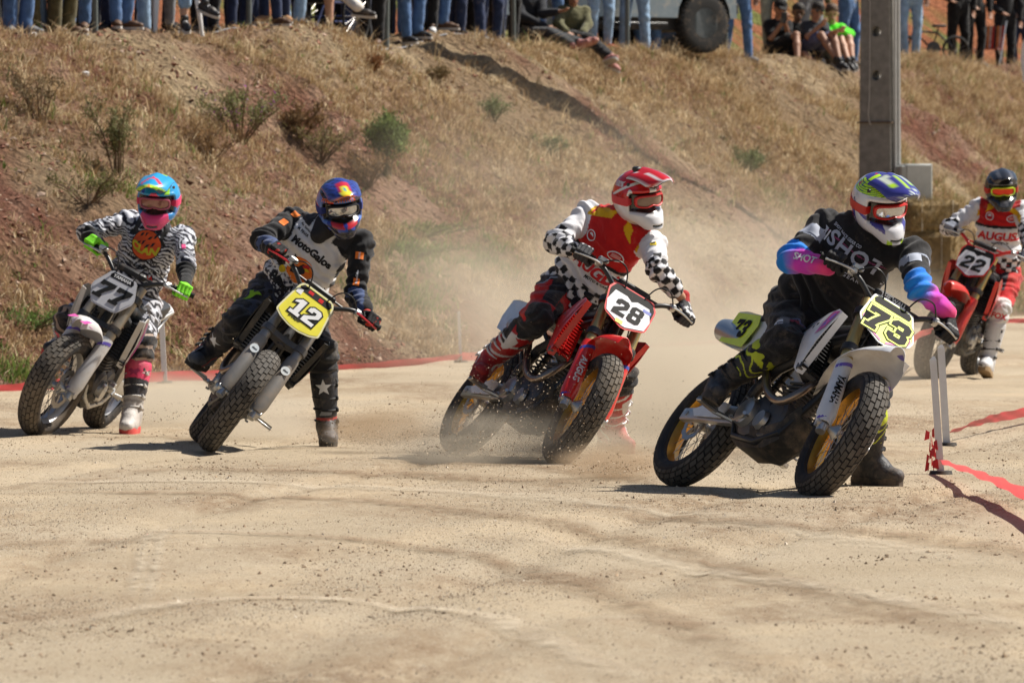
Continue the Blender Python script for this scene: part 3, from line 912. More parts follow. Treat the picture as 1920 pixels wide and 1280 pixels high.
    for (x_, y_, w_, h_, mm_) in c_.get('plate_patches', []):
        link('sticker', poly_mesh('sticker', [[(x_ - w_, y_ - h_), (x_ + w_, y_ - h_), (x_ + w_, y_ + h_), (x_ - w_, y_ + h_)]], .0008), mm_, pl, Matrix.Translation((0, 0, zo - .0002)))
    # ---- handlebar
    Hc = fp(.79, .0) 
    hw = .385
    def hb_pts(s):
        return [Hc + Vector((0.012, 0, .0)), Hc + Vector((.012, s * .06, .0)), Hc + Vector((.01, s * .11, .02)), Hc + Vector((-.005, s * .19, .072)), Hc + Vector((-.03, s * .25, .088)), Hc + Vector((-.085, s * hw, .092))]
    hbm = MB()
    ptsb = hb_pts(-1)[::-1] + hb_pts(1)[1:]
    hbm.tube(smooth_path(ptsb, 4), .0135, 12)
    hbm.tube([Hc + Vector((.0, -.155, .058)), Hc + Vector((.0, .155, .058))], .007, 10)
    hbar = hbm.build('handlebar', c_.get('barm', M_BLACKM), root, MS)
    MB().box(Hc + Vector((0, 0, .060)), (.045, .20, .04), bev=.015).build('bar_pad', c_.get('padm', M_BLACKP), hbar)
    if c_.get('padtxt'):
        link('lettering', text_mesh(c_['padtxt'], .030, .0008, 0, .0004), mat('white print', (.75, .75, .75), rough=.5), hbar, frame_matrix(Hc + Vector((.0235, 0, .060)), (0, 1, 0), (0, 0, 1)))
    MB().box(Hc + Vector((.005, -.04, -.015)), (.05, .025, .05), bev=.006).box(Hc + Vector((.005, .04, -.015)), (.05, .025, .05), bev=.006).build('bar_clamp', M_ALU, hbar)
    grips = {}
    for s in (-1, 1):
        p0, p1 = hb_pts(s)[-2], hb_pts(s)[-1]; d = (p1 - p0).normalized()
        q0 = p1 - d * .125
        g = MB(); pr = []
        g.tube([q0 - d * .006, q0, q0 + d * .001, p1 - d * .002, p1 + d * .006], [.028, .028, .0165, .0165, .020], 14)
        g.build('grip', M_RUB, hbar)
        # lever perch, master cylinder, lever blade
        lv = MB(); c0 = q0 - d * .035
        lv.tube([c0 - d * .014, c0 + d * .014], .021, 12)
        lv.box(c0 + Vector((.03, 0, 0)), (.045, .03, .028), bev=.006)
        if s < 0: lv.box(c0 + Vector((.035, .01, .024)), (.035, .06, .028), bev=.006)
        lv.build('lever_perch', c_.get('perch', M_ALU), hbar)
        lb = MB(); e = c0 + Vector((.05, 0, -.004))
        lb.tube([e, e + d * .03 + Vector((.012, 0, 0)), e + d * .08 + Vector((.018, 0, -.004)), e + d * .135 + Vector((.006, 0, -.01)), e + d * .150 + Vector((.0, 0, -.01))], [.007, .0065, .0055, .005, .008], 8)
        lb.build('lever', c_.get('lever', M_ALU), hbar)
        grips[s] = (M0 @ MS @ ((q0 + p1) / 2), (M0 @ MS).to_3x3() @ d)
        # cable
        cb = MB(); cc0 = c0 + Vector((.03, 0, 0))
        cb.tube(smooth_path([cc0, cc0 + Vector((.07, -s * .07, .05)), fp(.80, .085, s * .09) + Vector((0, 0, .06)), fp(.70, .055, s * .05), fp(.50, .03, s * .07)]), .0042, 7)
        cb.build('cable', M_BLACKP, hbar)
    # ---- frame
    fr = MB()
    for s in (-1, 1):
        fr.tube([(1.125, s * .035, .90), (.95, s * .10, .79), (.66, s * .125, .62), (.55, s * .115, .50), (.52, s * .11, .33)], [.028, .030, .030, .030, .024], 10)
        fr.tube([(1.12, s * .02, .80), (1.03, s * .03, .52), (.96, s * .07, .29), (.80, s * .085, .225), (.56, s * .09, .25), (.52, s * .11, .33)], .019, 10)
        fr.tube([(.70, s * .09, .66), (.40, s * .10, .80), (.0, s * .09, .865)], .013, 8)
        fr.tube([(.55, s * .11, .50), (.25, s * .10, .70), (.05, s * .09, .85)], .012, 8)
    fr.tube([(1.135, 0, .76), (1.085, 0, .95)], .033, 12)
    fr.build('frame', c_.get('framem', M_ALU), root)
    # ---- engine
    en = MB()
    en.lathe([(0, -.115), (.09, -.115), (.115, -.10), (.12, -.02), (.12, .08), (.10, .10), (0, .10)], M=Matrix.Translation((.66, 0, .36)), seg=24, axis='Y')
    en.lathe([(0, -.10), (.10, -.10), (.115, -.085), (.115, .08), (.095, .10), (0, .10)], M=Matrix.Translation((.83, 0, .355)), seg=24, axis='Y')
    en.box((.73, 0, .31), (.30, .19, .15), bev=.03)
    eng = en.build('engine', c_.get('enginem', M_GREY), root)
    cy = MB()
    for k in range(6):
        cy.box(Vector((.80, 0, .47)) + Vector((.10, 0, .26)).normalized() * .022 * k, (.15, .165, .012), bev=.004)
    cy.box((.815, 0, .51), (.12, .13, .16), bev=.02)
    cy.build('cylinder', M_GREY, eng)
    hd = MB(); hd.box((.86, 0, .66), (.16, .19, .13), M=None, bev=.03); hd.lathe([(0, -.1), (.03, -.1), (.03, .1), (0, .1)], M=Matrix.Translation((.87, 0, .71)), axis='Y', seg=14)
    hd.build('cylinder_head', M_BLACKM, eng)
    cv = MB()
    cv.lathe([(.0, -.155), (.060, -.155), (.074, -.146), (.078, -.115), (.0, -.115)], M=Matrix.Translation((.63, 0, .36)), seg=28, axis='Y')
    cv.lathe([(.0, -.135), (.045, -.135), (.052, -.11), (0, -.11)], M=Matrix.Translation((.80, 0, .33)), seg=20, axis='Y')
    cv.build('clutch_cover', M_ALU, eng)
    cv = MB()
    cv.lathe([(.0, .135), (.055, .135), (.068, .12), (.07, .10), (.0, .10)], M=Matrix.Translation((.82, 0, .345)), seg=28, axis='Y')
    sc_ = MB().lathe([(.0, .135), (.035, .135), (.042, .10), (0, .10)], M=Matrix.Translation((.60, 0, .37)), seg=20, axis='Y'); sc_.build('sprocket_cover', M_ALU, eng)
    cv.build('generator_cover', M_ALU, eng)
    bl = MB()
    for (x_, z_) in ((.56, .38), (.60, .43), (.68, .425), (.70, .33), (.64, .285), (.57, .31)):
        bl.lathe([(0, -.163), (.006, -.163), (.006, -.14), (0, -.14)], M=Matrix.Translation((x_, 0, z_)), seg=8, axis='Y')
        bl.lathe([(0, .14), (.006, .14), (.006, .12), (0, .12)], M=Matrix.Translation((x_ + .19, 0, z_ - .01)), seg=8, axis='Y')
    bl.build('bolts', M_STEEL, eng)
    # radiators + grilles
    for s in (-1, 1):
        rd = MB(); Mr = Matrix.Translation((.985, s * .150, .70)) @ Matrix.Rotation(-RAKE * .8, 4, 'Y')
        rd.box((0, 0, 0), (.036, .115, .27), M=Mr, bev=.006)
        r0 = rd.build('radiator', M_GREY, root)
        gl = MB()
        for k in range(13): gl.box((.030, 0, -.12 + k * .02), (.022, .118, .004), M=Mr @ Matrix.Translation((0, 0, 0)))
        for yy in (-.058, 0, .058): gl.box((.030, yy, 0), (.018, .005, .27), M=Mr)
        gl.build('grille', c_.get('grillem', M_BLACKP), r0)
    # header pipe + muffler
    ex = MB()
    ex.tube(smooth_path([(.93, -.03, .66), (1.0, -.07, .60), (1.02, -.115, .50), (.95, -.15, .42), (.80, -.165, .46), (.62, -.155, .58), (.46, -.14, .68), (.34, -.145, .725)]), .021, 12)
    hp = ex.build('exhaust_pipe', c_.get('pipem', mat('heat blued steel', (.30, .24, .20), rough=.3, metal=.9, dirt=.25)), root)
    mf = MB(); rings = []
    for x_, r, yy, zz in (((.36, .030, -.145, .72), (.30, .050, -.148, .735), (.16, .052, -.15, .75), (.12, .030, -.15, .755)) if c_.get('shortmuf') else ((.36, .030, -.145, .72), (.30, .052, -.148, .735), (.22, .060, -.155, .75), (-.0, .064, -.168, .79), (-.07, .056, -.170, .80), (-.085, .032, -.170, .803))):
        rings.append([Vector((x_, yy + math.cos(a) * r * .88, zz + math.sin(a) * r * 1.05)) for a in [2 * math.pi * k / 20 for k in range(20)]])
    mf.loft(rings); mfl = mf.build('muffler', c_.get('mufm', M_ALU), root)
    if not c_.get('shortmuf'): MB().tube([(-.07, -.170, .80), (-.10, -.171, .805)], .034, 16).build('end_cap', M_BLACKM, mfl)
    # ---- swingarm, chain
    sw = MB()
    for s in (-1, 1):
        rings = []
        for x_, hh, yy in ((.54, .045, .085), (.38, .05, .10), (.14, .036, .108), (-.05, .032, .108)):
            zz = RW + .02 * (x_ / .54)
            rings.append([Vector((x_, s * yy + a_ * .017, zz + b_ * hh)) for (a_, b_) in ((-1, -.8), (-.8, -1), (.8, -1), (1, -.8), (1, .8), (.8, 1), (-.8, 1), (-1, .8))])
        sw.loft(rings)
    sw.box((.42, 0, .36), (.07, .18, .09), bev=.02)
    swg = sw.build('swingarm', M_ALU, root)
    MB().tube([(0, -.13, RW), (0, .13, RW)], .014, 12).build('axle', M_STEEL, swg)
    # fin beside the rear wheel
    if c_.get('fin'):
        MB().panel([(.06, -.135, RW + .02), (.30, -.135, RW + .075), (.42, -.13, RW + .06), (.40, -.13, RW - .02), (.12, -.135, RW - .02)], .004).build('guard', c_['fin'], swg)
    ch = MB(); y_ = .062
    for a, b in (((0, RW + .110), (.56, .415)), ((0, RW - .110), (.56, .345))):
        for k in range(34):
            t = k / 34; x = a[0] + (b[0] - a[0]) * (t + .5 / 34); z = a[1] + (b[1] - a[1]) * (t + .5 / 34)
            ch.box((x, y_ + (.004 if k % 2 else -.004), z), (.015, .004, .010))
            ch.box((x, y_, z), (.007, .012, .006))
    ch.build('chain', M_STEEL, root)
    # shock
    shk = MB(); sp = []
    for k in range(70):
        t = k / 69; a = t * 2 * math.pi * 7
        sp.append((.40 + .10 * t + .038 * math.cos(a) * .9, .038 * math.sin(a), .42 + .28 * t))
    shk.tube(sp, .0065, 6); shk.tube([(.40, 0, .40), (.51, 0, .74)], .018, 10)
    shk.build('shock_absorber', c_.get('spring', M_BLACKM), root)
    # ---- seat
    rings = []
    for x_, w_, zt, th in ((.02, .055, .895, .03), (.08, .085, .915, .05), (.2, .105, .915, .07), (.45, .105, .895, .08), (.7, .085, .90, .07), (.88, .062, .925, .05), (.98, .04, .94, .03)):
        rings.append([Vector((x_, y * w_, zt - q * th)) for y, q in ((-1, 1), (-1.04, .5), (-.92, .15), (-.6, 0), (0, -.03), (.6, 0), (.92, .15), (1.04, .5), (1, 1))])
    MB().loft(rings).build('seat', c_.get('seatm', M_BLACKP), root)
    # tank
    rings = []
    for x_, w_, z0, z1 in ((.62, .08, .80, .875), (.75, .11, .76, .90), (.92, .12, .76, .935), (1.04, .09, .80, .95), (1.08, .05, .84, .945)):
        rings.append([Vector((x_, w_ * math.cos(a), (z0 + z1) / 2 + (z1 - z0) / 2 * math.sin(a))) for a in [2 * math.pi * k / 14 for k in range(14)]])
    tk = MB().loft(rings).build('fuel_tank', c_.get('tankm', M_BLACKP), root)
    MB().lathe([(0, .0), (.032, 0), (.030, .03), (0, .034)], M=Matrix.Translation((.98, 0, .94)), seg=16).build('fuel_cap', M_BLACKP, tk)
    # shrouds
    for s in (-1, 1):
        sh = MB()
        top = [(.62, .100, .86), (.80, .150, .89), (.98, .195, .905), (1.10, .215, .915), (1.165, .222, .895)]
        bot = [(.62, .112, .80), (.78, .155, .76), (.90, .190, .68), (.98, .202, .585), (1.03, .200, .56)]
        rings = []
        for a, b in zip(top, bot):
            a = Vector((a[0], s * a[1], a[2])); b = Vector((b[0], s * b[1], b[2])); r = []
            for k in range(5): 
                t = k / 4; q = a.lerp(b, t); q.y += s * .018 * math.sin(math.pi * t); r.append(q)
            for k in range(4, -1, -1):
                q = r[k].copy(); q.y -= s * .004; r.append(q)
            rings.append(r)
        sh.loft(rings)
        lip = [(1.165, .222, .895), (1.175, .19, .89), (1.04, .168, .565), (1.03, .200, .56)]
        sh.panel([(x, s * y, z) for x, y, z in lip], .004)
        so = sh.build('radiator_shroud', c_['shroud'], root)
        bvs = BVHTree.FromPolygons(sh.v, sh.f)
        def dec(poly, m_, nm='graphic'):
            mb = MB(); me = bmesh.new()
            vs = [me.verts.new((x, 0, z)) for x, z in poly]; me.faces.new(vs)
            bmesh.ops.triangulate(me, faces=me.faces[:]); 
            for _ in range(2): bmesh.ops.subdivide_edges(me, edges=[e for e in me.edges if e.calc_length() > .04], cuts=1)
            bmesh.ops.triangulate(me, faces=me.faces[:])
            for v in me.verts:
                h_ = bvs.ray_cast(Vector((v.co.x, s * 1.0, v.co.z)), Vector((0, -s, 0)))
                v.co.y = (h_[0].y + s * .0025) if h_[0] else s * .2
            md = bpy.data.meshes.new(nm); me.to_mesh(md); me.free(); link(nm, md, m_, so)
        for poly, m_ in c_.get('shroud_dec', []): dec(poly, m_)
        if c_.get('shroud_txt'):
            tm = text_mesh(c_['shroud_txt'][0], c_['shroud_txt'][1], .0015, .1, 0)
            M_ = frame_matrix(Vector((.97, s * .235, .80)), (1 * (1 if s < 0 else -1), 0, .25 * (1 if s < 0 else -1)), (0, 0, 1))
            for v in tm.vertices:
                q = M_ @ v.co; h_ = bvs.ray_cast(Vector((q.x, s * 1.0, q.z)), Vector((0, -s, 0)))
                v.co = Vector((q.x, (h_[0].y if h_[0] else s * .2) + s * .003, q.z))
            link('lettering', tm, c_['shroud_txt'][2], so)
    # rear fender + side plates
    rings = []
    for x_, w_, z_ in ((.30, .075, .84), (.15, .09, .86), (.02, .095, .88), (-.10, .080, .89), (-.16, .055, .88)):
        r = [Vector((x_, y * w_, z_ - .03 * abs(y) ** 3 )) for y in (-1, -.8, -.4, 0, .4, .8, 1)]
        rings.append(r + [q - Vector((0, 0, .004)) for q in r[::-1]])
    MB().loft(rings).build('rear_fender', c_['rearf'], root)
    for s in ((-1,) if c_.get('noside') else (-1, 1)):
        pts = [(.50, .115, .80), (.40, .135, .865), (.12, .135, .90), (.02, .13, .90), (.0, .13, .80), (.06, .14, .71), (.20, .14, .68), (.44, .125, .68)]
        if s < 0: pts = [(x, y + .055, z) for x, y, z in pts]
        sp_ = MB().panel([(x, s * y, z) for x, y, z in pts], .005).build('side_panel', c_['sidem'], root, smooth=False)
        nx_ = Vector((0, s, 0))
        if c_.get('sidenum', True):
            Mn = frame_matrix(Vector((.19, s * (.150 + (.055 if s < 0 else 0)), .79)), ((1 if s < 0 else -1) * 1, 0, -.06), (0, 0, 1))
            link('number_background', poly_mesh('number_background', [[(-.15, -.085), (.13, -.10), (.16, .03), (.12, .085), (-.14, .085)]], .001), c_['plate_bg'], sp_, Mn)
            number_part(root, c_['num'], Mn @ Matrix.Translation((0, 0, .002)), .15, .10, c_['num_m'], c_.get('num_out'), shear=.1, outline=.1, m_hole=c_['plate_bg'], parent=sp_)
    # ---- pegs, pedals, skid plate
    for s in (-1, 1):
        pg = MB(); pg.box((.42, s * .235, .320), (.055, .11, .016), bev=.004)
        for k in range(6): pg.box((.398 + .0088 * k, s * .235, .332), (.003, .105, .012))
        pg.tube([(.50, s * .11, .32), (.42, s * .19, .318)], .013, 8)
        pg.build('footpeg', M_STEEL, root)
    MB().tube([(.60, .135, .37), (.64, .15, .36), (.70, .155, .345), (.73, .175, .345)], .006, 8).build('gear_lever', M_ALU, root)
    MB().tube([(.50, -.135, .33), (.60, -.15, .30), (.70, -.165, .32), (.73, -.18, .325)], [.01, .008, .007, .010], 8).build('brake_pedal', M_ALU, root)
    sk = MB()
    rings = []
    for x_, z_, w_, zz in ((1.02, .40, .075, .06), (.97, .265, .10, .07), (.88, .205, .115, .09), (.62, .20, .115, .09), (.50, .24, .105, .06)):
        r = [Vector((x_ + (.03 if x_ > .9 else 0) * 0, y * w_, z_ + zz * max(0, abs(y) - .6) / .4)) for y in (-1, -.8, -.6, 0, .6, .8, 1)]
        rings.append(r + [q + Vector((-.003, 0, .005)) for q in r[::-1]])
    sk.loft(rings); sk.build('skid_plate', c_.get('skid', M_DARKP), root)
    if c_.get('extra'): c_['extra'](root, M0, MS)
    return root, M0, MS, grips

# ---- paints
def paint(n, c, r=.28, d=.18, **k): return mat(n, c, rough=r, dirt=d, coat=.25, **k)
P_WHITE = paint('white plastic', (.74, .75, .78)); P_RED = paint('red plastic', (.62, .018, .015))
P_LIME = paint('fluorescent yellow plate', (.72, .86, .03), .4, .05); P_YEL = paint('yellow plate', (.78, .70, .03), .4, .12)
P_PURP = paint('violet graphic', (.16, .11, .55), .4, .1); P_PINK = paint('pink graphic', (.62, .07, .35), .4, .1)
P_GREEN = paint('green plastic', (.10, .45, .03)); P_BLK = mat('black plate print', (.012, .012, .012), rough=.65, dirt=.06, spec=.2)
P_DWHITE = mat('dusty white plastic', (.62, .62, .63), rough=.5, dirt=.55, dirtcol=(.42, .35, .27))
P_DGREY = mat('dusty grey plate', (.56, .56, .58), rough=.5, dirt=.3, dirtcol=(.42, .38, .33))
W_PRINT = mat('white print', (.75, .75, .75), rough=.5)
P_BLUE = paint('blue graphic', (.03, .07, .42), .4, .1); P_DRED = paint('dusty red plastic', (.62, .035, .025), .35, .25)
W_PRINT = mat('white print', (.75, .75, .75), rough=.5)
PL73 = [(-.36, .46), (-.26, .5), (.26, .5), (.36, .46), (.5, -.10), (.44, -.26), (.07, -.5), (-.07, -.5), (-.44, -.26), (-.5, -.10)]
PL77 = [(-.30, .5), (.30, .5), (.5, .02), (.5, -.12), (.30, -.5), (-.30, -.5), (-.5, -.12), (-.5, .02)]
PL12 = [(-.38, .5), (.38, .5), (.5, -.34), (.34, -.44), (.12, -.5), (-.12, -.5), (-.34, -.44), (-.5, -.34)]
PL28 = [(-.40, .5), (.40, .5), (.5, .30), (.44, -.30), (.05, -.5), (-.05, -.5), (-.44, -.30), (-.5, .30)]
BIKES = {}
BIKES['73'] = build_bike('motorcycle', 'white motorcycle with fluorescent yellow plates numbered 73 and gold rims', (.764, 35.3), (.42, -.907), 36, 11, dict(
    rim=M_GOLDR, fork=M_GOLD, guardm=P_WHITE, guardtxt='YAMAHA', guardtxtm=P_BLK, guardstripe=P_PURP, fender=P_WHITE, fdecal=P_PURP, fwide=1.35, fspan=(-.42, .26),
    plate_rim=P_WHITE, plate_bg=P_LIME, plate_top=P_BLK, plate_chevron=P_PINK, plate_shape=PL73, plate_w=.31, plate_h=.27, num='73', num_m=P_BLK, num_w=.235, num_h=.135, num_y=-.018,
    num_out=None, line=True, shroud=P_WHITE, shroud_dec=[([(1.05, .90), (1.14, .90), (1.10, .80), (1.03, .76)], P_PINK), ([(1.08, .885), (1.125, .885), (1.09, .82), (1.05, .80)], P_PURP), ([(.70, .83), (.86, .85), (.84, .81), (.70, .80)], P_BLK)],
    rearf=P_WHITE, sidem=P_WHITE, padtxt='THE WALL', fin=P_WHITE, mufm=mat('brushed silencer', (.45, .50, .55), rough=.3, metal=.85, dirt=.1), framem=M_BLACKM, tyre=M_TYRE))
BIKES['28'] = build_bike('motorcycle', 'red motorcycle with white plate numbered 28 sliding in a dust cloud', (-.335, 39.9), (.37, -.929), 35, 9, dict(
    rim=M_GOLDR, fork=M_GOLD, guardm=P_RED, guardtxt='AUGUS', guardtxtm=W_PRINT, guardstripe=P_BLUE, fender=P_RED, fwide=1.1, fspan=(-.28, .16),
    plate_rim=P_RED, plate_bg=P_WHITE, inner=True, plate_shape=PL28, plate_w=.30, plate_h=.27, num='28', num_m=P_BLK, num_w=.17, num_h=.11,
    plate_patches=[(.10, .05, .025, .010, P_BLUE), (-.03, -.105, .022, .012, P_YEL)],
    shroud=P_RED, shroud_dec=[([(1.05, .90), (1.13, .90), (1.08, .78), (1.02, .70)], P_DRED)], grillem=P_RED, rearf=P_RED, sidem=paint('pale blue number panel', (.55, .66, .78)), sidenum=False, shortmuf=True,
    fin=P_WHITE, lever=M_ALU, tyre=M_TYRE2, framem=M_BLACKM))
BIKES['12'] = build_bike('motorcycle', 'black and green motorcycle with yellow plate numbered 12 leaning hard', (-1.84, 41.95), (.075, -.997), 38, 3, dict(
    rim=M_BLKR, fork=mat('grey dusty fork tube', (.30, .29, .28), rough=.4, metal=.6, dirt=.3), guardm=mat('scuffed grey guard', (.22, .21, .20), rough=.5, dirt=.5), sticker='desc', fender=None, guardstripe=None,
    plate_rim=paint('cream plate edge', (.75, .72, .45)), plate_bg=P_YEL, plate_top=P_BLK, plate_shape=PL12, plate_w=.30, plate_h=.29, num='12', num_m=W_PRINT, num_out=P_BLK, num_ol=.12, num_w=.17, num_h=.115, num_shear=.12,
    plate_txts=[('protaper', -.03, -.088, P_BLK)], plate_patches=[(-.095, .078, .017, .018, W_PRINT), (-.035, .11, .016, .010, P_RED), (.035, .105, .014, .012, P_RED)],
    shroud=M_BLACKP, shroud_dec=[([(.64, .855), (1.10, .912), (1.10, .885), (.64, .825)], P_GREEN), ([(1.0, .60), (1.04, .59), (1.12, .80), (1.10, .82)], P_GREEN)], rearf=M_BLACKP, sidem=M_BLACKP, sidenum=False, shortmuf=True,
    lever=paint('red lever', (.55, .02, .03)), tyre=M_TYRE, framem=M_BLACKM, clampm=M_GREY))
BIKES['77'] = build_bike('motorcycle', 'dusty white and violet motorcycle with grey plate numbered 77', (-2.586, 44.6), (-.20, -.98), 30, 10, dict(
    rim=M_SILR, fork=mat('dusty fork tube', (.36, .32, .26), rough=.45, metal=.5, dirt=.5), guardm=P_DWHITE, guardstripe=P_PURP, fender=P_DWHITE, fwide=1.0, fspan=(-.16, .14), fdecal=P_PINK,
    plate_rim=mat('grey plate edge', (.5, .5, .52), rough=.5, dirt=.3), plate_bg=P_DGREY, plate_top=P_BLK, plate_toptxt='YAMAHA', plate_shape=PL77, plate_w=.29, plate_h=.25, num='77', num_m=P_BLK, num_w=.215, num_h=.12, num_y=-.02,
    shroud=P_DWHITE, shroud_dec=[([(1.03, .88), (1.11, .89), (1.05, .66), (1.0, .62)], P_PINK), ([(.98, .86), (1.02, .87), (.98, .66), (.95, .68)], P_PURP)], rearf=P_DWHITE, sidem=P_DWHITE, sidenum=False, shortmuf=True, noside=True, tyre=M_TYRE2))
BIKES['22'] = build_bike('motorcycle', 'red motorcycle with white plate numbered 22 riding behind the others', (3.643, 57.9), (-.30, -.95), 22, 6, dict(
    rim=M_BLKR, fork=M_GOLD, guardm=P_DRED, fender=P_DRED, fwide=1.0, fspan=(-.20, .24), guardstripe=None,
    plate_rim=P_RED, plate_bg=P_WHITE, inner=True, plate_shape=PL28, plate_toptxt='HONDA', plate_w=.30, plate_h=.27, num='22', num_m=P_BLK, num_w=.18, num_h=.115,
    shroud=P_RED, rearf=P_RED, sidem=P_RED, sidenum=False, shortmuf=True, barm=P_RED, tyre=M_TYRE, framem=M_BLACKM))
# ------------------------------------------------------------------ distance-field bodies -> one continuous mesh
class Field:
    """union of tapered capsules / ellipsoids on a grid, extracted with surface nets"""
    def __init__(s, h, k=.02): s.h = h; s.k = k; s.p = []
    def cap(s, a, b, ra, rb, bone=0, sq=None, k=None):
        """sq = (direction, factor): body thinner along direction"""
        s.p.append((np.array(a, float), np.array(b, float), ra, rb, bone, sq, s.k if k is None else k)); return s
    def eval(s, X, Y, Z, prim):
        a, b, ra, rb, bone, sq, k = prim
        ab = b - a; L2 = max(ab @ ab, 1e-9)
        px_, py_, pz_ = X - a[0], Y - a[1], Z - a[2]
        t = np.clip((px_ * ab[0] + py_ * ab[1] + pz_ * ab[2]) / L2, 0, 1)
        dx, dy, dz = px_ - t * ab[0], py_ - t * ab[1], pz_ - t * ab[2]
        if sq is not None:
            n, f = sq; n = np.array(n, float); n /= np.linalg.norm(n)
            q = (dx * n[0] + dy * n[1] + dz * n[2]) * (1 / f - 1)
            dx, dy, dz = dx + q * n[0], dy + q * n[1], dz + q * n[2]
        return np.sqrt(dx * dx + dy * dy + dz * dz) - (ra + (rb - ra) * t), t
    def extract(s, disp=None):
        lo = np.min([np.minimum(p[0], p[1]) - max(p[2], p[3]) for p in s.p], 0) - 3 * s.h
        hi = np.max([np.maximum(p[0], p[1]) + max(p[2], p[3]) for p in s.p], 0) + 3 * s.h
        n = np.ceil((hi - lo) / s.h).astype(int) + 1
        ax = [lo[i] + s.h * np.arange(n[i]) for i in range(3)]
        Fv = np.full(n, 1.0)
        for p in s.p:
            m = max(p[2], p[3]) + p[6] + 3 * s.h
            l = np.minimum(p[0], p[1]) - m; u = np.maximum(p[0], p[1]) + m
            sl = tuple(slice(max(0, int((l[i] - lo[i]) / s.h)), min(n[i], int((u[i] - lo[i]) / s.h) + 2)) for i in range(3))
            X, Y, Z = np.meshgrid(ax[0][sl[0]], ax[1][sl[1]], ax[2][sl[2]], indexing='ij', sparse=True)
            d, _ = s.eval(X, Y, Z, p)
            c = Fv[sl]; k = p[6]
            if k > 0:
                hh = np.clip(.5 + .5 * (c - d) / k, 0, 1)
                Fv[sl] = np.where(c > .9, d, c + (d - c) * hh - k * hh * (1 - hh))
            else: Fv[sl] = np.minimum(c, d)
        V, Q = surfnets(Fv, lo, s.h)
        return V, Q
    def nearest(s, V):
        """bone index, t, offset vectors of the nearest primitive for every vertex"""
        best = np.full(len(V), 9.); bi = np.zeros(len(V), int); bt = np.zeros(len(V)); 
        for p in s.p:
            d, t = s.eval(V[:, 0], V[:, 1], V[:, 2], p)
            m = d < best; best[m] = d[m]; bi[m] = p[4]; bt[m] = t[m] if np.ndim(t) else t
        return bi, bt
def surfnets(Fv, lo, h):
    ins = Fv < 0
    n = np.array(Fv.shape) - 1
    cnt = np.zeros(n, np.int8); acc = np.zeros((*n, 3)); 
    cor = [(i, j, k) for i in (0, 1) for j in (0, 1) for k in (0, 1)]
    sub = lambda A, c: A[c[0]:c[0] + n[0], c[1]:c[1] + n[1], c[2]:c[2] + n[2]]
    tot = sum(sub(ins, c).astype(np.int8) for c in cor)
    act = (tot > 0) & (tot < 8)
    idx = np.argwhere(act)
    vals = {c: Fv[idx[:, 0] + c[0], idx[:, 1] + c[1], idx[:, 2] + c[2]] for c in cor}
    pos = np.zeros((len(idx), 3)); w_ = np.zeros(len(idx))
    for a in cor:
        for axx in range(3):
            if a[axx]: continue
            b = tuple(1 if q == axx else a[q] for q in range(3))
            fa, fb = vals[a], vals[b]; m = (fa < 0) != (fb < 0)
            t = np.where(m, fa / np.where(m, fa - fb, 1), 0)
            pt = np.array(a, float)[None] + np.zeros((len(idx), 3)); pt[:, axx] += t
            pos += pt * m[:, None]; w_ += m
    V = lo + h * (idx + pos / w_[:, None])
    vid = -np.ones(n, int); vid[tuple(idx.T)] = np.arange(len(idx))
    Q = []
    for axx in range(3):
        b, c = (axx + 1) % 3, (axx + 2) % 3
        s0 = [slice(None)] * 3; s1 = [slice(None)] * 3
        s0[axx] = slice(0, -1); s1[axx] = slice(1, None)
        A, B = ins[tuple(s0)], ins[tuple(s1)]
        e = np.argwhere(A != B); inside = A[tuple(e.T)]
        ok = (e[:, b] > 0) & (e[:, c] > 0) & (e[:, b] < n[b]) & (e[:, c] < n[c]) & (e[:, axx] < n[axx])
        e, inside = e[ok], inside[ok]
        def g(db, dc):
            q = e.copy(); q[:, b] -= db; q[:, c] -= dc; return vid[tuple(q.T)]
        q = np.stack([g(1, 1), g(0, 1), g(0, 0), g(1, 0)], -1)
        q[~inside] = q[~inside][:, ::-1]
        Q.append(q)
    Q = np.concatenate(Q); Q = Q[(Q >= 0).all(1)]
    return V, Q
def vnormals(V, Q):
    a = np.cross(V[Q[:, 2]] - V[Q[:, 0]], V[Q[:, 3]] - V[Q[:, 1]])
    N = np.zeros_like(V)
    for i in range(4): np.add.at(N, Q[:, i], a)
    return N / np.maximum(np.linalg.norm(N, axis=1, keepdims=True), 1e-12)
def folds(V, Q, amp, scale, seed=0, stretch=(1, 1, 1)):
    N = vnormals(V, Q)
    x, y, z = (V[:, i] * scale * stretch[i] + seed * 7.7 for i in range(3))
    wx = fbm(x * .5, y * .5, z * .5, o=2) * 3
    r = 1 - np.abs(fbm(x + wx, y + wx * .5, z, o=3) - .5) * 4
    r2 = fbm(x * 2.6 + 9, y * 2.6, z * 2.6 + wx, o=2) - .5
    return V + N * (amp * (r * .5 - .15) + amp * .45 * r2)[:, None]
def ik(a, b, l1, l2, hint):
    d = (b - a).length; ax_ = (b - a).normalized()
    if d > (l1 + l2) * .995:
        print('REACH too far %.2f > %.2f' % (d, l1 + l2)); k = d / (l1 + l2) * 1.005; l1 *= k; l2 *= k
    x = (l1 * l1 - l2 * l2 + d * d) / (2 * d); r = math.sqrt(max(0, l1 * l1 - x * x))
    h = hint - a; h = h - ax_ * h.dot(ax_); h.normalize()
    return a + ax_ * x + h * r
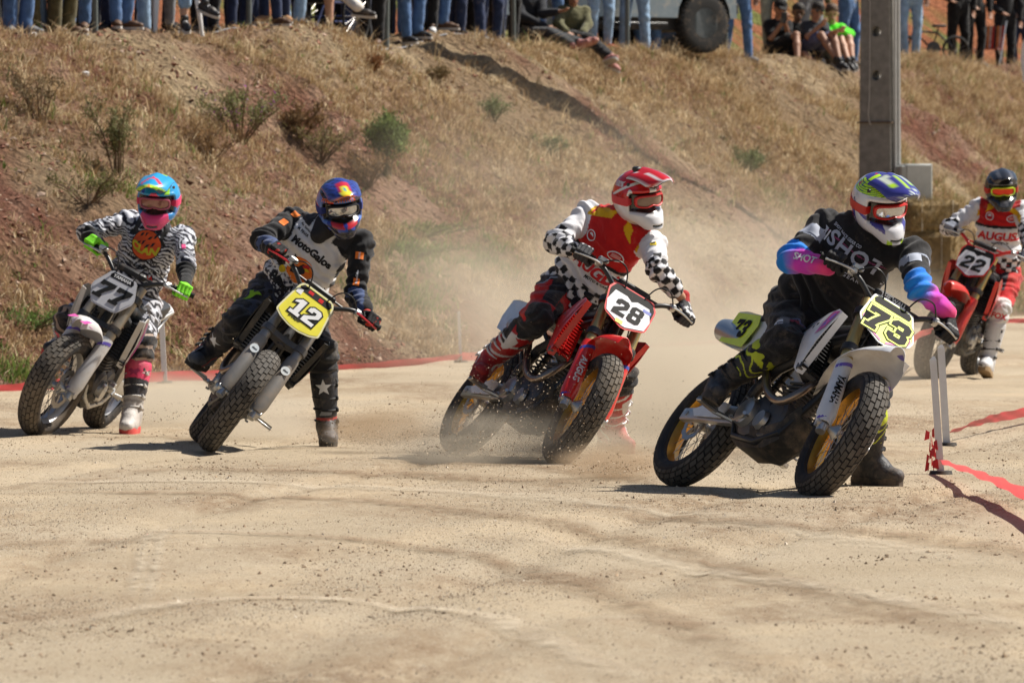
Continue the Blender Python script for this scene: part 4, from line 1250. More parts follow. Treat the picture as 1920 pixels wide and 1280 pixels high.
def drape(me, M, bvh, off=.003, maxlen=.018, reach=.35):
    bm = bmesh.new(); bm.from_mesh(me)
    bmesh.ops.triangulate(bm, faces=bm.faces[:])
    for _ in range(4):
        es = [e for e in bm.edges if e.calc_length() > maxlen]
        if not es: break
        bmesh.ops.subdivide_edges(bm, edges=es, cuts=1); bmesh.ops.triangulate(bm, faces=bm.faces[:])
    n = (M.to_3x3() @ Vector((0, 0, 1))).normalized()
    bad = []
    for v in bm.verts:
        q = M @ v.co; h = bvh.ray_cast(q + n * .12, -n, reach)
        if h[0] is None or h[1].dot(n) < .12: bad.append(v); v.co = q
        else: v.co = h[0] + n * off
    bmesh.ops.delete(bm, geom=bad, context='VERTS')
    bm.to_mesh(me); bm.free()
    for p in me.polygons: p.use_smooth = True
    return me

# ---- helmet: radius as a function of direction; local +X forward, +Y left, +Z up
def helmet_r(az, el):
    """az, el in degrees"""
    ca, sa, ce, se = np.cos(np.radians(az)), np.sin(np.radians(az)), np.cos(np.radians(el)), np.sin(np.radians(el))
    rx = np.where(ca > 0, .128, .150); ry = .122; rz = np.where(se > 0, .138, .150)
    r = 1 / np.sqrt((ca * ce / rx) ** 2 + (sa * ce / ry) ** 2 + (se / rz) ** 2)
    chin = np.exp(-((el + 46) / 17) ** 2) * np.exp(-(az / 34) ** 2) * .086 + np.exp(-((el + 40) / 15) ** 2) * np.exp(-((np.abs(az) - 55) / 30) ** 2) * .012
    r = r + chin
    def ss(x, a, b): t = np.clip((x - a) / (b - a), 0, 1); return t * t * (3 - 2 * t)
    port = ss(66 - np.abs(az), 0, 7) * ss(19 - el, 0, 5) * ss(el + 31, 0, 5)
    r = r - port * .030
    vent = ss(12 - np.abs(az), 0, 2) * np.maximum(ss(1.6 - np.abs(el + 45), 0, 1), np.maximum(ss(1.6 - np.abs(el + 51), 0, 1), ss(1.6 - np.abs(el + 39.5), 0, 1)))
    r = r - vent * .008
    brow = ss(70 - np.abs(az), 0, 12) * np.exp(-((el - 22) / 4) ** 2) * .004
    r = r + brow - .003 * np.exp(-((np.abs(az) - 30) / 3.5) ** 2) * ss(el, 40, 50) * ss(85 - el, 0, 8)
    return r, port, vent
def hel_pt(az, el, off=0):
    r, _, _ = helmet_r(np.float64(az), np.float64(el)); r = float(r) + off
    a, e = math.radians(az), math.radians(el)
    return Vector((r * math.cos(e) * math.cos(a), r * math.cos(e) * math.sin(a), r * math.sin(e)))
M_HEL = mat('helmet paint', rough=.22, attr=True, var=.05, coat=.6, dirt=.08)
M_INNER = mat('helmet padding', (.02, .02, .02), rough=.9)
def build_helmet(root, M, S):
    A = np.linspace(-180, 180, 201)[:-1]; E = np.linspace(89, -66, 140)
    ea, aa = np.meshgrid(E, A, indexing='ij')
    r, port, vent = helmet_r(aa, ea)
    ca, sa, ce, se = np.cos(np.radians(aa)), np.sin(np.radians(aa)), np.cos(np.radians(ea)), np.sin(np.radians(ea))
    V = np.stack([r * ce * ca, r * ce * sa, r * se], -1)
    # flat bottom rim
    zmin = np.where(np.abs(aa) < 90, -.150, -.115); V[..., 2] = np.maximum(V[..., 2], zmin)
    C = S['hel'](aa, ea, V)
    C = np.where((port > .35)[..., None], np.array([.015, .013, .012]), C)
    C = np.where((vent > .5)[..., None], np.array([.02, .02, .02]), C)
    nA = len(A); nE = len(E)
    g = np.arange(nA * nE).reshape(nE, nA)
    g2 = np.roll(g, -1, axis=1)
    Fq = np.stack([g[:-1], g[1:], g2[1:], g2[:-1]], -1).reshape(-1, 4)
    V = V.reshape(-1, 3)
    me = np_mesh('helmet', V, Fq, True, C.reshape(-1, 3))
    h = link('helmet', me, M_HEL, root, M)
    # top and bottom caps
    MB().lathe([(0, .1375), (.0027, .1372)], seg=8).add([tuple(V[g[-1, k]] * np.array([.97, .97, 1]) + np.array([0, 0, .006])) for k in range(nA)], [tuple(range(nA))]).build('padding', M_INNER, h)
    # peak
    pk = MB(); rings = []; K = 14; cols = []
    for i in range(13):
        u = i / 12
        x = .045 + .205 * u; wv = .100 * (1 - .10 * u) * (1 - .38 * max(0, (u - .80) / .2) ** 2); zc = .152 + .006 * u - .040 * u ** 2
        up_ = []
        for k in range(K + 1):
            a = -1 + 2 * k / K
            xx = x - .045 * abs(a) ** 2.2 * (.35 + .65 * u)
            zz = zc - .040 * abs(a) ** 2.4 + .007 * math.exp(-(a / .18) ** 2) * (1 - u * .7) - .006 * math.exp(-((abs(a) - .5) / .12) ** 2) * (1 - u)
            up_.append(Vector((xx, a * wv, zz)))
        ring = up_ + [q + Vector((-.001, 0, -.005)) for q in up_[::-1]]
        rings.append(ring)
    for ri, rg in enumerate(rings):
        for qi, q in enumerate(rg):
            pk.col = tuple(float(c) for c in S['peak'](ri / 12, q.y / .1, qi > K))
            pk.v.append(tuple(q)); pk.c.append(pk.col)
    m_ = len(rings[0])
    for i in range(len(rings) - 1):
        for k in range(m_): pk.f.append((i * m_ + k, i * m_ + (k + 1) % m_, (i + 1) * m_ + (k + 1) % m_, (i + 1) * m_ + k))
    pk.f.append(tuple(range(m_))); pk.f.append(tuple((len(rings) - 1) * m_ + k for k in range(m_)))
    pk_o = pk.build('visor', M_HEL, h, use_col=True, angle=60)
    sc = MB()
    for s in (-1, 1): sc.lathe([(0, .0), (.009, 0), (.009, .006), (0, .008)], M=frame_matrix(hel_pt(s * 68, 38, -.002), Vector((-math.sin(math.radians(s * 68)), math.cos(math.radians(s * 68)), 0)), (0, 0, 1)), seg=12)
    sc.build('visor_screw', S.get('screw', M_BLACKP), h)
    # face, goggles
    fc = MB(); rings = []
    for el in np.linspace(-44, 10, 12):
        rings.append([Vector((.096 * math.cos(math.radians(el)) * math.cos(math.radians(a)) + (.018 * math.exp(-(a / 9) ** 2) * math.exp(-((el + 16) / 9) ** 2)), .085 * math.cos(math.radians(el)) * math.sin(math.radians(a)), .12 * math.sin(math.radians(el)))) for a in np.linspace(-66, 66, 21)])
    fc.loft(rings, closed=False, cap=False)
    fc.build('face', S.get('skin', mat('face skin', (.36, .20, .13), rough=.6)), h)
    def gpt(u, v, off=0):        # u in -1..1, v in -1..1 on the goggle surface
        az = u * 50; el = -4 + v * 15.5 - (3.0 if v < 0 else 0) * abs(v) * (1 - min(1, abs(u) * 3.2)) * -1.8
        a, e = math.radians(az), math.radians(el)
        rr = .117 + off
        return Vector((rr * math.cos(e) * math.cos(a) * 1.04, rr * .98 * math.cos(e) * math.sin(a), rr * 1.02 * math.sin(e)))
    lens = MB(); rings = []
    for v in np.linspace(-.86, .86, 9): rings.append([gpt(u * (1 - .12 * abs(v) ** 3), v, .001) for u in np.linspace(-.9, .9, 21)])
    lens.loft(rings, closed=False, cap=False)
    lo = lens.build('goggle_lens', S['lens'], h)
    fr = MB(); loop = []
    for k in range(48):
        t = 2 * math.pi * k / 48; cx, cy = math.cos(t), math.sin(t)
        e_ = 4.0
        rr = 1 / (abs(cx) ** e_ + abs(cy) ** e_) ** (1 / e_)
        loop.append((cx * rr, cy * rr))
    rings = []
    for (u, v) in loop:
        c0 = gpt(u * .99, v, -.001); inn = gpt(u * .86, v * .74, .004); out = gpt(u * 1.06, v * 1.16, -.012); mid = gpt(u * .96, v * .96, .008)
        rings.append([inn, gpt(u * .90, v * .82, .009), mid, out, gpt(u * .98, v * 1.0, -.014)])
    rings.append(rings[0])
    fr.loft(rings, cap=False); fr.build('goggle_frame', S['gframe'], h)
    st = MB()
    for s in (-1, 1):
        rr = []
        for a in np.linspace(60, 180, 26):
            q = [hel_pt(s * a, -5 + 6 * (a - 60) / 120 + dv, .0035) for dv in (-9, 0, 9)]
            q2 = [hel_pt(s * a, -5 + 6 * (a - 60) / 120 + dv, -.004) for dv in (9, -9)]
            rr.append(q + q2)
        st.loft(rr)
    st.build('goggle_strap', S.get('strap', S['gframe']), h)
    def hdec(txt, size, az, el, m_, roll=0):
        c0 = hel_pt(az, el); n = c0.normalized(); xd = Vector((-math.sin(math.radians(az)), math.cos(math.radians(az)), 0)); yd = n.cross(xd)
        xd2 = xd * math.cos(roll) + yd * math.sin(roll)
        bv = BVHTree.FromPolygons([tuple(v) for v in V], Fq.tolist())
        tm = drape(text_mesh(txt, size, size * .03, .1, 0), frame_matrix(c0, xd2, Vector((0, 0, 1)) if abs(n.z) < .8 else Vector((-1, 0, 0))), bv, .0022, .012)
        link('lettering', tm, m_, h)
    for d in S.get('htxt', []): hdec(*d)
    bvp = BVHTree.FromPolygons(pk.v, pk.f)
    for (txt, size, x, y, m_) in S.get('ptxt', []):
        tm = drape(text_mesh(txt, size, size * .03, .15, 0), frame_matrix(Vector((x, y, .15)), (0, 1, 0), (-1, 0, .0)), bvp, .0015, .02)
        link('lettering', tm, m_, pk_o)
    return h

def hand_mesh(name, c, g, wrist, h=.0031, glove=None):
    """hand closed round a grip: c centre, g axis pointing outboard, wrist position"""
    g = g.normalized()
    a = wrist - c; a = (a - g * a.dot(g)).normalized(); b = g.cross(a)
    if b.z < 0: b = -b
    def q(ang, r, o): t = math.radians(ang); return c + a * math.cos(t) * r + b * math.sin(t) * r + g * o
    F_ = Field(h, .006)
    wr = c + (wrist - c).normalized() * .085
    ends = (272, 284, 280, 262); rad = (.0112, .0118, .0116, .0102)
    for j, o in enumerate((-.033, -.011, .011, .031)):
        kn = q(100 + 4 * (j in (1, 2)), .047 - .003 * (j == 3), o)
        F_.cap(wr + g * o * .45, kn, .017, .0135, 1, k=.012)
        p1 = q(165, .046, o * 1.02); p2 = q(222, .037, o * 1.02); p3 = q(ends[j], .031, o * 1.02)
        F_.cap(kn, p1, rad[j] + .0015, rad[j], 2, k=.004).cap(p1, p2, rad[j], rad[j] - .0008, 2, k=.003).cap(p2, p3, rad[j] - .0008, rad[j] - .002, 2, k=.003)
    F_.cap(wr, q(40, .030, -.008), .024, .020, 1, k=.015)
    t0 = wr.lerp(c, .35) - g * .022; t1 = q(-25, .044, -.052); t2 = q(-75, .036, -.050); t3 = q(-112, .032, -.040)
    F_.cap(t0, t1, .017, .0135, 3, k=.010).cap(t1, t2, .0135, .012, 3, k=.004).cap(t2, t3, .012, .0105, 3, k=.004)
    F_.cap(wr, wr + (wrist - wr).normalized() * .035, .027, .029, 4, k=.012)
    V, Q = F_.extract(); bi, bt = F_.nearest(V)
    return V, Q, bi, bt, wr

M_CLOTH = mat('jersey cloth', rough=.85, attr=True, var=.06, spec=.25, bump=.25, bscale=220, sheen=.2, dirt=.10)
M_CLOTHD = mat('dusty race cloth', rough=.85, attr=True, var=.10, spec=.25, bump=.35, bscale=160, sheen=.2, dirt=.32, dirtcol=(.30, .24, .18))
M_BOOT = mat('boot leather', rough=.55, attr=True, var=.12, spec=.4, bump=.3, bscale=90, dirt=.40, dirtcol=(.28, .22, .165))
M_GLOVE = mat('glove fabric', rough=.7, attr=True, var=.12, spec=.3, bump=.4, bscale=300, dirt=.15)
M_SKIN = mat('skin', (.46, .25, .16), rough=.55, var=.10, spec=.35)
M_SOLE = mat('boot sole rubber', (.03, .028, .026), rough=.8, dirt=.5)
RID = {}
def V3(v): return np.array(v, float)
def rider(num, label, J, S):
    root_b, M0, MS, grips = BIKES[num]
    D0 = (M0 @ Vector((.45, 0, .9))).y
    px_ = lambda k: P(J[k][0], J[k][1], D0 + J[k][2])
    pel, neck, shR, shL = px_('pelvis'), px_('neck'), px_('shR'), px_('shL')
    base = Vector((pel.x, pel.y, zat(pel.x, pel.y)))
    root = empty('person', base, label, 'rider', 'riders on racing motorcycles')
    T = Matrix.Translation(-base)
    rel = lambda v: v - base
    up = (neck - pel).normalized(); lat = (shL - shR); lat = (lat - up * lat.dot(up)).normalized(); fwd = lat.cross(up).normalized()
    # hips
    hip = {-1: pel - lat * .10 - up * .02, 1: pel + lat * .10 - up * .02}
    arm = {}
    for s, k, sh in ((-1, 'elR', shR), (1, 'elL', shL)):
        gc, gd = grips[s]
        el_h = px_(k)
        back = (el_h - gc); back = (back - gd * back.dot(gd)).normalized()
        wrist = gc + back * .085 + Vector((0, 0, .012))
        el = ik(sh, wrist, .295, .255, el_h)
        back = (el - gc); back = (back - gd * back.dot(gd)).normalized()
        wrist = gc + (back * .8 + (el - gc).normalized() * .3).normalized() * .088
        arm[s] = (sh, el, wrist, gc, gd)
        0 and print(num, 'arm', s, 'px elbow', proj(el), 'hand', proj(gc), 'len %.2f %.2f' % ((el - sh).length, (wrist - el).length))
    leg = {}
    for s, kk, kf in ((-1, 'knR', 'ftR'), (1, 'knL', 'ftL')):
        f = J[kf]
        if f[0] == 'peg':
            pg = M0 @ Vector((.42, s * .235, .34)); upb = (M0.to_3x3() @ Vector((0, 0, 1)))
            hd = (M0.to_3x3() @ Vector((1, 0, 0)))
            tdir = (hd * .9 + (M0.to_3x3() @ Vector((0, s, 0))) * .28 - upb * .12).normalized()
            sole_up = (upb - tdir * upb.dot(tdir)).normalized()
            ank = pg + upb * .112 - tdir * f[1] + (M0.to_3x3() @ Vector((0, s, 0))) * f[2]
        else:
            ank = px_(kf)
            gz = zat(ank.x, ank.y)
            if f[3] is not None: ank.z = gz + .115 + f[3]
            td = Vector(f[4]).normalized(); tdir = td; sole_up = Vector((0, 0, 1)); sole_up = (sole_up - td * sole_up.dot(td)).normalized()
        kn = ik(hip[s], ank, .43, .42, px_(kk))
        leg[s] = (hip[s], kn, ank, tdir, sole_up)
        0 and print(num, 'leg', s, 'knee', proj(kn), 'ankle', proj(ank), 'reach %.2f' % (ank - hip[s]).length)
    head = px_('head')
    hy, hp_, hr = (math.radians(a) for a in J['face'])
    MH = T @ Matrix.Translation(head) @ Matrix.Scale(1.07, 4) @ Matrix.Rotation(hy - math.pi / 2, 4, 'Z') @ Matrix.Rotation(hp_, 4, 'Y') @ Matrix.Rotation(hr, 4, 'X')
    # body (skin) under the clothes
    B = Field(.012, .03)
    sq = (fwd, .74)
    hd0 = head - up * .02
    B.cap(rel(pel), rel(pel + up * .22), .125, .115, 0, sq).cap(rel(pel + up * .25), rel(neck - up * .10), .12, .125, 0, sq)
    B.cap(rel(neck - up * .05), rel(hd0 - (hd0 - neck) * .3), .055, .052, 0).cap(rel(hd0), rel(hd0 + (MH.to_3x3() @ Vector((0, 0, 1))) * .03), .078, .076, 0)
    for s in (-1, 1):
        sh, el, wr, gc, gd = arm[s]
        B.cap(rel(neck - up * .05), rel(sh), .05, .05, 0).cap(rel(sh), rel(el), .047, .038, 0).cap(rel(el), rel(wr), .039, .026, 0)
        h_, kn, an, td, su = leg[s]
        B.cap(rel(h_), rel(kn), .080, .052, 0).cap(rel(kn), rel(an), .050, .035, 0).cap(rel(an), rel(an + td * .10 - su * .05), .035, .03, 0)
    V, Q = B.extract()
    link('body', np_mesh('body', V, Q, True), S.get('skinm', M_SKIN), root)
    # jersey
    Fj = Field(.0062, .035)
    wj = S.get('girth', 1.0)
    sqj = (fwd, .70)
    Fj.cap(rel(pel + up * .015), rel(pel + up * .2), .180 * wj, .170 * wj, 0, sqj)
    Fj.cap(rel(pel + up * .2), rel(neck - up * .15), .170 * wj, .172 * wj, 0, sqj)
    Fj.cap(rel(neck - up * .15), rel(neck - up * .06), .165 * wj, .115, 0, sqj, k=.05)
    Fj.cap(rel(neck - up * .10), rel(neck + (head - neck) * .12), .075, .066, 0, k=.03)
    ab = S.get('armb', 1.0)
    for s in (-1, 1):
        sh, el, wr, gc, gd = arm[s]
        Fj.cap(rel(neck - up * .085 + lat * s * .05), rel(sh), .070, .073 * ab, 1 if s < 0 else 3, k=.05)
        Fj.cap(rel(sh), rel(el), .070 * ab, .053 * ab, 1 if s < 0 else 3, k=.03)
        e2 = el + (wr - el) * S.get('cuff', .97)
        Fj.cap(rel(el), rel(e2), .054 * ab, (.038 if S.get('cuff', .97) > .9 else .050) * ab, 2 if s < 0 else 4, k=.02)
    V, Q = Fj.extract()
    bi, bt = Fj.nearest(V)
    V = folds(V, Q, S.get('fold', .017), 9, seed=int(num))
    N_ = vnormals(V, Q); el_n = fbm(V[:, 0] * 5 + 3, V[:, 1] * 5, V[:, 2] * 5, o=2) * 9
    dsp = np.zeros(len(V))
    for s in (-1, 1):
        sh, el, wr, gc, gd = arm[s]; e0 = V3(rel(el)); dd_ = np.linalg.norm(V - e0, axis=1); ax_ = V3(wr - sh); ax_ /= np.linalg.norm(ax_)
        w1 = np.exp(-(dd_ / .13) ** 2) * (bi > 0); dsp += w1 * .011 * np.sin((V - e0) @ ax_ * 120 + el_n)
        s0 = V3(rel(sh)); dd_ = np.linalg.norm(V - s0, axis=1); dsp += np.exp(-(dd_ / .14) ** 2) * .009 * np.sin((V - s0) @ V3((el - neck).normalized()) * 90 + el_n * 1.3)
    hz = (V - V3(rel(pel))) @ V3(up)
    dsp += (bi == 0) * (.010 * np.exp(-((hz - .12) / .12) ** 2) + .0045) * np.sin(hz * 85 + (V @ V3(lat)) * 38 + el_n * 1.6)
    V = V + N_ * dsp[:, None]
    def torso_uv(V):
        r = V - V3(rel(pel)); return r @ V3(lat), r @ V3(up), r @ V3(fwd)
    u, v, w_ = torso_uv(V)
    Lt = (neck - pel).length
    ang = np.zeros(len(V)); along = np.zeros(len(V))
    for s in (-1, 1):
        sh, el, wr, gc, gd = arm[s]
        for bid, a, b in ((1 if s < 0 else 3, sh, el), (2 if s < 0 else 4, el, wr)):
            m = bi == bid; ab_ = V3(rel(b)) - V3(rel(a)); L = np.linalg.norm(ab_); d = ab_ / L
            q = V[m] - V3(rel(a)); tt = q @ d
            e1 = np.cross(d, V3(fwd)); e1 /= np.linalg.norm(e1); e2_ = np.cross(d, e1)
            ang[m] = np.arctan2(q @ e2_, q @ e1); along[m] = tt / L
    col = S['jersey'](u, v / Lt, w_, bi, along, ang, V)
    jm = np_mesh('jersey', V, Q, True, col)
    jo = link('jersey', jm, S.get('jmat', M_CLOTH), root)
    Qt = Q[(bi[Q] == 0).any(1)]
    bv = BVHTree.FromPolygons([tuple(x) for x in V], Q.tolist()); bvT = BVHTree.FromPolygons([tuple(x) for x in V], Qt.tolist())
    def torso_M(u_, v_, rot=0):
        o = rel(pel) + lat * u_ + up * (v_ * Lt) + fwd * .25
        x = lat * math.cos(rot) + up * math.sin(rot)
        return frame_matrix(o, x, up * math.cos(rot) - lat * math.sin(rot))
    for t_ in S.get('jtxt', []):
        txt, size, u_, v_, m_ = t_[:5]; o_ = t_[5] if len(t_) > 5 else {}
        tm = text_mesh(txt, size, o_.get('bold', .03) * size, o_.get('shear', 0), 0, o_.get('space', 1))
        sx(tm, o_.get('fx', 1), 1)
        if o_.get('arc'):
            for vv in tm.vertices: vv.co.y -= o_['arc'] * vv.co.x ** 2
        link('lettering', drape(tm, torso_M(u_, v_, o_.get('rot', 0)), bvT, o_.get('off', .003), .014, .5), m_, jo)
    for sh_ in S.get('jshape', []):
        polys, u_, v_, m_, o_ = sh_
        md = bpy.data.meshes.new('print')
        md.from_pydata([(x, y, 0) for p in polys for x, y in p], [], (lambda: [list(range(sum(len(q) for q in polys[:i]), sum(len(q) for q in polys[:i + 1]))) for i in range(len(polys))])())
        link('print', drape(md, torso_M(u_, v_, o_.get('rot', 0)), bvT, o_.get('off', .002), .014, .5), m_, jo)
    if S.get('collar'):
        Fc = Field(.007, .03); f0 = fwd * .06
        Fc.cap(rel(neck + up * .02 + fwd * .07), rel(neck - up * .03 + fwd * .12), .075, .05, 0, (fwd, .8))
        Vc, Qc = Fc.extract(); link('neck_brace', np_mesh('neck_brace', Vc, Qc, True), S['collar'], root)
    # sleeve prints
    for t_ in S.get('atxt', []):
        s, seg_, tt, txt, size, m_, o_ = t_
        sh, el, wr, gc, gd = arm[s]; a, b = (sh, el) if seg_ == 0 else (el, wr)
        ctr = rel(a.lerp(b, tt)); d = (b - a).normalized()
        nrm = Vector(o_.get('n', (0, -1, .3))); nrm = (nrm - d * nrm.dot(d)).normalized()
        xd = d if d.x * 1 > 0 or o_.get('keep') else -d
        if o_.get('down'): xd = d
        M_ = frame_matrix(ctr + nrm * .2, xd, nrm.cross(xd))
        if (M_.to_3x3() @ Vector((0, 0, 1))).dot(nrm) < 0: M_ = frame_matrix(ctr + nrm * .2, xd, -nrm.cross(xd))
        if txt.startswith('#'):
            w2, h2 = size; tm = bpy.data.meshes.new('patch'); tm.from_pydata([(-w2, -h2, 0), (w2, -h2, 0), (w2, h2, 0), (-w2, h2, 0)], [], [(0, 1, 2, 3)])
        else: tm = text_mesh(txt, size, .03 * size, 0, 0)
        link('patch' if txt.startswith('#') else 'lettering', drape(tm, M_, bv, o_.get('off', .003), .012, .4), m_, jo)
    # trousers
    Ft = Field(.0065, .04)
    gt = S.get('tgirth', 1.0)
    Ft.cap(rel(pel - up * .04), rel(pel + up * .08), .165 * wj, .162 * wj, 0, (fwd, .74))
    for s in (-1, 1):
        h_, kn, an, td, su = leg[s]; b0 = 1 if s < 0 else 3
        Ft.cap(rel(h_), rel(kn), .108 * gt, .082 * gt, b0, k=.04)
        kf = (h_.lerp(kn, .9) - h_.lerp(an, .5)); kf = (kn - h_.lerp(an, .5)).normalized()
        Ft.cap(rel(kn + kf * .012 - (an - kn).normalized() * .02), rel(kn + kf * .012 + (an - kn).normalized() * .07), .078 * gt, .070, b0 + 1, k=.03)
        Ft.cap(rel(kn), rel(kn.lerp(an, .40)), .078 * gt, .070, b0 + 1, k=.02)
    V, Q = Ft.extract(); V = folds(V, Q, .016, 10, seed=int(num) + 3); N_ = vnormals(V, Q); V = V + N_ * (.0065 * np.sin(V[:, 2] * 95 + fbm(V[:, 0] * 7, V[:, 1] * 7, V[:, 2] * 7, o=2) * 14))[:, None]
    bi, bt = Ft.nearest(V)
    al = np.zeros(len(V)); an_ = np.zeros(len(V)); side = np.zeros(len(V))
    for s in (-1, 1):
        h_, kn, an, td, su = leg[s]; b0 = 1 if s < 0 else 3
        for bid, a, b in ((b0, h_, kn), (b0 + 1, kn, an)):
            m = bi == bid; ab_ = V3(b) - V3(a); L = np.linalg.norm(ab_); d = ab_ / L; q = V[m] - V3(rel(a))
            fr_ = V3(kn - h_.lerp(an, .5)); fr_ -= d * (fr_ @ d); fr_ /= np.linalg.norm(fr_); sd = np.cross(d, fr_)
            al[m] = (q @ d) / L; an_[m] = np.degrees(np.arctan2(q @ sd * -s, q @ fr_)); side[m] = s
    col = S['trousers'](al, an_, bi, side, V)
    to = link('trousers', np_mesh('trousers', V, Q, True, col), S.get('tmat', M_CLOTHD), root)
    bvt = BVHTree.FromPolygons([tuple(x) for x in V], Q.tolist())
    for (s, seg_, tt, txt, size, m_, nrm, rot) in S.get('ltxt', []):
        h_, kn, an, td, su = leg[s]; a, b = (h_, kn) if seg_ == 0 else (kn, an)
        ctr = rel(a.lerp(b, tt)); d = (b - a).normalized(); nrm = Vector(nrm); nrm = (nrm - d * nrm.dot(d)).normalized()
        xd = nrm.cross(d) if rot == 0 else d
        if rot == 0 and xd.x < 0: xd = -xd
        M_ = frame_matrix(ctr + nrm * .2, xd, nrm.cross(xd))
        link('lettering', drape(text_mesh(txt, size, .04 * size, .1, 0), M_, bvt, .003, .012, .4), m_, to)
    # boots
    for s in (-1, 1):
        h_, kn, an, td, su = leg[s]
        Fb = Field(.0055, .02)
        top = kn.lerp(an, .30); shd = (kn - an).normalized()
        lt_ = td.cross(su).normalized()
        an2 = an + shd * .02
        calf = (td * -1); calf = (calf - shd * calf.dot(shd)).normalized()
        Fb.cap(rel(top), rel(an2), .082, .062, 0, (lt_, .92)).cap(rel(top + calf * .012), rel(kn.lerp(an, .6) + calf * .012), .076, .068, 0)
        Fb.cap(rel(kn.lerp(an, .33) - calf * .03), rel(an2 - calf * .012), .054, .044, 3, k=.01)
        Fb.cap(rel(an - su * .045 - td * .045), rel(an - su * .060 + td * .10), .052, .050, 1, (lt_, .95), k=.03)
        Fb.cap(rel(an - su * .060 + td * .08), rel(an - su * .064 + td * .165), .050, .043, 2, (su, .85), k=.03)
        Fb.cap(rel(an), rel(an - su * .02 + td * .07), .058, .048, 1, k=.03)
        V, Q = Fb.extract(); V = folds(V, Q, .003, 26, seed=int(num) + s)
        bi, bt = Fb.nearest(V)
        q = V - V3(rel(an)); hh = q @ V3(shd) / (kn - an).length; tt = q @ V3(td); lt2 = q @ V3(lt_)
        col = S['boot'](hh, tt, lt2, bi, V, s)
        bo = link('boot', np_mesh('boot', V, Q, True, col), M_BOOT, root)
        so = MB(); rings = []
        for (x_, w_) in ((-.085, .026), (-.07, .040), (-.03, .044), (.03, .043), (.10, .049), (.15, .047), (.185, .034), (.198, .018)):
            rings.append([rel(an) + td * x_ + lt_ * y * w_ - su * z for y, z in ((-1, .076), (-1.04, .092), (-.95, .115), (.95, .115), (1.04, .092), (1, .076))])
        so.loft(rings); so.build('sole', S.get('sole', M_SOLE), bo)
        for (pl_, tt_, w2) in S.get('bootdec', []):
            fz = (td - shd * td.dot(shd)).normalized(); oc = rel(kn.lerp(an, tt_)); nn_ = (fz + (Vector((-.3, -1, 0)) * .8)).normalized(); nn_ = (nn_ - shd * nn_.dot(shd)).normalized()
            md = bpy.data.meshes.new('emblem'); md.from_pydata([(x, y, 0) for x, y in pl_], [], [list(range(len(pl_)))])
            bvb = BVHTree.FromPolygons([tuple(x) for x in V], Q.tolist())
            link('emblem', drape(md, frame_matrix(oc + nn_ * .2, nn_.cross(shd) * -1, shd), bvb, .003, .012, .4), w2, bo)
        bk = MB()
        outn = lt_ * (1 if s > 0 else -1)
        if outn.dot(rel(an) - rel(leg[-s][2])) < 0: outn = -outn
        for t_ in (.42, .60, .76, .92):
            c0 = rel(kn.lerp(an, t_)); r_ = .078 - .014 * t_
            Mk = frame_matrix(c0 + outn * r_ , td - shd * td.dot(shd), shd)
            bk.box((0.01, 0, .002), (.075, .018, .008), M=Mk, bev=.003); bk.box((.035, 0, .006), (.030, .024, .010), M=Mk, bev=.003)
            pts = [c0 + (outn * math.cos(a) + (td - shd * td.dot(shd)).normalized() * math.sin(a)) * (r_ + .001) for a in [math.radians(x) for x in range(-20, 200, 18)]]
            bk.tube(pts, .006, 6, flat=1)
        bk.build('buckle', S.get('buckle', M_BLACKP), bo)
        # gloves
    for s in (-1, 1):
        sh, el, wr, gc, gd = arm[s]
        V, Q, bi, bt, wp = hand_mesh('glove', gc, gd, wr)
        V = V - V3(base)
        col = S['glove'](bi, bt, V, s)
        link('glove', np_mesh('glove', V, Q, True, col), M_GLOVE, root)
    build_helmet(root, MH, S)
    return root
def proj(p):
    d = p - Vector((0, 0, CAMH)); y = d.y * CP - d.z * SP; v = d.y * SP + d.z * CP
    return (round(960 + d.x / y * FPX), round(640 - v / y * FPX))

# ---- colour helpers
def cst(c): return lambda *a: np.tile(np.array(c, float), (len(a[0]), 1))
def lay(base, m, c): return np.where(m[:, None], np.array(c, float), base)
K_, Wt, Rd = (.013, .013, .015), (.72, .72, .75), (.55, .012, .012)
LIME = (.50, .80, .02); BLU = (.015, .22, .75); MAG = (.62, .05, .50)
def check(a, b): return (np.floor(a) + np.floor(b)) % 2 == 0
def zebra(x, y, z, f=1.0):
    wx = fbm(x * 9, y * 9, z * 7, o=3) * 8
    return np.sin(z * 200 * f + wx * 4.2 + x * 90 * f) > -.05
def panels(aa, ea, V, cols, seed, sc=9.0, base=None, th=.5):
    """angular colour shards"""
    C = np.tile(np.array(cols[0], float), (*aa.shape, 1))
    for i, c in enumerate(cols[1:]):
        n = noise3(V[..., 0] * sc * 1.4 + seed + i * 9.1 + np.abs(V[..., 1]) * 6, np.abs(V[..., 1]) * sc * 2 + i * 3.3, V[..., 2] * sc * 2.2 + i * 5 + V[..., 0] * 7)
        C = np.where((n > th + .04 * i)[..., None], np.array(c), C)
    return C
def star_poly(r, n=5, k=.42, ph=math.pi / 2): return [(r * (1 if i % 2 == 0 else k) * math.cos(ph + i * math.pi / n), r * (1 if i % 2 == 0 else k) * math.sin(ph + i * math.pi / n)) for i in range(2 * n)]
def disc_poly(r, n=28, cx=0, cy=0, ry=None): return [(cx + r * math.cos(2 * math.pi * i / n), cy + (ry or r) * math.sin(2 * math.pi * i / n)) for i in range(n)]
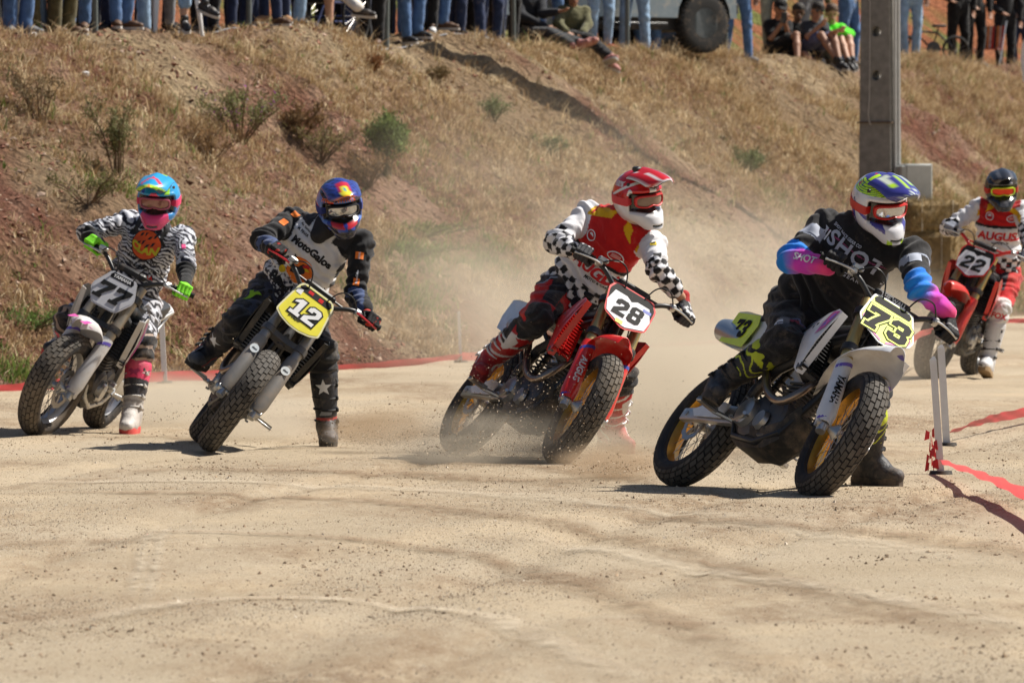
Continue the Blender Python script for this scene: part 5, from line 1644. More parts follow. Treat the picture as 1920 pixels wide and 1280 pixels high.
def ring_polys(r, w_, n=28, rx=1.0, ry=1.0):
    return [[(rx * r * math.cos(t0), ry * r * math.sin(t0)), (rx * r * math.cos(t1), ry * r * math.sin(t1)), (rx * r * math.cos(t1) - w_ * math.cos(t1), ry * r * math.sin(t1) - w_ * math.sin(t1)), (rx * r * math.cos(t0) - w_ * math.cos(t0), ry * r * math.sin(t0) - w_ * math.sin(t0))] for t0, t1 in [(2 * math.pi * i / n, 2 * math.pi * (i + 1) / n) for i in range(n)]]
pr = lambda n, c, **k: mat(n, c, rough=.75, var=.08, **k)
Q_W, Q_K, Q_R, Q_G, Q_O, Q_Y = pr('white shirt print', (.70, .72, .76)), pr('black shirt print', (.015, .015, .018)), pr('red shirt print', (.55, .015, .02)), pr('silver shirt print', (.42, .46, .55)), pr('orange shirt print', (.85, .20, .02)), pr('yellow shirt print', (.75, .55, .02))
LENS_S = mat('mirrored lens', (.55, .56, .58), rough=.12, metal=.75, var=0)
LENS_C = mat('smoked lens', (.20, .13, .10), rough=.08, metal=.2, var=0, coat=.6)
LENS_R = mat('red mirrored lens', (.62, .05, .02), rough=.12, metal=.6, var=0)

# ================= rider 73
def j73(u, v, w_, bi, al, ang, V):
    C = np.tile(np.array((.012, .012, .014), float), (len(u), 1))
    arm_ = bi > 0
    fore = (bi == 2) | (bi == 4); upa = (bi == 1) | (bi == 3)
    g = np.clip((al - .0) / .32, 0, 1)[:, None]
    mix = np.array(BLU) * (1 - g) + np.array(MAG) * g
    pink = np.array((.78, .05, .22)); g2 = np.clip((al - .55) / .4, 0, 1)[:, None]; mix2 = mix * (1 - g2) + pink * g2
    C = np.where(fore[:, None], mix2, C)
    C = lay(C, upa & (al > .74), BLU)
    C = lay(C, upa & (al > .30) & (al < .52) & (ang * 0 + fbm(V[:, 0] * 9, V[:, 1] * 9, V[:, 2] * 9) > .47), (.36, .40, .50))
    C = lay(C, (~arm_) & (np.abs(v - .865 - .0 * u) < .004) & (w_ > 0), (.30, .05, .15))
    return C
def t73(al, an_, bi, side, V):
    C = np.tile(np.array((.014, .014, .017), float), (len(al), 1))
    th = (bi == 1) | (bi == 3)
    C = lay(C, th & (np.abs(al - .70 - .0022 * an_) < .018) , (.10, .13, .34))
    C = lay(C, th & (np.abs(al - .745 - .0022 * an_) < .010), (.30, .04, .08))
    C = lay(C, th & (np.abs(al - .82) < .05) & (np.abs(an_ - 55) < 22), (.17, .17, .18))
    return C
def b73(hh, tt, lt, bi, V, s):
    C = np.tile(np.array((.030, .031, .036), float), (len(hh), 1))
    wv = .05 * np.sin(lt * 60) + .03 * np.sin(tt * 70)
    C = lay(C, (hh > .38) & (np.abs(((hh + wv) * 7.5) % 1 - .5) < .11), (.50, .58, .03))
    C = lay(C, hh > .665, (.50, .58, .03))
    return C
def h73(aa, ea, V):
    x, y, z = V[..., 0], V[..., 1], V[..., 2]; ay = np.abs(y)
    C = np.tile(np.array((.70, .70, .74)), (*aa.shape, 1))
    C = np.where(((ea > 28) & (np.abs(aa) < 130) & (ay > .018))[..., None], np.array((.52, .85, .02)), C)
    C = np.where(((ea > 28) & (np.abs(np.sin(z * 420 + ay * 160)) > .90) & (ea < 60))[..., None], np.array((.02, .10, .06)), C)
    C = np.where(((np.abs(aa) > 100) & (noise3(x * 22, y * 22, z * 22 + 4) > .55))[..., None], np.array((.06, .05, .30)), C)
    C = np.where(((np.abs(aa) > 112) & (noise3(x * 18 + 7, y * 20, z * 18 + 4) > .62))[..., None], np.array((.6, .03, .04)), C)
    C = np.where(((ay < .018) & (ea > 20))[..., None], np.array((.05, .05, .28)), C)
    ln = np.abs(z + .045 + (x - .05) * .55) < .010
    C = np.where((ln & (ay > .05) & (ea < 0))[..., None], np.array((.06, .05, .28)), C)
    C = np.where(((np.abs(np.abs(aa) - 13) < 5) & (np.abs(ea + 47) < 7))[..., None], np.array((.45, .70, .03)), C)
    C = np.where((ea < -56)[..., None], np.array((.55, .55, .58)), C)
    return C
def p73(u, y, under):
    if under: return (.03, .03, .12)
    a = abs(y)
    if u < .62 and .28 < a < .62 and u > .08: return (.50, .80, .03) if int(u * 26) % 2 else (.65, .72, .6)
    if a < .10 and .2 < u < .8: return (.52, .80, .03)
    if u > .80 and a < .45 and int((u + y) * 20) % 3 == 0: return (.60, .70, .6)
    return (.055, .055, .30)
SHOT = dict(bold=.022, fx=1.12, space=1.10)
RID['73'] = rider('73', 'rider in black, blue and pink jersey with white and lime helmet leading the corner', dict(
    pelvis=(1512, 598, .02), neck=(1626, 432, -.22), shR=(1548, 424, -.13), shL=(1712, 478, -.27), elR=(1468, 470, -.22), elL=(1752, 565, -.5), head=(1650, 380, -.29),
    knR=(1510, 640, -.6), knL=(1692, 712, -.5), ftR=('peg', .03, .0), ftL=(1628, 880, .05, .0, (.75, -.6, -.02)), face=(33, 18, 6)),
    dict(girth=1.18, armb=1.08, jersey=j73, trousers=t73, boot=b73, fold=.010,
    glove=lambda bi, bt, V, s: lay(np.tile(np.array((.016, .016, .018)), (len(bt), 1)), (bi == 1) & (np.abs(bt - .75) < .05), (.3, .3, .3)),
    hel=h73, peak=p73, lens=LENS_S, gframe=mat('red goggle frame', (.55, .02, .015), rough=.4), screw=M_BLACKP,
    jtxt=[('SHOT', .100, .030, .84, Q_G, SHOT), ('RACE GEAR', .028, .03, .665, Q_G, dict(space=1.4)), ('SHOT RACE GEAR CO', .018, -.05, .93, Q_G, {})],
    jshape=[([[(-.055, -.045), (.04, -.045), (.04, .045), (-.055, .045)]], -.185, .80, Q_G, {}), ([[(-.02, -.045), (.05, -.045), (.05, .045), (-.02, .045)]], .225, .79, Q_G, {}),
            ([[(-.008, -.045), (.0, -.045), (.0, .045), (-.008, .045)]], -.128, .80, Q_W, {})],
    atxt=[(-1, 1, .50, 'SHOT', .05, Q_W, {}), (1, 0, .45, '#', (.028, .030), Q_G, {}), (-1, 0, .38, '#', (.03, .028), Q_G, {})],
    ltxt=[(-1, 0, .90, 'un', .085, Q_W, (-.2, -1, .1), 1), (1, 1, .10, 'un', .07, Q_W, (.2, -1, .1), 1)], htxt=[('100%', .045, -112, 4, Q_W, .9)]))

# ================= rider 28 and 22 share the club jersey
def jaug(u, v, w_, bi, al, ang, V, vb=.56):
    C = np.tile(np.array(Wt, float), (len(u), 1))
    t = bi == 0
    C = lay(C, t & (v > vb), (.52, .012, .012))
    C = lay(C, t & (np.abs(v - vb) < .020), K_)
    ye = (np.abs(v - .97 + 1.1 * (np.abs(u) - .09)) < .042) & (np.abs(u) > .04) & (np.abs(u) < .175) & (bi != 2) & (bi != 4)
    C = lay(C, ye, (.72, .42, .01))
    C = lay(C, t & (v < .28) & check(u / .040 + 50, v / .075), K_)
    fore = (bi == 2) | (bi == 4); upa = (bi == 1) | (bi == 3)
    C = lay(C, ((fore) | (upa & (al > .72))) & check(ang / 6.283 * 8 + 20, (al + (upa * -.02)) / .165), K_)
    C = lay(C, fore & (al > .80), K_)
    C = lay(C, upa & (al < .16) & (w_ * 0 + np.abs(u) < .16), (.52, .012, .012))
    return C
def t28(al, an_, bi, side, V):
    C = np.tile(np.array((.50, .012, .015), float), (len(al), 1))
    th = (bi == 1) | (bi == 3)
    C = lay(C, bi == 0, (.02, .02, .03))
    C = lay(C, th & (al < .30), (.018, .018, .026))
    C = lay(C, th & (al > .12) & (np.abs(an_ - 10) < 28) & (al < .8), (.018, .018, .026))
    C = lay(C, th & (al > .55) & (an_ < -20) , (.02, .02, .022))
    C = lay(C, th & (np.abs(al - .2 - an_ * .001) < .018), (.3, .35, .45))
    C = lay(C, (~th) & (bi > 0), (.02, .02, .022))
    return C
def b28(hh, tt, lt, bi, V, s):
    C = np.tile(np.array((.42, .014, .016), float), (len(hh), 1))
    C = lay(C, (hh > .44) & (bi != 0) , (.62, .60, .60))
    C = lay(C, np.abs(((hh) * 5.2 + lt * 6) % 1 - .5) < .10, (.62, .6, .6))
    C = lay(C, (hh > .50) & (np.abs(lt) < .014), (.03, .03, .03))
    C = lay(C, (bi == 2), (.30, .012, .014))
    return C
def h28(aa, ea, V):
    x, y, z = V[..., 0], V[..., 1], V[..., 2]; ay = np.abs(y)
    C = np.tile(np.array((.56, .012, .016)), (*aa.shape, 1))
    C = np.where((z < -.03 - x * .35 + .02)[..., None], np.array((.72, .72, .74)), C)
    C = np.where(((np.abs(z - .05 - x * .5) < .008) & (ay > .05))[..., None], np.array((.72, .72, .74)), C)
    C = np.where(((ea > 10) & (noise3(x * 16 + 2, ay * 18, z * 16) > .68))[..., None], np.array((.75, .75, .77)), C)
    return C
def p28(u, y, under):
    a = abs(y)
    if under: return (.03, .02, .02)
    if a > .86 or u > .94: return (.75, .75, .77)
    if abs(a - .30 - .25 * (1 - u)) < .05: return (.75, .75, .77)
    return (.58, .012, .018)
AUG_T = lambda a, b=.06: [('AUGUS', .088, b, a, Q_R, dict(bold=.045, shear=.15, fx=1.05)), ('MOTO & CAR', .022, b + .03, a - .09, Q_K, {})]
AUG_S = lambda a: [(ring_polys(.032, .006), -.075, a + .28, Q_W, {}), ([disc_poly(.016)[:15]], -.075, a + .28, Q_W, {}), (ring_polys(.040, .007, rx=1.15, ry=.7), .105, a + .26, Q_W, {}), ([[(-.025, -.010), (.025, -.010), (.025, .012), (-.025, .012)]], .105, a + .26, mat('pale red print', (.62, .25, .25), rough=.8), {}),
         ([[(.02, -.035), (.19, -.018), (.10, -.010), (.19, -.010), (.02, -.025)]], .07, a, Q_R, {})]
gl28 = lambda bi, bt, V, s: lay(lay(np.tile(np.array((.05, .05, .055)), (len(bt), 1)), (bi == 1) & (noise3(V[:, 0] * 60, V[:, 1] * 60, V[:, 2] * 60) > .55), (.55, .55, .57)), bi == 4, (.4, .02, .02))
RID['28'] = rider('28', 'rider in red and white checkered club jersey with red helmet, sliding through the dust', dict(
    pelvis=(1075, 556, .02), neck=(1172, 410, -.20), shR=(1103, 404, -.10), shL=(1222, 458, -.24), elR=(1022, 450, -.25), elL=(1262, 535, -.45), head=(1197, 368, -.27),
    knR=(990, 630, -.6), knL=(1206, 668, -.45), ftR=('peg', .05, .02), ftL=(1146, 800, .15, .03, (.55, -.8, -.1)), face=(38, 8, 8)),
    dict(girth=1.05, jersey=jaug, trousers=t28, boot=b28, cuff=.60, glove=gl28, hel=h28, peak=p28, lens=LENS_C, gframe=mat('red white goggle frame', (.58, .03, .03), rough=.4), strap=mat('white goggle strap', (.62, .05, .06), rough=.7),
    sole=mat('dark red sole', (.22, .015, .015), rough=.8, dirt=.4), buckle=mat('white buckle', (.6, .6, .6), rough=.5, dirt=.2),
    jtxt=AUG_T(.45), jshape=AUG_S(.45), atxt=[(1, 0, .42, '#', (.016, .018), Q_Y, {}), (1, 0, .42, 'B', .03, Q_K, dict(off=.005))],
    htxt=[('FOX', .06, -105, 0, mat('deep red print', (.4, .01, .02), rough=.6), .3), ('100%', .035, -105, 36, Q_W, 0)], ptxt=[('FOX', .045, .19, .0, Q_W)]))
for c_ in RID['28'].children:
    if c_.name.startswith('helmet'): MB().box((.03, -.03, .148), (.045, .035, .026), bev=.008).build('action_camera', M_BLACKP, c_)
def t22(al, an_, bi, side, V):
    C = np.tile(np.array((.50, .012, .015), float), (len(al), 1)); th = (bi == 1) | (bi == 3)
    C = lay(C, th & (an_ < 0) & (al > .15) & (al < .7), (.02, .02, .03))
    C = lay(C, (~th) & (bi > 0), (.66, .66, .66)); C = lay(C, th & (al > .88), (.66, .66, .66)); return C
RID['22'] = rider('22', 'rider in the background in checkered club jersey with black helmet and red goggles', dict(
    pelvis=(1868, 514, .0), neck=(1876, 382, -.14), shR=(1834, 390, -.10), shL=(1916, 394, -.14), elR=(1788, 420, -.15), elL=(1950, 440, -.2), head=(1877, 352, -.24),
    knR=(1775, 535, -.6), knL=(1872, 585, -.45), ftR=('peg', .0, .0), ftL=(1851, 662, -.35, .02, (-.2, -.9, .25)), face=(6, 12, 2)),
    dict(jersey=lambda *a: jaug(*a, vb=.72), trousers=t22, boot=lambda hh, tt, lt, bi, V, s: lay(np.tile(np.array((.62, .62, .63)), (len(hh), 1)), (np.abs(hh * 6 % 1 - .5) < .09) & (lt > 0), (.03, .03, .03)),
    glove=lambda bi, bt, V, s: np.tile(np.array((.30, .32, .38)), (len(bt), 1)),
    hel=lambda aa, ea, V: np.where((noise3(V[..., 0] * 18, np.abs(V[..., 1]) * 18, V[..., 2] * 22) > .66)[..., None], np.array((.12, .12, .13)), np.array((.018, .018, .022))),
    peak=lambda u, y, un: (.10, .10, .11) if (not un and abs(abs(y) - .45) < .1) else (.02, .02, .024), lens=LENS_R, gframe=mat('lime goggle frame', (.55, .75, .03), rough=.4), strap=mat('red strap', (.5, .03, .02), rough=.7),
    sole=mat('tan sole', (.30, .20, .10), rough=.8, dirt=.3), jtxt=AUG_T(.58, -.01), jshape=AUG_S(.58), ltxt=[(1, 1, .12, 'FOX', .06, Q_R, (0, -1, .1), 0), (-1, 0, .85, 'FOX', .05, Q_R, (-.3, -1, .2), 0)]))

# ================= rider 12
def j12(u, v, w_, bi, al, ang, V):
    C = np.tile(np.array((.74, .74, .76), float), (len(u), 1))
    arm_ = (bi > 0)
    C = lay(C, (np.abs(u) > .185) & (v > .6), K_); C = lay(C, arm_, K_)
    C = lay(C, (bi == 0) & (v < .62) & (np.abs(u) > .19), K_)
    C = lay(C, (v > .93) & (np.abs(u) > .08) & (np.abs(u) < .17), (.03, .03, .035))
    d = noise3(V[:, 0] * 75, V[:, 1] * 75, V[:, 2] * 75)
    C = lay(C, (bi == 0) & (v < .42) & (d > .30 + v * 1.05), (.02, .02, .035))
    C = lay(C, ((bi == 2) | (bi == 4)) & (fbm(V[:, 0] * 14, V[:, 1] * 14, V[:, 2] * 10) > .58), (.06, .09, .20))
    return C
def t12(al, an_, bi, side, V):
    n = fbm(V[:, 0] * 30, V[:, 1] * 30, V[:, 2] * 30, o=2)
    C = np.tile(np.array((.018, .018, .022), float), (len(al), 1))
    C = lay(C, n > .56, (.05, .055, .085))
    C = lay(C, (bi == 0) & (n < .0), K_)
    C = lay(C, ((bi == 2) | (bi == 4)), (.02, .02, .022))
    return C
def b12(hh, tt, lt, bi, V, s):
    C = np.tile(np.array((.022, .024, .032), float), (len(hh), 1))
    C = lay(C, (bi == 2) & (tt > .10), (.09, .10, .12)); C = lay(C, np.abs(hh - .12) < .015, (.4, .02, .02)); return C
def h12(aa, ea, V):
    x, y, z = V[..., 0], V[..., 1], V[..., 2]
    C = panels(aa, ea, V, [(.03, .05, .30), (.010, .012, .05), (.55, .02, .03), (.10, .20, .55)], 3.0, 9)
    C = np.where(((ea > 19) & (ea < 29) & (np.abs(aa) < 62) & (np.sin(aa * .9) + (ea - 24) * .16 > -.2))[..., None], np.array((.70, .15, .01)), C)
    C = np.where((ea < -33)[..., None], np.where((noise3(x * 30, y * 30, z * 30) > .6)[..., None], np.array((.03, .06, .35)), np.array((.012, .014, .035))), C)
    return C
def p12(u, y, under):
    a = abs(y)
    if under: return (.02, .02, .05)
    if a < .26 and .50 < u < .92: return (.85, .75, .04) if (u - .7) ** 2 + y * y > .006 else (.05, .4, .5)
    if a < .32 and .3 < u < .95: return (.62, .02, .05)
    if u > .95: return (.70, .15, .01)
    return (.03, .06, .36) if int((u * 3 + a * 8) * 4) % 3 else (.02, .02, .12)
GOTH = dict(bold=.045, space=1.05)
rooster_body = [(-.035, -.02), (-.02, .01), (.0, .015), (.015, .045), (.03, .05), (.045, .035), (.04, .02), (.05, .0), (.03, -.02), (.0, -.035), (-.03, -.035)]
RID['12'] = rider('12', 'rider in white and black rooster jersey with blue and red helmet and mirrored goggles', dict(
    pelvis=(535, 556, .02), neck=(617, 424, -.18), shR=(549, 415, -.08), shL=(678, 458, -.20), elR=(472, 442, -.25), elL=(686, 560, -.42), head=(636, 382, -.26),
    knR=(430, 622, -.55), knL=(620, 642, -.45), ftR=('peg', .05, .04), ftL=(613, 786, -.25, .0, (.12, -.98, -.02)), face=(14, 17, 8)),
    dict(girth=1.06, jersey=j12, trousers=t12, boot=b12, cuff=.72, collar=mat('black neck brace', (.012, .011, .012), rough=.7, bump=.3), bootdec=[(star_poly(.050), .44, Q_W), ([(-.035, -.012), (.035, -.012), (.040, .004), (-.02, .012)], .80, mat('dusty grey print', (.25, .26, .27), rough=.7, dirt=.4))],
    glove=lambda bi, bt, V, s: lay(np.tile(np.array((.016, .016, .018)), (len(bt), 1)), (bi == 4) | ((bi == 2) & (noise3(V[:, 0] * 50, V[:, 1] * 50, V[:, 2] * 50) > .68)), (.40, .03, .02)),
    hel=h12, peak=p12, lens=LENS_S, gframe=mat('black goggle frame', (.02, .02, .025), rough=.4), strap=mat('blue strap', (.03, .05, .25), rough=.7),
    jtxt=[('MotoGalos', .060, .015, .74, Q_K, dict(bold=.05, arc=1.0, rot=-.06)), ('Baeza', .062, -.045, .22, Q_K, dict(bold=.05, rot=-.04)), ('Av. Somora', .02, -.085, .90, Q_K, {}), ('M. PINAR', .02, -.09, .85, Q_K, {})],
    jshape=[([disc_poly(.078, 32)], .015, .48, Q_O, dict(off=.0025)), ([rooster_body], .0, .475, Q_K, dict(off=.0048)),
            ([[(.005, .03), (.03, .06), (.05, .055), (.045, .025), (.02, .02)]], .012, .48, Q_R, dict(off=.0052)), ([[(.02, .025), (.045, .035), (.06, .02), (.035, .010)]], .012, .48, Q_Y, dict(off=.0058)),
            ([[(.03, -.03), (.09, -.05), (.095, -.04), (.04, -.018)], [(-.07, .06), (-.062, .065), (-.02, .02), (-.03, .015)]], .01, .48, Q_K, dict(off=.0035)),
            ([disc_poly(.022, 16)], -.075, .37, Q_Y, dict(off=.003))],
    atxt=[(1, 0, .30, '#', (.020, .024), Q_O, {}), (1, 0, .30, 'STIHL', .016, Q_W, dict(off=.005)), (-1, 0, .10, '#', (.016, .022), Q_O, {}), (-1, 0, .45, '#', (.022, .020), Q_O, {}), (1, 0, .82, '#', (.022, .018), Q_O, {}), (1, 0, .72, 'MotoGalos', .018, Q_W, dict(off=.004))],
    ltxt=[(-1, 0, .55, 'y', .13, mat('green print', (.30, .55, .02), rough=.7), (-.2, -1, .5), 0)]))
# boot star on the standing leg is part of its paint
# ================= rider 77
def j77(u, v, w_, bi, al, ang, V):
    z = zebra(V[:, 0] * 1.1, V[:, 1], V[:, 2] * 1.15)
    C = np.where(z[:, None], np.array((.60, .62, .68)), np.array((.014, .015, .03)))
    C = lay(C, (bi == 0) & (v > .86) & (np.abs(u) > .07), (.02, .02, .022))
    C = lay(C, ((bi == 2) | (bi == 4)) & (al > .12), (.012, .012, .013))
    return C
def t77(al, an_, bi, side, V):
    z = zebra(V[:, 0], V[:, 1], V[:, 2] * .8 + V[:, 0] * .3, .48)
    C = np.where(z[:, None], np.array((.55, .56, .62)), np.array((.014, .015, .022)))
    kn = ((bi == 2) | (bi == 4)) | (al > .92)
    z2 = np.sin(al * 34 + an_ * .02) > .75
    C = np.where(kn[:, None], np.where(z2[:, None], np.array((.36, .27, .22)), np.array((.014, .014, .018))), C)
    return C
def b77(hh, tt, lt, bi, V, s):
    C = np.tile(np.array((.035, .035, .042), float), (len(hh), 1))
    C = lay(C, hh > .50, (.72, .05, .14))
    C = lay(C, (hh < .24), (.52, .49, .46)); C = lay(C, (np.abs(hh - .17) < .02), (.32, .30, .28))
    return C
def h77(aa, ea, V):
    x, y, z = V[..., 0], V[..., 1], V[..., 2]
    C = panels(aa, ea, V, [(.02, .33, .68), (.80, .06, .16), (.02, .25, .62), (.02, .08, .40)], 8.0, 9, th=.55)
    C = np.where(((ea > 20) & (noise3(x * 14, y * 14 + 3, z * 14) > .72))[..., None], np.array((.35, .75, .05)), C)
    C = np.where(((np.abs(aa) < 40) & (ea < -28) & (ea > -54))[..., None], np.array((.75, .05, .18)), C)
    C = np.where(((np.abs(aa) < 30) & (ea < -54))[..., None], np.array((.01, .20, .45)), C)
    return C
def p77(u, y, under):
    a = abs(y)
    if under: return (.01, .05, .10)
    if u > .86: return (.50, .85, .04) if a > .1 else (.8, .25, .05)
    if .35 + a * .5 < u < .52 + a * .45 and a < .55: return (.80, .05, .10)
    return (.02, .36, .72)
RID['77'] = rider('77', 'rider in zebra striped kit with lime gloves and turquoise and pink helmet', dict(
    pelvis=(245, 556, .02), neck=(290, 424, -.16), shR=(240, 416, -.06), shL=(343, 446, -.14), elR=(172, 436, -.22), elL=(362, 515, -.30), head=(298, 372, -.24),
    knR=(132, 570, -.55), knL=(268, 628, -.40), ftR=('peg', .03, .08), ftL=(247, 758, -.45, .0, (-.15, -.98, -.02)), face=(-12, 12, -4)),
    dict(girth=.93, armb=.92, jersey=j77, trousers=t77, boot=b77, fold=.013, bootdec=[([(-.04, .012), (-.02, .022), (.0, .010), (.02, .022), (.04, .012), (.018, -.004), (.022, -.022), (.0, -.008), (-.022, -.022), (-.018, -.004)], .42, mat('dark pink print', (.35, .03, .10), rough=.7))],
    glove=lambda bi, bt, V, s: lay(np.tile(np.array((.24, .80, .03)), (len(bt), 1)), bi == 4, (.16, .5, .04)),
    hel=h77, peak=p77, lens=mat('rosy lens', (.28, .12, .10), rough=.1, metal=.2, var=0, coat=.5), gframe=mat('grey pink goggle frame', (.45, .10, .16), rough=.4), strap=mat('pink strap', (.75, .05, .15), rough=.7),
    sole=mat('red boot sole', (.60, .07, .06), rough=.7, dirt=.2), buckle=mat('pale buckle', (.5, .48, .45), rough=.5, dirt=.3),
    jtxt=[('AUTO SPORT', .032, .02, .62, Q_K, dict(arc=.3)), ('SPeeDCiTy', .040, .03, .52, Q_K, dict(bold=.02)), ('YAMAHA', .038, .04, .42, Q_R, dict(bold=.04)),
          ('CLAN', .064, .012, .745, mat('lime orange print', (.55, .50, .03), rough=.8), dict(bold=.05, off=.0055, arc=-3))],
    jshape=[([disc_poly(.092, 32)], .012, .81, Q_K, dict(off=.0025)), ([disc_poly(.087, 32)], .012, .815, mat('orange red disc print', (.66, .09, .02), rough=.8), dict(off=.0040)),
            ([[(x_ + .006 * math.sin(i * 2.1), y0 + .05 * k), (x_ + .012, y0 + .05 * k + .006), (x_ + .02, y0 + .05 * k + .030), (x_ + .004, y0 + .05 * k + .022)] for k in range(2) for i, (x_, y0) in enumerate(((-.055, -.02), (-.030, -.008), (.002, -.02), (.030, -.002)))], .012, .825, Q_K, dict(off=.0055))],
    atxt=[(1, 0, .55, '#', (.024, .012), mat('pink patch', (.80, .08, .25), rough=.7), {})],
    ptxt=[('X', .07, .14, .0, mat('coral print', (.80, .10, .08), rough=.6))]))
# ------------------------------------------------------------------ people on the bank
M_SHOE = {}
def cloth(n, c, d=.12): return mat(n, c, rough=.85, var=.22, bump=.35, bscale=90, spec=.2, dirt=d, dirtcol=(.30, .22, .15), sheen=.15)
C_LB, C_B, C_NV, C_DK, C_OL, C_BL, C_GR, C_CAM = (cloth('light blue denim', (.26, .39, .56)), cloth('blue denim', (.08, .16, .33)), cloth('navy denim', (.022, .036, .09)), cloth('dark cotton', (.012, .013, .016)),
    cloth('olive cotton', (.10, .085, .04)), cloth('black cotton', (.008, .008, .009)), cloth('grey cotton', (.22, .23, .25)), cloth('pale camouflage', (.30, .33, .28)))
S_BR, S_BK, S_W, S_TAN, S_GY, S_RED, S_PK = (mat('brown shoe', (.10, .05, .025), rough=.6, dirt=.3), mat('black shoe', (.015, .015, .017), rough=.5, dirt=.3), mat('white sneaker', (.60, .60, .60), rough=.6, dirt=.25),
    mat('tan suede boot', (.33, .18, .09), rough=.9, dirt=.2), mat('grey shoe', (.16, .17, .18), rough=.7, dirt=.3), mat('red sandal', (.5, .02, .02), rough=.5, dirt=.1), mat('dusty pink shoe', (.45, .20, .18), rough=.7, dirt=.3))
M_HAIR = mat('dark hair', (.02, .014, .010), rough=.7, bump=.6, bscale=120); M_HAIRB = mat('brown hair', (.10, .055, .03), rough=.7, bump=.6, bscale=120)
SK1, SK2, SK3 = mat('light skin', (.50, .29, .20), rough=.55, var=.08), mat('tanned skin', (.33, .17, .105), rough=.55, var=.08), mat('brown skin', (.16, .075, .045), rough=.55, var=.08)
M_OUTS = mat('pale outsole', (.55, .52, .48), rough=.8, dirt=.3)

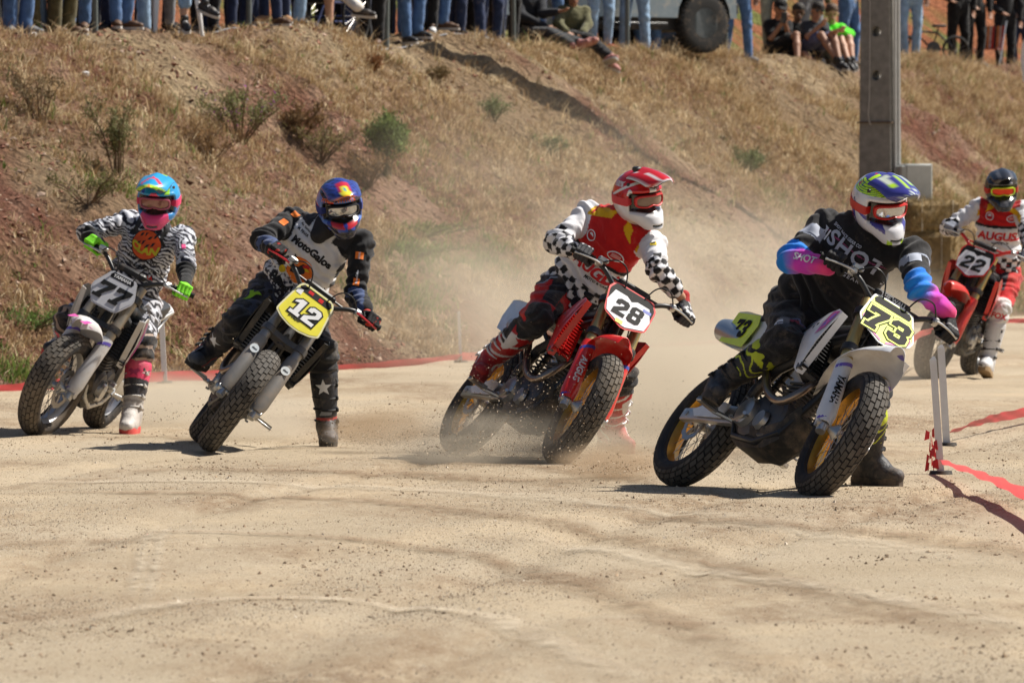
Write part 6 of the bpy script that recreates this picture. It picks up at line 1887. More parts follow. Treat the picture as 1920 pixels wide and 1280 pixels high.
def objmat(o, m):
    if not o.data.materials: o.data.materials.append(m)
    o.material_slots[0].link = 'OBJECT'; o.material_slots[0].material = m
def figure(root, j, S, h=.015):
    """j: joints relative to the root (Vectors): pelvis neck head shR shL elR elL haR haL knR knL anR anL toR toL"""
    up = (j['neck'] - j['pelvis']).normalized(); lat = (j['shL'] - j['shR']); lat = (lat - up * lat.dot(up)).normalized(); fwd = lat.cross(up).normalized()
    g = S.get('g', 1.0); parts = {}
    B = Field(h * .8, .02)
    B.cap(j['pelvis'], j['neck'] - up * .08, .10, .11, 0, (fwd, .7)).cap(j['neck'] - up * .05, j['head'] - (j['head'] - j['neck']) * .3, .048, .048)
    hd = j['head']; hu = (j['head'] - j['neck']).normalized(); hf = S.get('face', fwd); hf = (Vector(hf) - hu * Vector(hf).dot(hu)).normalized()
    B.cap(hd + hu * .035, hd + hu * .02 - hf * .02, .078, .082).cap(hd - hu * .045 + hf * .025, hd - hu * .06 + hf * .045, .055, .038, k=.03)
    B.cap(hd - hu * .008 + hf * .078, hd - hu * .026 + hf * .100, .009, .013, k=.012)
    hl = hu.cross(hf)
    for s in (-1, 1): B.cap(hd + hl * s * .082 - hu * .005, hd + hl * s * .084 - hu * .03, .014, .010, k=.01)
    for s, a, b, c in ((-1, 'shR', 'elR', 'haR'), (1, 'shL', 'elL', 'haL')):
        d = (j[c] - j[b]).normalized(); 
        B.cap(j['neck'] - up * .06, j[a], .05, .045).cap(j[a], j[b], .044, .036).cap(j[b], j[c], .037, .026)
        pn = d.cross(lat).normalized()
        if pn.length < .1: pn = fwd
        B.cap(j[c], j[c] + d * .07, .026, .030, 0, (pn, .6), k=.02)
        side = d.cross(pn).normalized()
        for q, o_ in enumerate((-.027, -.009, .009, .027)):
            k0 = j[c] + d * .075 + side * o_; k1 = k0 + d * (.042 - .006 * (q == 3)) + pn * .01; k2 = k1 + d * .025 + pn * .016
            B.cap(k0, k1, .0105, .0095, k=.004).cap(k1, k2, .0095, .008, k=.004)
        B.cap(j[c] + d * .02 - side * .02, j[c] + d * .075 - side * .05, .013, .010, k=.006)
    for a, b, c in ((-1, 'knR', 'anR'), (1, 'knL', 'anL')):
        B.cap(j['pelvis'] + lat * a * .09, j[b], .078, .050).cap(j[b], j[b].lerp(j[c], .35), .048, .052).cap(j[b].lerp(j[c], .35), j[c], .052, .034)
    V, Q = B.extract(); parts['body'] = link('body', np_mesh('body', V, Q, True), S['skin'], root)
    # eyes, brows and mouth where the face shows
    if S.get('faceon'):
        e = MB()
        for s in (-1, 1): e.lathe([(0, -.004), (.010, 0), (0, .004)], M=frame_matrix(hd + hl * s * .030 + hf * .074 + hu * .008, hl, hu), seg=8)
        link('eyes', e.mesh('eyes'), M_HAIR, parts['body'])
        MB().box((0, 0, 0), (.042, .008, .006), M=frame_matrix(hd - hu * .052 + hf * .083, hl, hu), bev=.002).build('mouth', mat('lips', (.30, .09, .07), rough=.5), parts['body'])
        e = MB()
        for s in (-1, 1): e.box((s * .032, .022, -.004), (.030, .006, .006), M=frame_matrix(hd + hf * .078, hl, hu))
        e.build('eyebrows', M_HAIR, parts['body'])
    T_ = Field(h, .035)
    T_.cap(j['pelvis'] - up * .03, j['pelvis'] + up * .09, .135 * g, .130 * g, 0, (fwd, .78))
    cut = S.get('legcut', .98)
    for s, b, c in ((-1, 'knR', 'anR'), (1, 'knL', 'anL')):
        hp = j['pelvis'] + lat * s * .09
        if S.get('shorts'): T_.cap(hp, hp.lerp(j[b], .72), .105 * g, .090)
        else:
            T_.cap(hp, j[b], .100 * g, .068).cap(j[b], j[b].lerp(j[c], cut), .066, S.get('hem', .052), k=.02)
    V, Q = T_.extract(); V = folds(V, Q, S.get('fold', .014), 9, seed=S.get('seed', 1)); parts['trousers'] = link('trousers', np_mesh('trousers', V, Q, True), S['tr'], root)
    U = Field(h, .035)
    U.cap(j['pelvis'] + up * .02, j['neck'] - up * .14, .145 * g, .150 * g, 0, (fwd, .72)).cap(j['neck'] - up * .14, j['neck'] - up * .05, .15 * g, .09, 0, (fwd, .72))
    for a, b, c in (('shR', 'elR', 'haR'), ('shL', 'elL', 'haL')):
        U.cap(j['neck'] - up * .08, j[a], .065, .066)
        if S.get('short_sleeve'): U.cap(j[a], j[a].lerp(j[b], .65), .068, .066)
        else: U.cap(j[a], j[b], .066, .056).cap(j[b], j[b].lerp(j[c], .95), .056, .042)
    V, Q = U.extract(); V = folds(V, Q, .014, 9, seed=S.get('seed', 1) + 5); parts['shirt'] = link('shirt', np_mesh('shirt', V, Q, True), S['top'], root)
    for a, c in (('anR', 'toR'), ('anL', 'toL')):
        d = (j[c] - j[a]); su = Vector(S.get('su_' + c, (0, 0, 1))); su = (su - d.normalized() * su.dot(d.normalized())).normalized(); td = d.normalized()
        hl_ = j[a] - su * .045 - td * .035
        F_ = Field(.0075, .02); lt_ = td.cross(su)
        F_.cap(j[a] + su * .01, j[a] - su * .03, .043, .040).cap(hl_, j[a] - su * .050 + td * .10, .036, .040, 0).cap(j[a] - su * .052 + td * .09, j[a] - su * .058 + td * .165, .042, .032, 0, (su, .8))
        V, Q = F_.extract(); V = folds(V, Q, .002, 40, 1)
        lim = su; dd = V @ np.array(lim) ; m0 = float((j[a] - su * .088).dot(su)); V = V + np.maximum(0, m0 - dd)[:, None] * np.array(lim)
        sh = link('shoe', np_mesh('shoe', V, Q, True), S['shoe'], root)
        so = MB(); rings = []
        for (x_, w_) in ((-.078, .020), (-.06, .034), (0, .036), (.09, .043), (.15, .040), (.185, .028), (.20, .012)):
            rings.append([j[a] + td * x_ + lt_ * y * w_ - su * z for y, z in ((-1, .074), (-1, .100), (1, .100), (1, .074))])
        so.loft(rings); so.build('outsole', S.get('outs', M_OUTS), sh)
        if S.get('laces'):
            lc = MB()
            for k in range(4): lc.tube([j[a] + td * (.035 + .022 * k) + lt_ * .022 - su * (.010 + .006 * k), j[a] + td * (.035 + .022 * k) + su * (.004 - .008 * k), j[a] + td * (.035 + .022 * k) - lt_ * .022 - su * (.010 + .006 * k)], .004, 5)
            lc.build('laces', W_PRINT, sh)
        parts[c] = sh
    H_ = Field(.010, .02)
    if S.get('cap_hat'):
        H_.cap(hd + hu * .06, hd + hu * .055 - hf * .02, .088, .088, 0, (hu, .85)).cap(hd + hu * .055 + hf * .07, hd + hu * .05 + hf * .15, .07, .055, 0, (hu, .14), k=.01)
        V, Q = H_.extract(); parts['hat'] = link('cap', np_mesh('cap', V, Q, True), C_BL, root)
    H_ = Field(.009, .02)
    H_.cap(hd + hu * .055 - hf * .012, hd + hu * .045 - hf * .03, .085, .088).cap(hd - hf * .045, hd - hf * .045 - hu * .02, .072, .060)
    V, Q = H_.extract(); V = folds(V, Q, S.get('curl', .006), 30, 3); parts['hair'] = link('hair', np_mesh('hair', V, Q, True), S.get('hair', M_HAIR), root)
    return parts

def stand_joints(r):
    a = r.uniform(.06, .15); tw = r.uniform(-.15, .15); st = r.uniform(-.12, .12)
    j = dict(pelvis=Vector((0, 0, .93)), neck=Vector((.02 * r.random(), .02, 1.44)), head=Vector((.02, .05, 1.62)))
    # local: +Y forward, +X right?  right-handed: left = -X when facing +Y
    j['shR'], j['shL'] = Vector((.185, tw, 1.39)), Vector((-.185, -tw, 1.39))
    j['elR'], j['elL'] = Vector((.25, .0, 1.12)), Vector((-.25, .02, 1.12))
    j['haR'], j['haL'] = Vector((.20 - .12 * r.random(), .16, .96 + .1 * r.random())), Vector((-.22, .10, .88))
    j['anR'], j['anL'] = Vector((a, st, .10)), Vector((-a * .9, -st, .10))
    j['knR'], j['knL'] = Vector((.10 + .03 * r.random(), .04 + st * .5, .51)), Vector((-.10, .05 - st * .5, .51))
    o1, o2 = r.uniform(.1, .6), r.uniform(.1, .6)
    j['toR'] = j['anR'] + Vector((math.sin(o1) * .15, math.cos(o1) * .15, -.0)); j['toL'] = j['anL'] + Vector((-math.sin(o2) * .15, math.cos(o2) * .15, -.0))
    return j
def copy_tree(o, parent=None):
    c = o.copy(); COL.objects.link(c)
    if parent is not None: c.parent = parent
    for ch in list(o.children): copy_tree(ch, c)
    return c
PROTO = []
_r = random.Random(3)
def get_proto(k):
    while len(PROTO) <= k:
        i = len(PROTO)
        e = empty('person', (0, 0, 0))
        figure(e, stand_joints(_r), dict(skin=SK1, tr=C_B, top=C_DK, shoe=S_BK, seed=i * 3 + 1, hem=(.058, .066, .048, .060, .052, .062)[i], g=(1.0, 1.08, .95, 1.02, .92, 1.05)[i]), h=.0165)
        for o in [e] + list(e.children_recursive):
            if o.type == 'MESH': objmat(o, o.data.materials[0])
        PROTO.append([e, False])
    return PROTO[k]
GP = 'spectators along the top of the bank'
def stander(px, off, yaw, k, tr, shoe, top, label, lift=0, skin=SK2, cat='spectator', scale=1.0):
    """yaw: degrees, 0 = facing the camera, + = turned to the right of the picture"""
    D = crest_D(px) + off; x = (px - 960) / FPX * D; z = zat(x, D) + lift
    p = get_proto(k % 6)
    if not p[1]: o = p[0]; p[1] = True
    else: o = copy_tree(p[0])
    o.location = (x, D, z); o.rotation_euler = (0, 0, math.radians(180 + yaw)); o.scale = (scale,) * 3
    tag(o, label, cat, GP)
    for c in o.children:
        n = c.name.split('.')[0]
        m = dict(trousers=tr, shirt=top, shoe=shoe, body=skin).get(n)
        if m is not None: c.material_slots[0].link = 'OBJECT'; c.material_slots[0].material = m
    return o
SPEC = [ # px, depth behind crest, yaw, proto, trousers, shoes, top, label
 (8, .9, 5, 0, C_DK, S_BK, C_DK, 'dark trousers and black shoes at the far left end of the spectators'),
 (34, .35, 35, 1, C_B, S_GY, C_GR, 'wide blue jeans and grey shoes, second standing spectator from the left edge'),
 (58, 1.1, -20, 2, C_LB, S_BK, C_B, 'pale jeans half hidden behind the wide blue jeans at left'),
 (84, .7, 10, 3, C_OL, S_BR, C_DK, 'dark olive trousers standing just left of the olive trousers with leather shoes'),
 (116, .30, 45, 1, C_OL, S_BR, C_GR, 'olive trousers and brown leather shoes turned to the right near the left end'),
 (146, .9, -10, 0, C_B, S_BR, C_DK, 'blue jeans behind the leftmost metal post'),
 (205, 1.1, 15, 4, C_NV, S_BK, C_DK, 'dark navy trousers standing right of the leftmost metal post'),
 (228, .45, 30, 3, C_B, S_BR, C_GR, 'blue jeans and brown shoes left of the white plastic chair'),
 (255, .6, -25, 5, C_LB, S_BR, C_DK, 'light jeans and brown shoes touching the white plastic chair'),
 (300, 1.6, 0, 2, C_GR, S_BK, C_DK, 'grey jeans standing behind the white plastic chair'),
 (385, .9, 10, 0, C_DK, S_BK, C_DK, 'black trousers right behind the crossed sneaker'),
 (412, 1.2, -15, 3, C_NV, S_BK, C_DK, 'navy trousers left of the second metal post'),
 (446, .5, 40, 2, C_NV, S_TAN, C_GR, 'navy skinny jeans and tan shoes left of the second metal post'),
 (492, .45, 25, 4, C_NV, S_BR, C_DK, 'navy skinny jeans and brown boots right of the second metal post'),
 (517, .40, -15, 2, C_NV, S_TAN, C_B, 'navy jeans and tan suede boots between the second post and the wheelchair'),
 (548, .35, 30, 5, C_LB, S_BK, C_GR, 'light blue jeans and black shoes beside the wheelchair'),
 (590, 1.5, 0, 0, C_DK, S_BK, C_DK, 'dark trousers standing behind the wheelchair'),
 (668, 1.3, 12, 3, C_NV, S_BK, C_DK, 'dark navy trousers behind the bandaged leg'),
 (700, .6, -20, 0, C_DK, S_BR, C_DK, 'black trousers left of the third metal post'),
 (738, .6, 15, 4, C_B, S_BK, C_B, 'slim blue jeans just right of the third metal post'),
 (770, .45, 25, 1, C_B, S_BK, C_DK, 'mid blue jeans with dark shoes, third right of the third post'),
 (799, .7, -10, 0, C_DK, S_W, C_DK, 'dark trousers with black and white shoes between two blue jeans'),
 (820, .4, 35, 5, C_B, S_BR, C_GR, 'blue jeans with brown shoes pointing right, left of the fourth post'),
 (849, .7, 5, 3, C_NV, S_BK, C_DK, 'dark navy jeans left of the pale blue shoes'),
 (876, .35, 30, 4, C_NV, mat('pale blue shoe', (.25, .38, .50), rough=.6, dirt=.2), C_B, 'navy jeans with pale blue shoes near the fourth post'),
 (918, .25, 20, 2, C_NV, S_W, C_GR, 'rolled up navy jeans with white sneakers left of the fourth post'),
 (950, .9, 0, 0, C_BL, S_BK, C_BL, 'all in black directly behind the fourth metal post'),
 (1030, 1.5, -10, 3, C_B, S_BK, C_DK, 'blue jeans standing behind the two men sitting on the edge'),
 (1126, .5, 15, 2, C_LB, S_RED, C_LB, 'light jeans and red sandals right of the man in the olive jacket'),
 (1190, .5, 10, 4, C_LB, S_BK, C_GR, 'light jeans right behind the fifth metal post'),
 (1216, .55, -10, 5, C_B, S_BK, C_DK, 'faded blue jeans between the fifth post and the squatting person'),
 (1382, .7, 20, 4, C_B, S_GY, C_GR, 'blue jeans and grey sleeves right of the big black wheel'),
 (1450, 2.2, 0, 0, C_CAM, S_BK, C_OL, 'pale camouflage trousers behind the boy holding a phone'),
 (1520, 2.4, 10, 3, C_GR, S_BK, C_OL, 'grey trousers standing behind the seated boys'),
 (1590, 1.4, 25, 1, C_B, S_BK, C_GR, 'blue jeans between the boys and the concrete pole, glass in hand'),
 (1706, .7, 15, 5, C_LB, S_BR, C_BL, 'faded blue jeans and brown shoes right of the concrete pole'),
 (1796, .8, 5, 1, C_BL, S_BK, C_BL, 'black trousers holding a small child, left of the striped chair'),
 (1826, 1.0, 25, 0, C_BL, S_GY, C_BL, 'black trousers with legs apart beside the striped chair'),
 (1884, .8, 10, 3, C_DK, S_BK, C_DK, 'dark clothes standing just right of the striped chair'),
 (1914, .9, -10, 5, C_NV, S_BR, C_DK, 'dark clothes at the right edge of the photo on the bank'),
]
HND = {8: 'leftmost spectator', 58: 'wide blue jeans', 100: 'olive trousers', 146: 'first metal post', 205: 'dark navy trousers', 250: 'light jeans by the chair', 318: 'white plastic chair', 390: 'crossed sneaker',
       467: 'second metal post', 517: 'tan suede boots', 548: 'light blue jeans', 612: 'wheelchair', 680: 'bandaged leg', 724: 'third metal post', 770: 'mid blue jeans', 810: 'black and white shoes', 849: 'pale blue shoes', 918: 'white sneakers', 963: 'fourth metal post',
       1126: 'red sandals', 1176: 'fifth metal post', 1235: 'squatting person in grey'}
used_l = set()
for px in list(range(12, 1000, 41)) + [1150, 1205, 1240, 1262]:
    r_ = random.Random(px); px += r_.randint(-9, 9); tr_ = r_.choice([(C_DK, 'charcoal'), (C_NV, 'navy'), (C_BL, 'black'), (C_NV, 'navy')])
    kx = min(HND, key=lambda q: abs(q - px)); lb = 'back row person in %s trousers just %s of the %s' % (tr_[1], 'left' if px < kx else 'right', HND[kx])
    if lb in used_l: lb = lb.replace('just', 'further')
    used_l.add(lb)
    stander(px, 2.2 + r_.random() * 1.6, r_.uniform(-30, 30), r_.randrange(6), tr_[0], S_BK, C_DK, lb)
for q in SPEC:
    stander(q[0], q[1], q[2], q[3], q[4], q[5], q[6], 'person in ' + q[7] if not q[7].startswith('all') else 'person ' + q[7])

def seated(label, J, S, D, group=GP):
    pel = P(*J['pelvis'][:2], D + J['pelvis'][2])
    base = Vector((pel.x, pel.y, zat(pel.x, pel.y)))
    r = empty('person', base, label, 'spectator', group)
    j = {k: P(v[0], v[1], D + v[2]) - base for k, v in J.items()}
    figure(r, j, S, h=.0125)
    return r
Dk = crest_D(1510) + .1
GB = 'boys sitting on the edge of the bank'
seated('boy in black T-shirt and cap photographing with a phone, leftmost of the seated boys', dict(pelvis=(1455, 96, .0), neck=(1458, 38, 0), head=(1463, 17, -.05), shR=(1441, 48, -.02), shL=(1476, 47, .05),
    elR=(1446, 72, -.15), elL=(1478, 66, -.1), haR=(1467, 43, -.22), haL=(1472, 42, -.25), knR=(1493, 66, -.28), knL=(1510, 104, -.35), anR=(1496, 118, -.55), anL=(1545, 141, -.75), toR=(1501, 124, -.70), toL=(1562, 143, -.85)),
    dict(skin=SK2, tr=C_BL, top=C_BL, shoe=S_W, shorts=True, short_sleeve=True, cap_hat=True, faceon=True, face=(.25, -1, .0), su_toR=(-.2, -.7, .6), su_toL=(.3, -.5, .8)), Dk, GB)
ph = tag(MB().box((0, 0, 0), (.075, .010, .15), bev=.006).build('phone', S_BK), 'black phone held up by the boy in the cap', 'phone')
ph.location = P(1470, 34, Dk - .36); ph.rotation_euler = (0, .1, .3)
seated('boy with short black hair in black striped jersey, second of the seated boys', dict(pelvis=(1490, 97, .35), neck=(1494, 44, .35), head=(1497, 24, .32), shR=(1481, 52, .35), shL=(1510, 52, .38),
    elR=(1484, 76, .25), elL=(1512, 76, .25), haR=(1500, 84, .1), haL=(1506, 86, .1), knR=(1512, 82, .05), knL=(1528, 92, .05), anR=(1524, 122, -.25), anL=(1546, 130, -.3), toR=(1534, 126, -.35), toL=(1558, 134, -.4)),
    dict(skin=SK3, tr=C_DK, top=C_BL, shoe=S_BK, short_sleeve=True, faceon=True, face=(.2, -1, .0)), Dk, GB)
sb = seated('boy with sunglasses in dark grey T-shirt with a hand at his chin', dict(pelvis=(1518, 92, .05), neck=(1526, 42, .0), head=(1533, 22, -.05), shR=(1511, 50, -.02), shL=(1544, 50, .08),
    elR=(1514, 70, -.2), elL=(1552, 66, -.1), haR=(1536, 50, -.25), haL=(1562, 62, -.32), knR=(1540, 66, -.3), knL=(1562, 64, -.30), anR=(1568, 112, -.55), anL=(1574, 114, -.6), toR=(1584, 124, -.72), toL=(1590, 120, -.75)),
    dict(skin=SK2, tr=cloth('blue grey shorts', (.09, .10, .18)), top=cloth('charcoal shirt', (.03, .033, .04)), shoe=S_BK, shorts=True, short_sleeve=True, faceon=True, face=(.35, -1, -.05), laces=True, outs=M_OUTS, su_toR=(.3, -.7, .6), su_toL=(.3, -.7, .6)), Dk, GB)
gl = MB()
hb_ = P(1533, 22, Dk - .05) - sb.location; fd_ = Vector((.35, -1, 0)).normalized(); ld_ = Vector((1, .35, 0)).normalized()
for s in (-1, 1): gl.box((s * .034, .012, .088), (.052, .034, .006), M=frame_matrix(hb_, ld_, (0, 0, 1)), bev=.002)
gl.box((0, .018, .088), (.03, .006, .006), M=frame_matrix(hb_, ld_, (0, 0, 1)))
gl.build('sunglasses', S_BK, sb)
seated('boy with curly brown hair in bright green top, rightmost of the seated boys', dict(pelvis=(1558, 94, .35), neck=(1560, 46, .25), head=(1560, 26, .2), shR=(1546, 52, .25), shL=(1577, 54, .3),
    elR=(1556, 70, .05), elL=(1594, 64, .15), haR=(1572, 60, -.1), haL=(1580, 60, -.05), knR=(1576, 72, -.05), knL=(1592, 72, .0), anR=(1590, 114, -.3), anL=(1598, 112, -.2), toR=(1602, 122, -.42), toL=(1606, 119, -.32)),
    dict(skin=SK1, tr=cloth('grey shorts', (.15, .17, .17)), top=cloth('bright green shirt', (.10, .75, .02), .03), shoe=S_BK, shorts=True, faceon=True, face=(.1, -1, -.1), hair=M_HAIRB, curl=.016, g=.92), Dk, GB)
Dm = crest_D(1040) + .1
seated('man in dark padded jacket sitting on the edge with grey trousered legs stretched out', dict(pelvis=(990, 66, .15), neck=(986, -18, .1), head=(988, -48, .1), shR=(968, -4, .1), shL=(1012, -2, .15),
    elR=(978, 30, -.05), elL=(1018, 26, .0), haR=(1022, 50, -.1), haL=(1046, 22, -.1), knR=(1030, 62, -.35), knL=(1040, 66, -.30), anR=(1076, 86, -.9), anL=(1088, 80, -.9), toR=(1096, 76, -1.02), toL=(1108, 72, -1.0)),
    dict(skin=SK2, tr=cloth('charcoal trousers', (.035, .038, .042)), top=cloth('dark padded jacket', (.022, .024, .030)), shoe=S_PK, su_toR=(.55, -.8, .35), su_toL=(.55, -.8, .35), outs=mat('pinkish sole', (.5, .28, .22), rough=.8, dirt=.2)), Dm)
seated('man in olive jacket sitting on the edge with dark trousers and dusty pink shoes', dict(pelvis=(1072, 70, .35), neck=(1074, 14, .3), head=(1076, -8, .25), shR=(1054, 22, .3), shL=(1096, 22, .35),
    elR=(1046, 44, .15), elL=(1102, 46, .25), haR=(1062, 60, .05), haL=(1092, 62, .05), knR=(1106, 74, -.1), knL=(1112, 80, -.05), anR=(1144, 106, -.65), anL=(1148, 116, -.65), toR=(1162, 100, -.8), toL=(1166, 122, -.8)),
    dict(skin=SK2, tr=C_DK, top=cloth('olive jacket', (.13, .125, .065)), shoe=S_PK, su_toR=(.7, -.5, .5), su_toL=(.7, -.5, .5), g=1.08, faceon=True), Dm)
Dq = crest_D(1290) + .5
seated('person in pale grey jacket and blue jeans squatting in front of the big black wheel', dict(pelvis=(1268, 66, .2), neck=(1272, -2, .05), head=(1282, -28, 0), shR=(1252, 8, .0), shL=(1300, 6, .1),
    elR=(1262, 36, -.2), elL=(1310, 34, -.1), haR=(1300, 40, -.3), haL=(1322, 38, -.3), knR=(1318, 46, -.2), knL=(1330, 44, -.05), anR=(1288, 88, -.1), anL=(1308, 88, .05), toR=(1300, 92, -.25), toL=(1322, 92, -.1)),
    dict(skin=SK2, tr=C_B, top=cloth('pale grey jacket', (.30, .31, .35)), shoe=S_GY), Dq)
Dc = crest_D(335) + .25
seated('person sitting on the white plastic chair with legs crossed in black and white sneakers', dict(pelvis=(325, -40, .15), neck=(322, -132, .2), head=(324, -168, .15), shR=(288, -118, .15), shL=(356, -118, .15),
    elR=(280, -70, .0), elL=(362, -70, .0), haR=(310, -50, -.2), haL=(346, -50, -.2), knR=(346, -38, -.30), knL=(352, -50, -.28), anR=(346, 36, -.30), anL=(384, 6, -.45), toR=(352, 44, -.45), toL=(404, 14, -.52)),
    dict(skin=SK1, tr=C_LB, top=C_GR, shoe=S_BK, legcut=.62, laces=True, hem=.062, su_toL=(.1, -.3, .9)), Dc)
Dw = crest_D(615) + .45
sw_ = seated('person in the wheelchair with one leg in a white bandage stretched forward', dict(pelvis=(598, -44, .15), neck=(590, -132, .2), head=(592, -166, .15), shR=(558, -118, .15), shL=(624, -118, .15),
    elR=(552, -72, .0), elL=(632, -72, .0), haR=(582, -50, -.15), haL=(618, -50, -.15), knR=(616, -30, -.35), knL=(630, -34, -.45), anR=(618, 50, -.35), anL=(672, 14, -.85), toR=(634, 54, -.42), toL=(694, 16, -.9)),
    dict(skin=SK1, tr=C_GR, top=C_DK, shoe=S_BK, shorts=True, su_toL=(-.2, -.2, .9)), Dw)
F_ = Field(.012, .02); a_, b_ = P(634, -22, Dw - .5) - sw_.location, P(672, 14, Dw - .85) - sw_.location
F_.cap(a_, b_, .074, .058); V, Q = F_.extract(); V = folds(V, Q, .006, 14, 2); link('bandage', np_mesh('bandage', V, Q, True), mat('white bandage', (.72, .68, .62), rough=.9), sw_)

# ------------------------------------------------------------------ chairs, wheelchair, car, bicycle
M_PW = mat('white chair plastic', (.72, .72, .72), rough=.4, dirt=.15)
def gpos(px, off): D = crest_D(px) + off; x = (px - 960) / FPX * D; return Vector((x, D, zat(x, D)))
c0 = gpos(318, .45); e = empty('plastic_chair', c0, 'white plastic garden chair with legs on the crest of the bank', 'chair'); e.rotation_euler = (0, 0, math.radians(25))
for sx_, sy_ in ((-1, -1), (1, -1), (1, 1), (-1, 1)):
    MB().tube([(sx_ * .25, sy_ * .24, 0), (sx_ * .21, sy_ * .19, .42)], [.020, .034], 8).build('leg', M_PW, e)
MB().box((0, 0, .43), (.46, .44, .03), bev=.012).build('seat', M_PW, e)
b_ = MB()
for k in range(6): b_.box((-.17 + .068 * k, .20, .63), (.035, .014, .34), bev=.005)
b_.tube([(-.22, .20, .45), (-.23, .23, .80), (0, .26, .86), (.23, .23, .80), (.22, .20, .45)], .020, 8)
b_.build('backrest', M_PW, e)
for s in (-1, 1): MB().tube([(s * .23, .22, .66), (s * .26, 0, .66), (s * .25, -.22, .62), (s * .24, -.22, .42)], .020, 8).build('armrest', M_PW, e)
c0 = gpos(612, .75); e = empty('wheelchair', c0, 'dark wheelchair with thin spoked wheels among the spectators', 'wheelchair'); e.rotation_euler = (0, 0, math.radians(-25))
def ringw(r, t, nm, par, m_, loc, sp=20):
    w_ = MB(); w_.tube([(0, r * math.cos(a), r * math.sin(a)) for a in [2 * math.pi * k / 40 for k in range(41)]], t, 8, cap=False)
    o = w_.build(nm, m_, par, Matrix.Translation(loc))
    s_ = MB()
    for k in range(sp): a = 2 * math.pi * k / sp; s_.tube([(0, .02 * math.cos(a), .02 * math.sin(a)), (0, r * math.cos(a), r * math.sin(a))], .002, 4)
    s_.tube([(-.03, 0, 0), (.03, 0, 0)], .02, 10); s_.build('spokes', M_STEEL, o)
for s in (-1, 1):
    ringw(.30, .014, 'wheel', e, M_RUB, (s * .29, .12, .31)); ringw(.09, .014, 'caster', e, mat('tan caster tyre', (.25, .17, .10), rough=.8), (s * .22, -.36, .10), 6)
f_ = MB()
for s in (-1, 1): f_.tube([(s * .24, .2, .95), (s * .24, .18, .45), (s * .24, -.30, .45), (s * .22, -.36, .14)], .014, 8); f_.tube([(s * .24, .18, .25), (s * .24, -.3, .25)], .012, 8); f_.tube([(s * .14, -.34, .42), (s * .12, -.52, .14)], .012, 8)
f_.tube([(-.24, .12, .31), (.24, .12, .31)], .014, 8); f_.build('frame', mat('navy frame', (.02, .03, .10), rough=.4), e)
MB().box((0, -.05, .47), (.44, .42, .04), bev=.015).build('seat', C_DK, e); MB().box((0, .19, .72), (.44, .03, .42), bev=.01).build('backrest', C_DK, e)
for s in (-1, 1): MB().box((s * .12, -.54, .13), (.14, .16, .015), bev=.004).build('footrest', S_BK, e)
# parked off-road car, seen below the door line
M_CAR = mat('silver car paint', (.26, .29, .29), rough=.3, metal=.5, dirt=.35, coat=.4, dirtcol=(.36, .27, .18))
c0 = gpos(1100, 3.6); e = empty('parked_car', c0, 'dusty silver off-road car parked behind the spectators with a big black wheel', 'car'); e.scale = (.93, .93, .93); e.rotation_euler = (0, 0, math.radians(35))
prof_ = [(-2.1, .45), (-2.1, .95), (-2.05, 1.15), (-1.9, 1.75), (-1.75, 1.82), (.25, 1.82), (.75, 1.20), (1.85, 1.05), (2.05, .85), (2.1, .45)]
def arch(cx, r): return [(cx - r * math.cos(a), .45 + r * math.sin(a)) for a in [math.pi * k / 10 for k in range(11)]]
low = [(-2.1, .45)] + arch(-1.3, .44) + arch(1.3, .44) + [(1.85, .45)]
out_ = [(-2.1, .45), (-2.1, .95), (-2.05, 1.15), (-1.9, 1.75), (-1.75, 1.82), (.25, 1.82), (.75, 1.20), (1.72, 1.08), (1.83, .85)] + [q for q in low[::-1]][:-1]
rings = []
for y, k in ((-.88, .985), (-.84, 1.0), (.84, 1.0), (.88, .985)):
    rings.append([Vector((x * (1 if k == 1 else .99), y * (1 if z < 1.15 else .86), z)) for x, z in out_])
MB().loft(rings).build('body', M_CAR, e, angle=25)
MB().box((-.15, 0, .40), (3.8, 1.5, .22)).build('chassis', S_BK, e)
for s in (-1, 1):
    MB().panel([(-1.2, s * .765, 1.22), (-.15, s * .765, 1.22), (.45, s * .765, 1.22), (.15, s * .765, 1.70), (-1.2, s * .765, 1.70)], .01).build('side_window', mat('car glass', (.02, .025, .03), rough=.08, coat=.5), e)
    MB().box((-.1, s * .90, .36), (1.5, .10, .05), bev=.015).build('side_step', S_BK, e)
    for cx in (-1.3, 1.3):
        tw_ = MB(); tw_.lathe([(.20, -.10), (.30, -.115), (.37, -.10), (.385, -.05), (.385, .05), (.37, .10), (.30, .115), (.20, .10)], seg=40, axis='Y')
        for k in range(36):
            a = 2 * math.pi * k / 36
            for y in (-.07, 0, .07): tw_.box((.388, y, 0), (.016, .05, .035), M=Matrix.Rotation(a + (.08 if y else 0), 4, 'Y'))
        wh = tw_.build('wheel', mat('dusty car tyre', (.02, .02, .02), rough=.85, dirt=.35), e, Matrix.Translation((cx, s * .80, .385)))
        rm = MB(); rm.lathe([(0, -.05 if s < 0 else .05), (.07, (-.07 if s < 0 else .07)), (.12, (-.05 if s < 0 else .05)), (.17, (-.03 if s < 0 else .03)), (.20, (-.09 if s < 0 else .09)), (.215, (-.10 if s < 0 else .10))], seg=30, axis='Y')
        rm.build('hubcap', mat('grey steel wheel', (.13, .15, .16), rough=.5, metal=.5, dirt=.3), wh)
        nb = MB()
        for k in range(6): a = 2 * math.pi * k / 6; nb.lathe([(0, s * .075), (.012, s * .075), (.012, s * .05), (0, s * .05)], M=Matrix.Translation((.05 * math.cos(a), 0, .05 * math.sin(a))), seg=8, axis='Y')
        nb.build('wheel_nuts', M_STEEL, wh)
MB().box((1.88, 0, .58), (.12, 1.6, .18), bev=.04).build('bumper', S_BK, e)
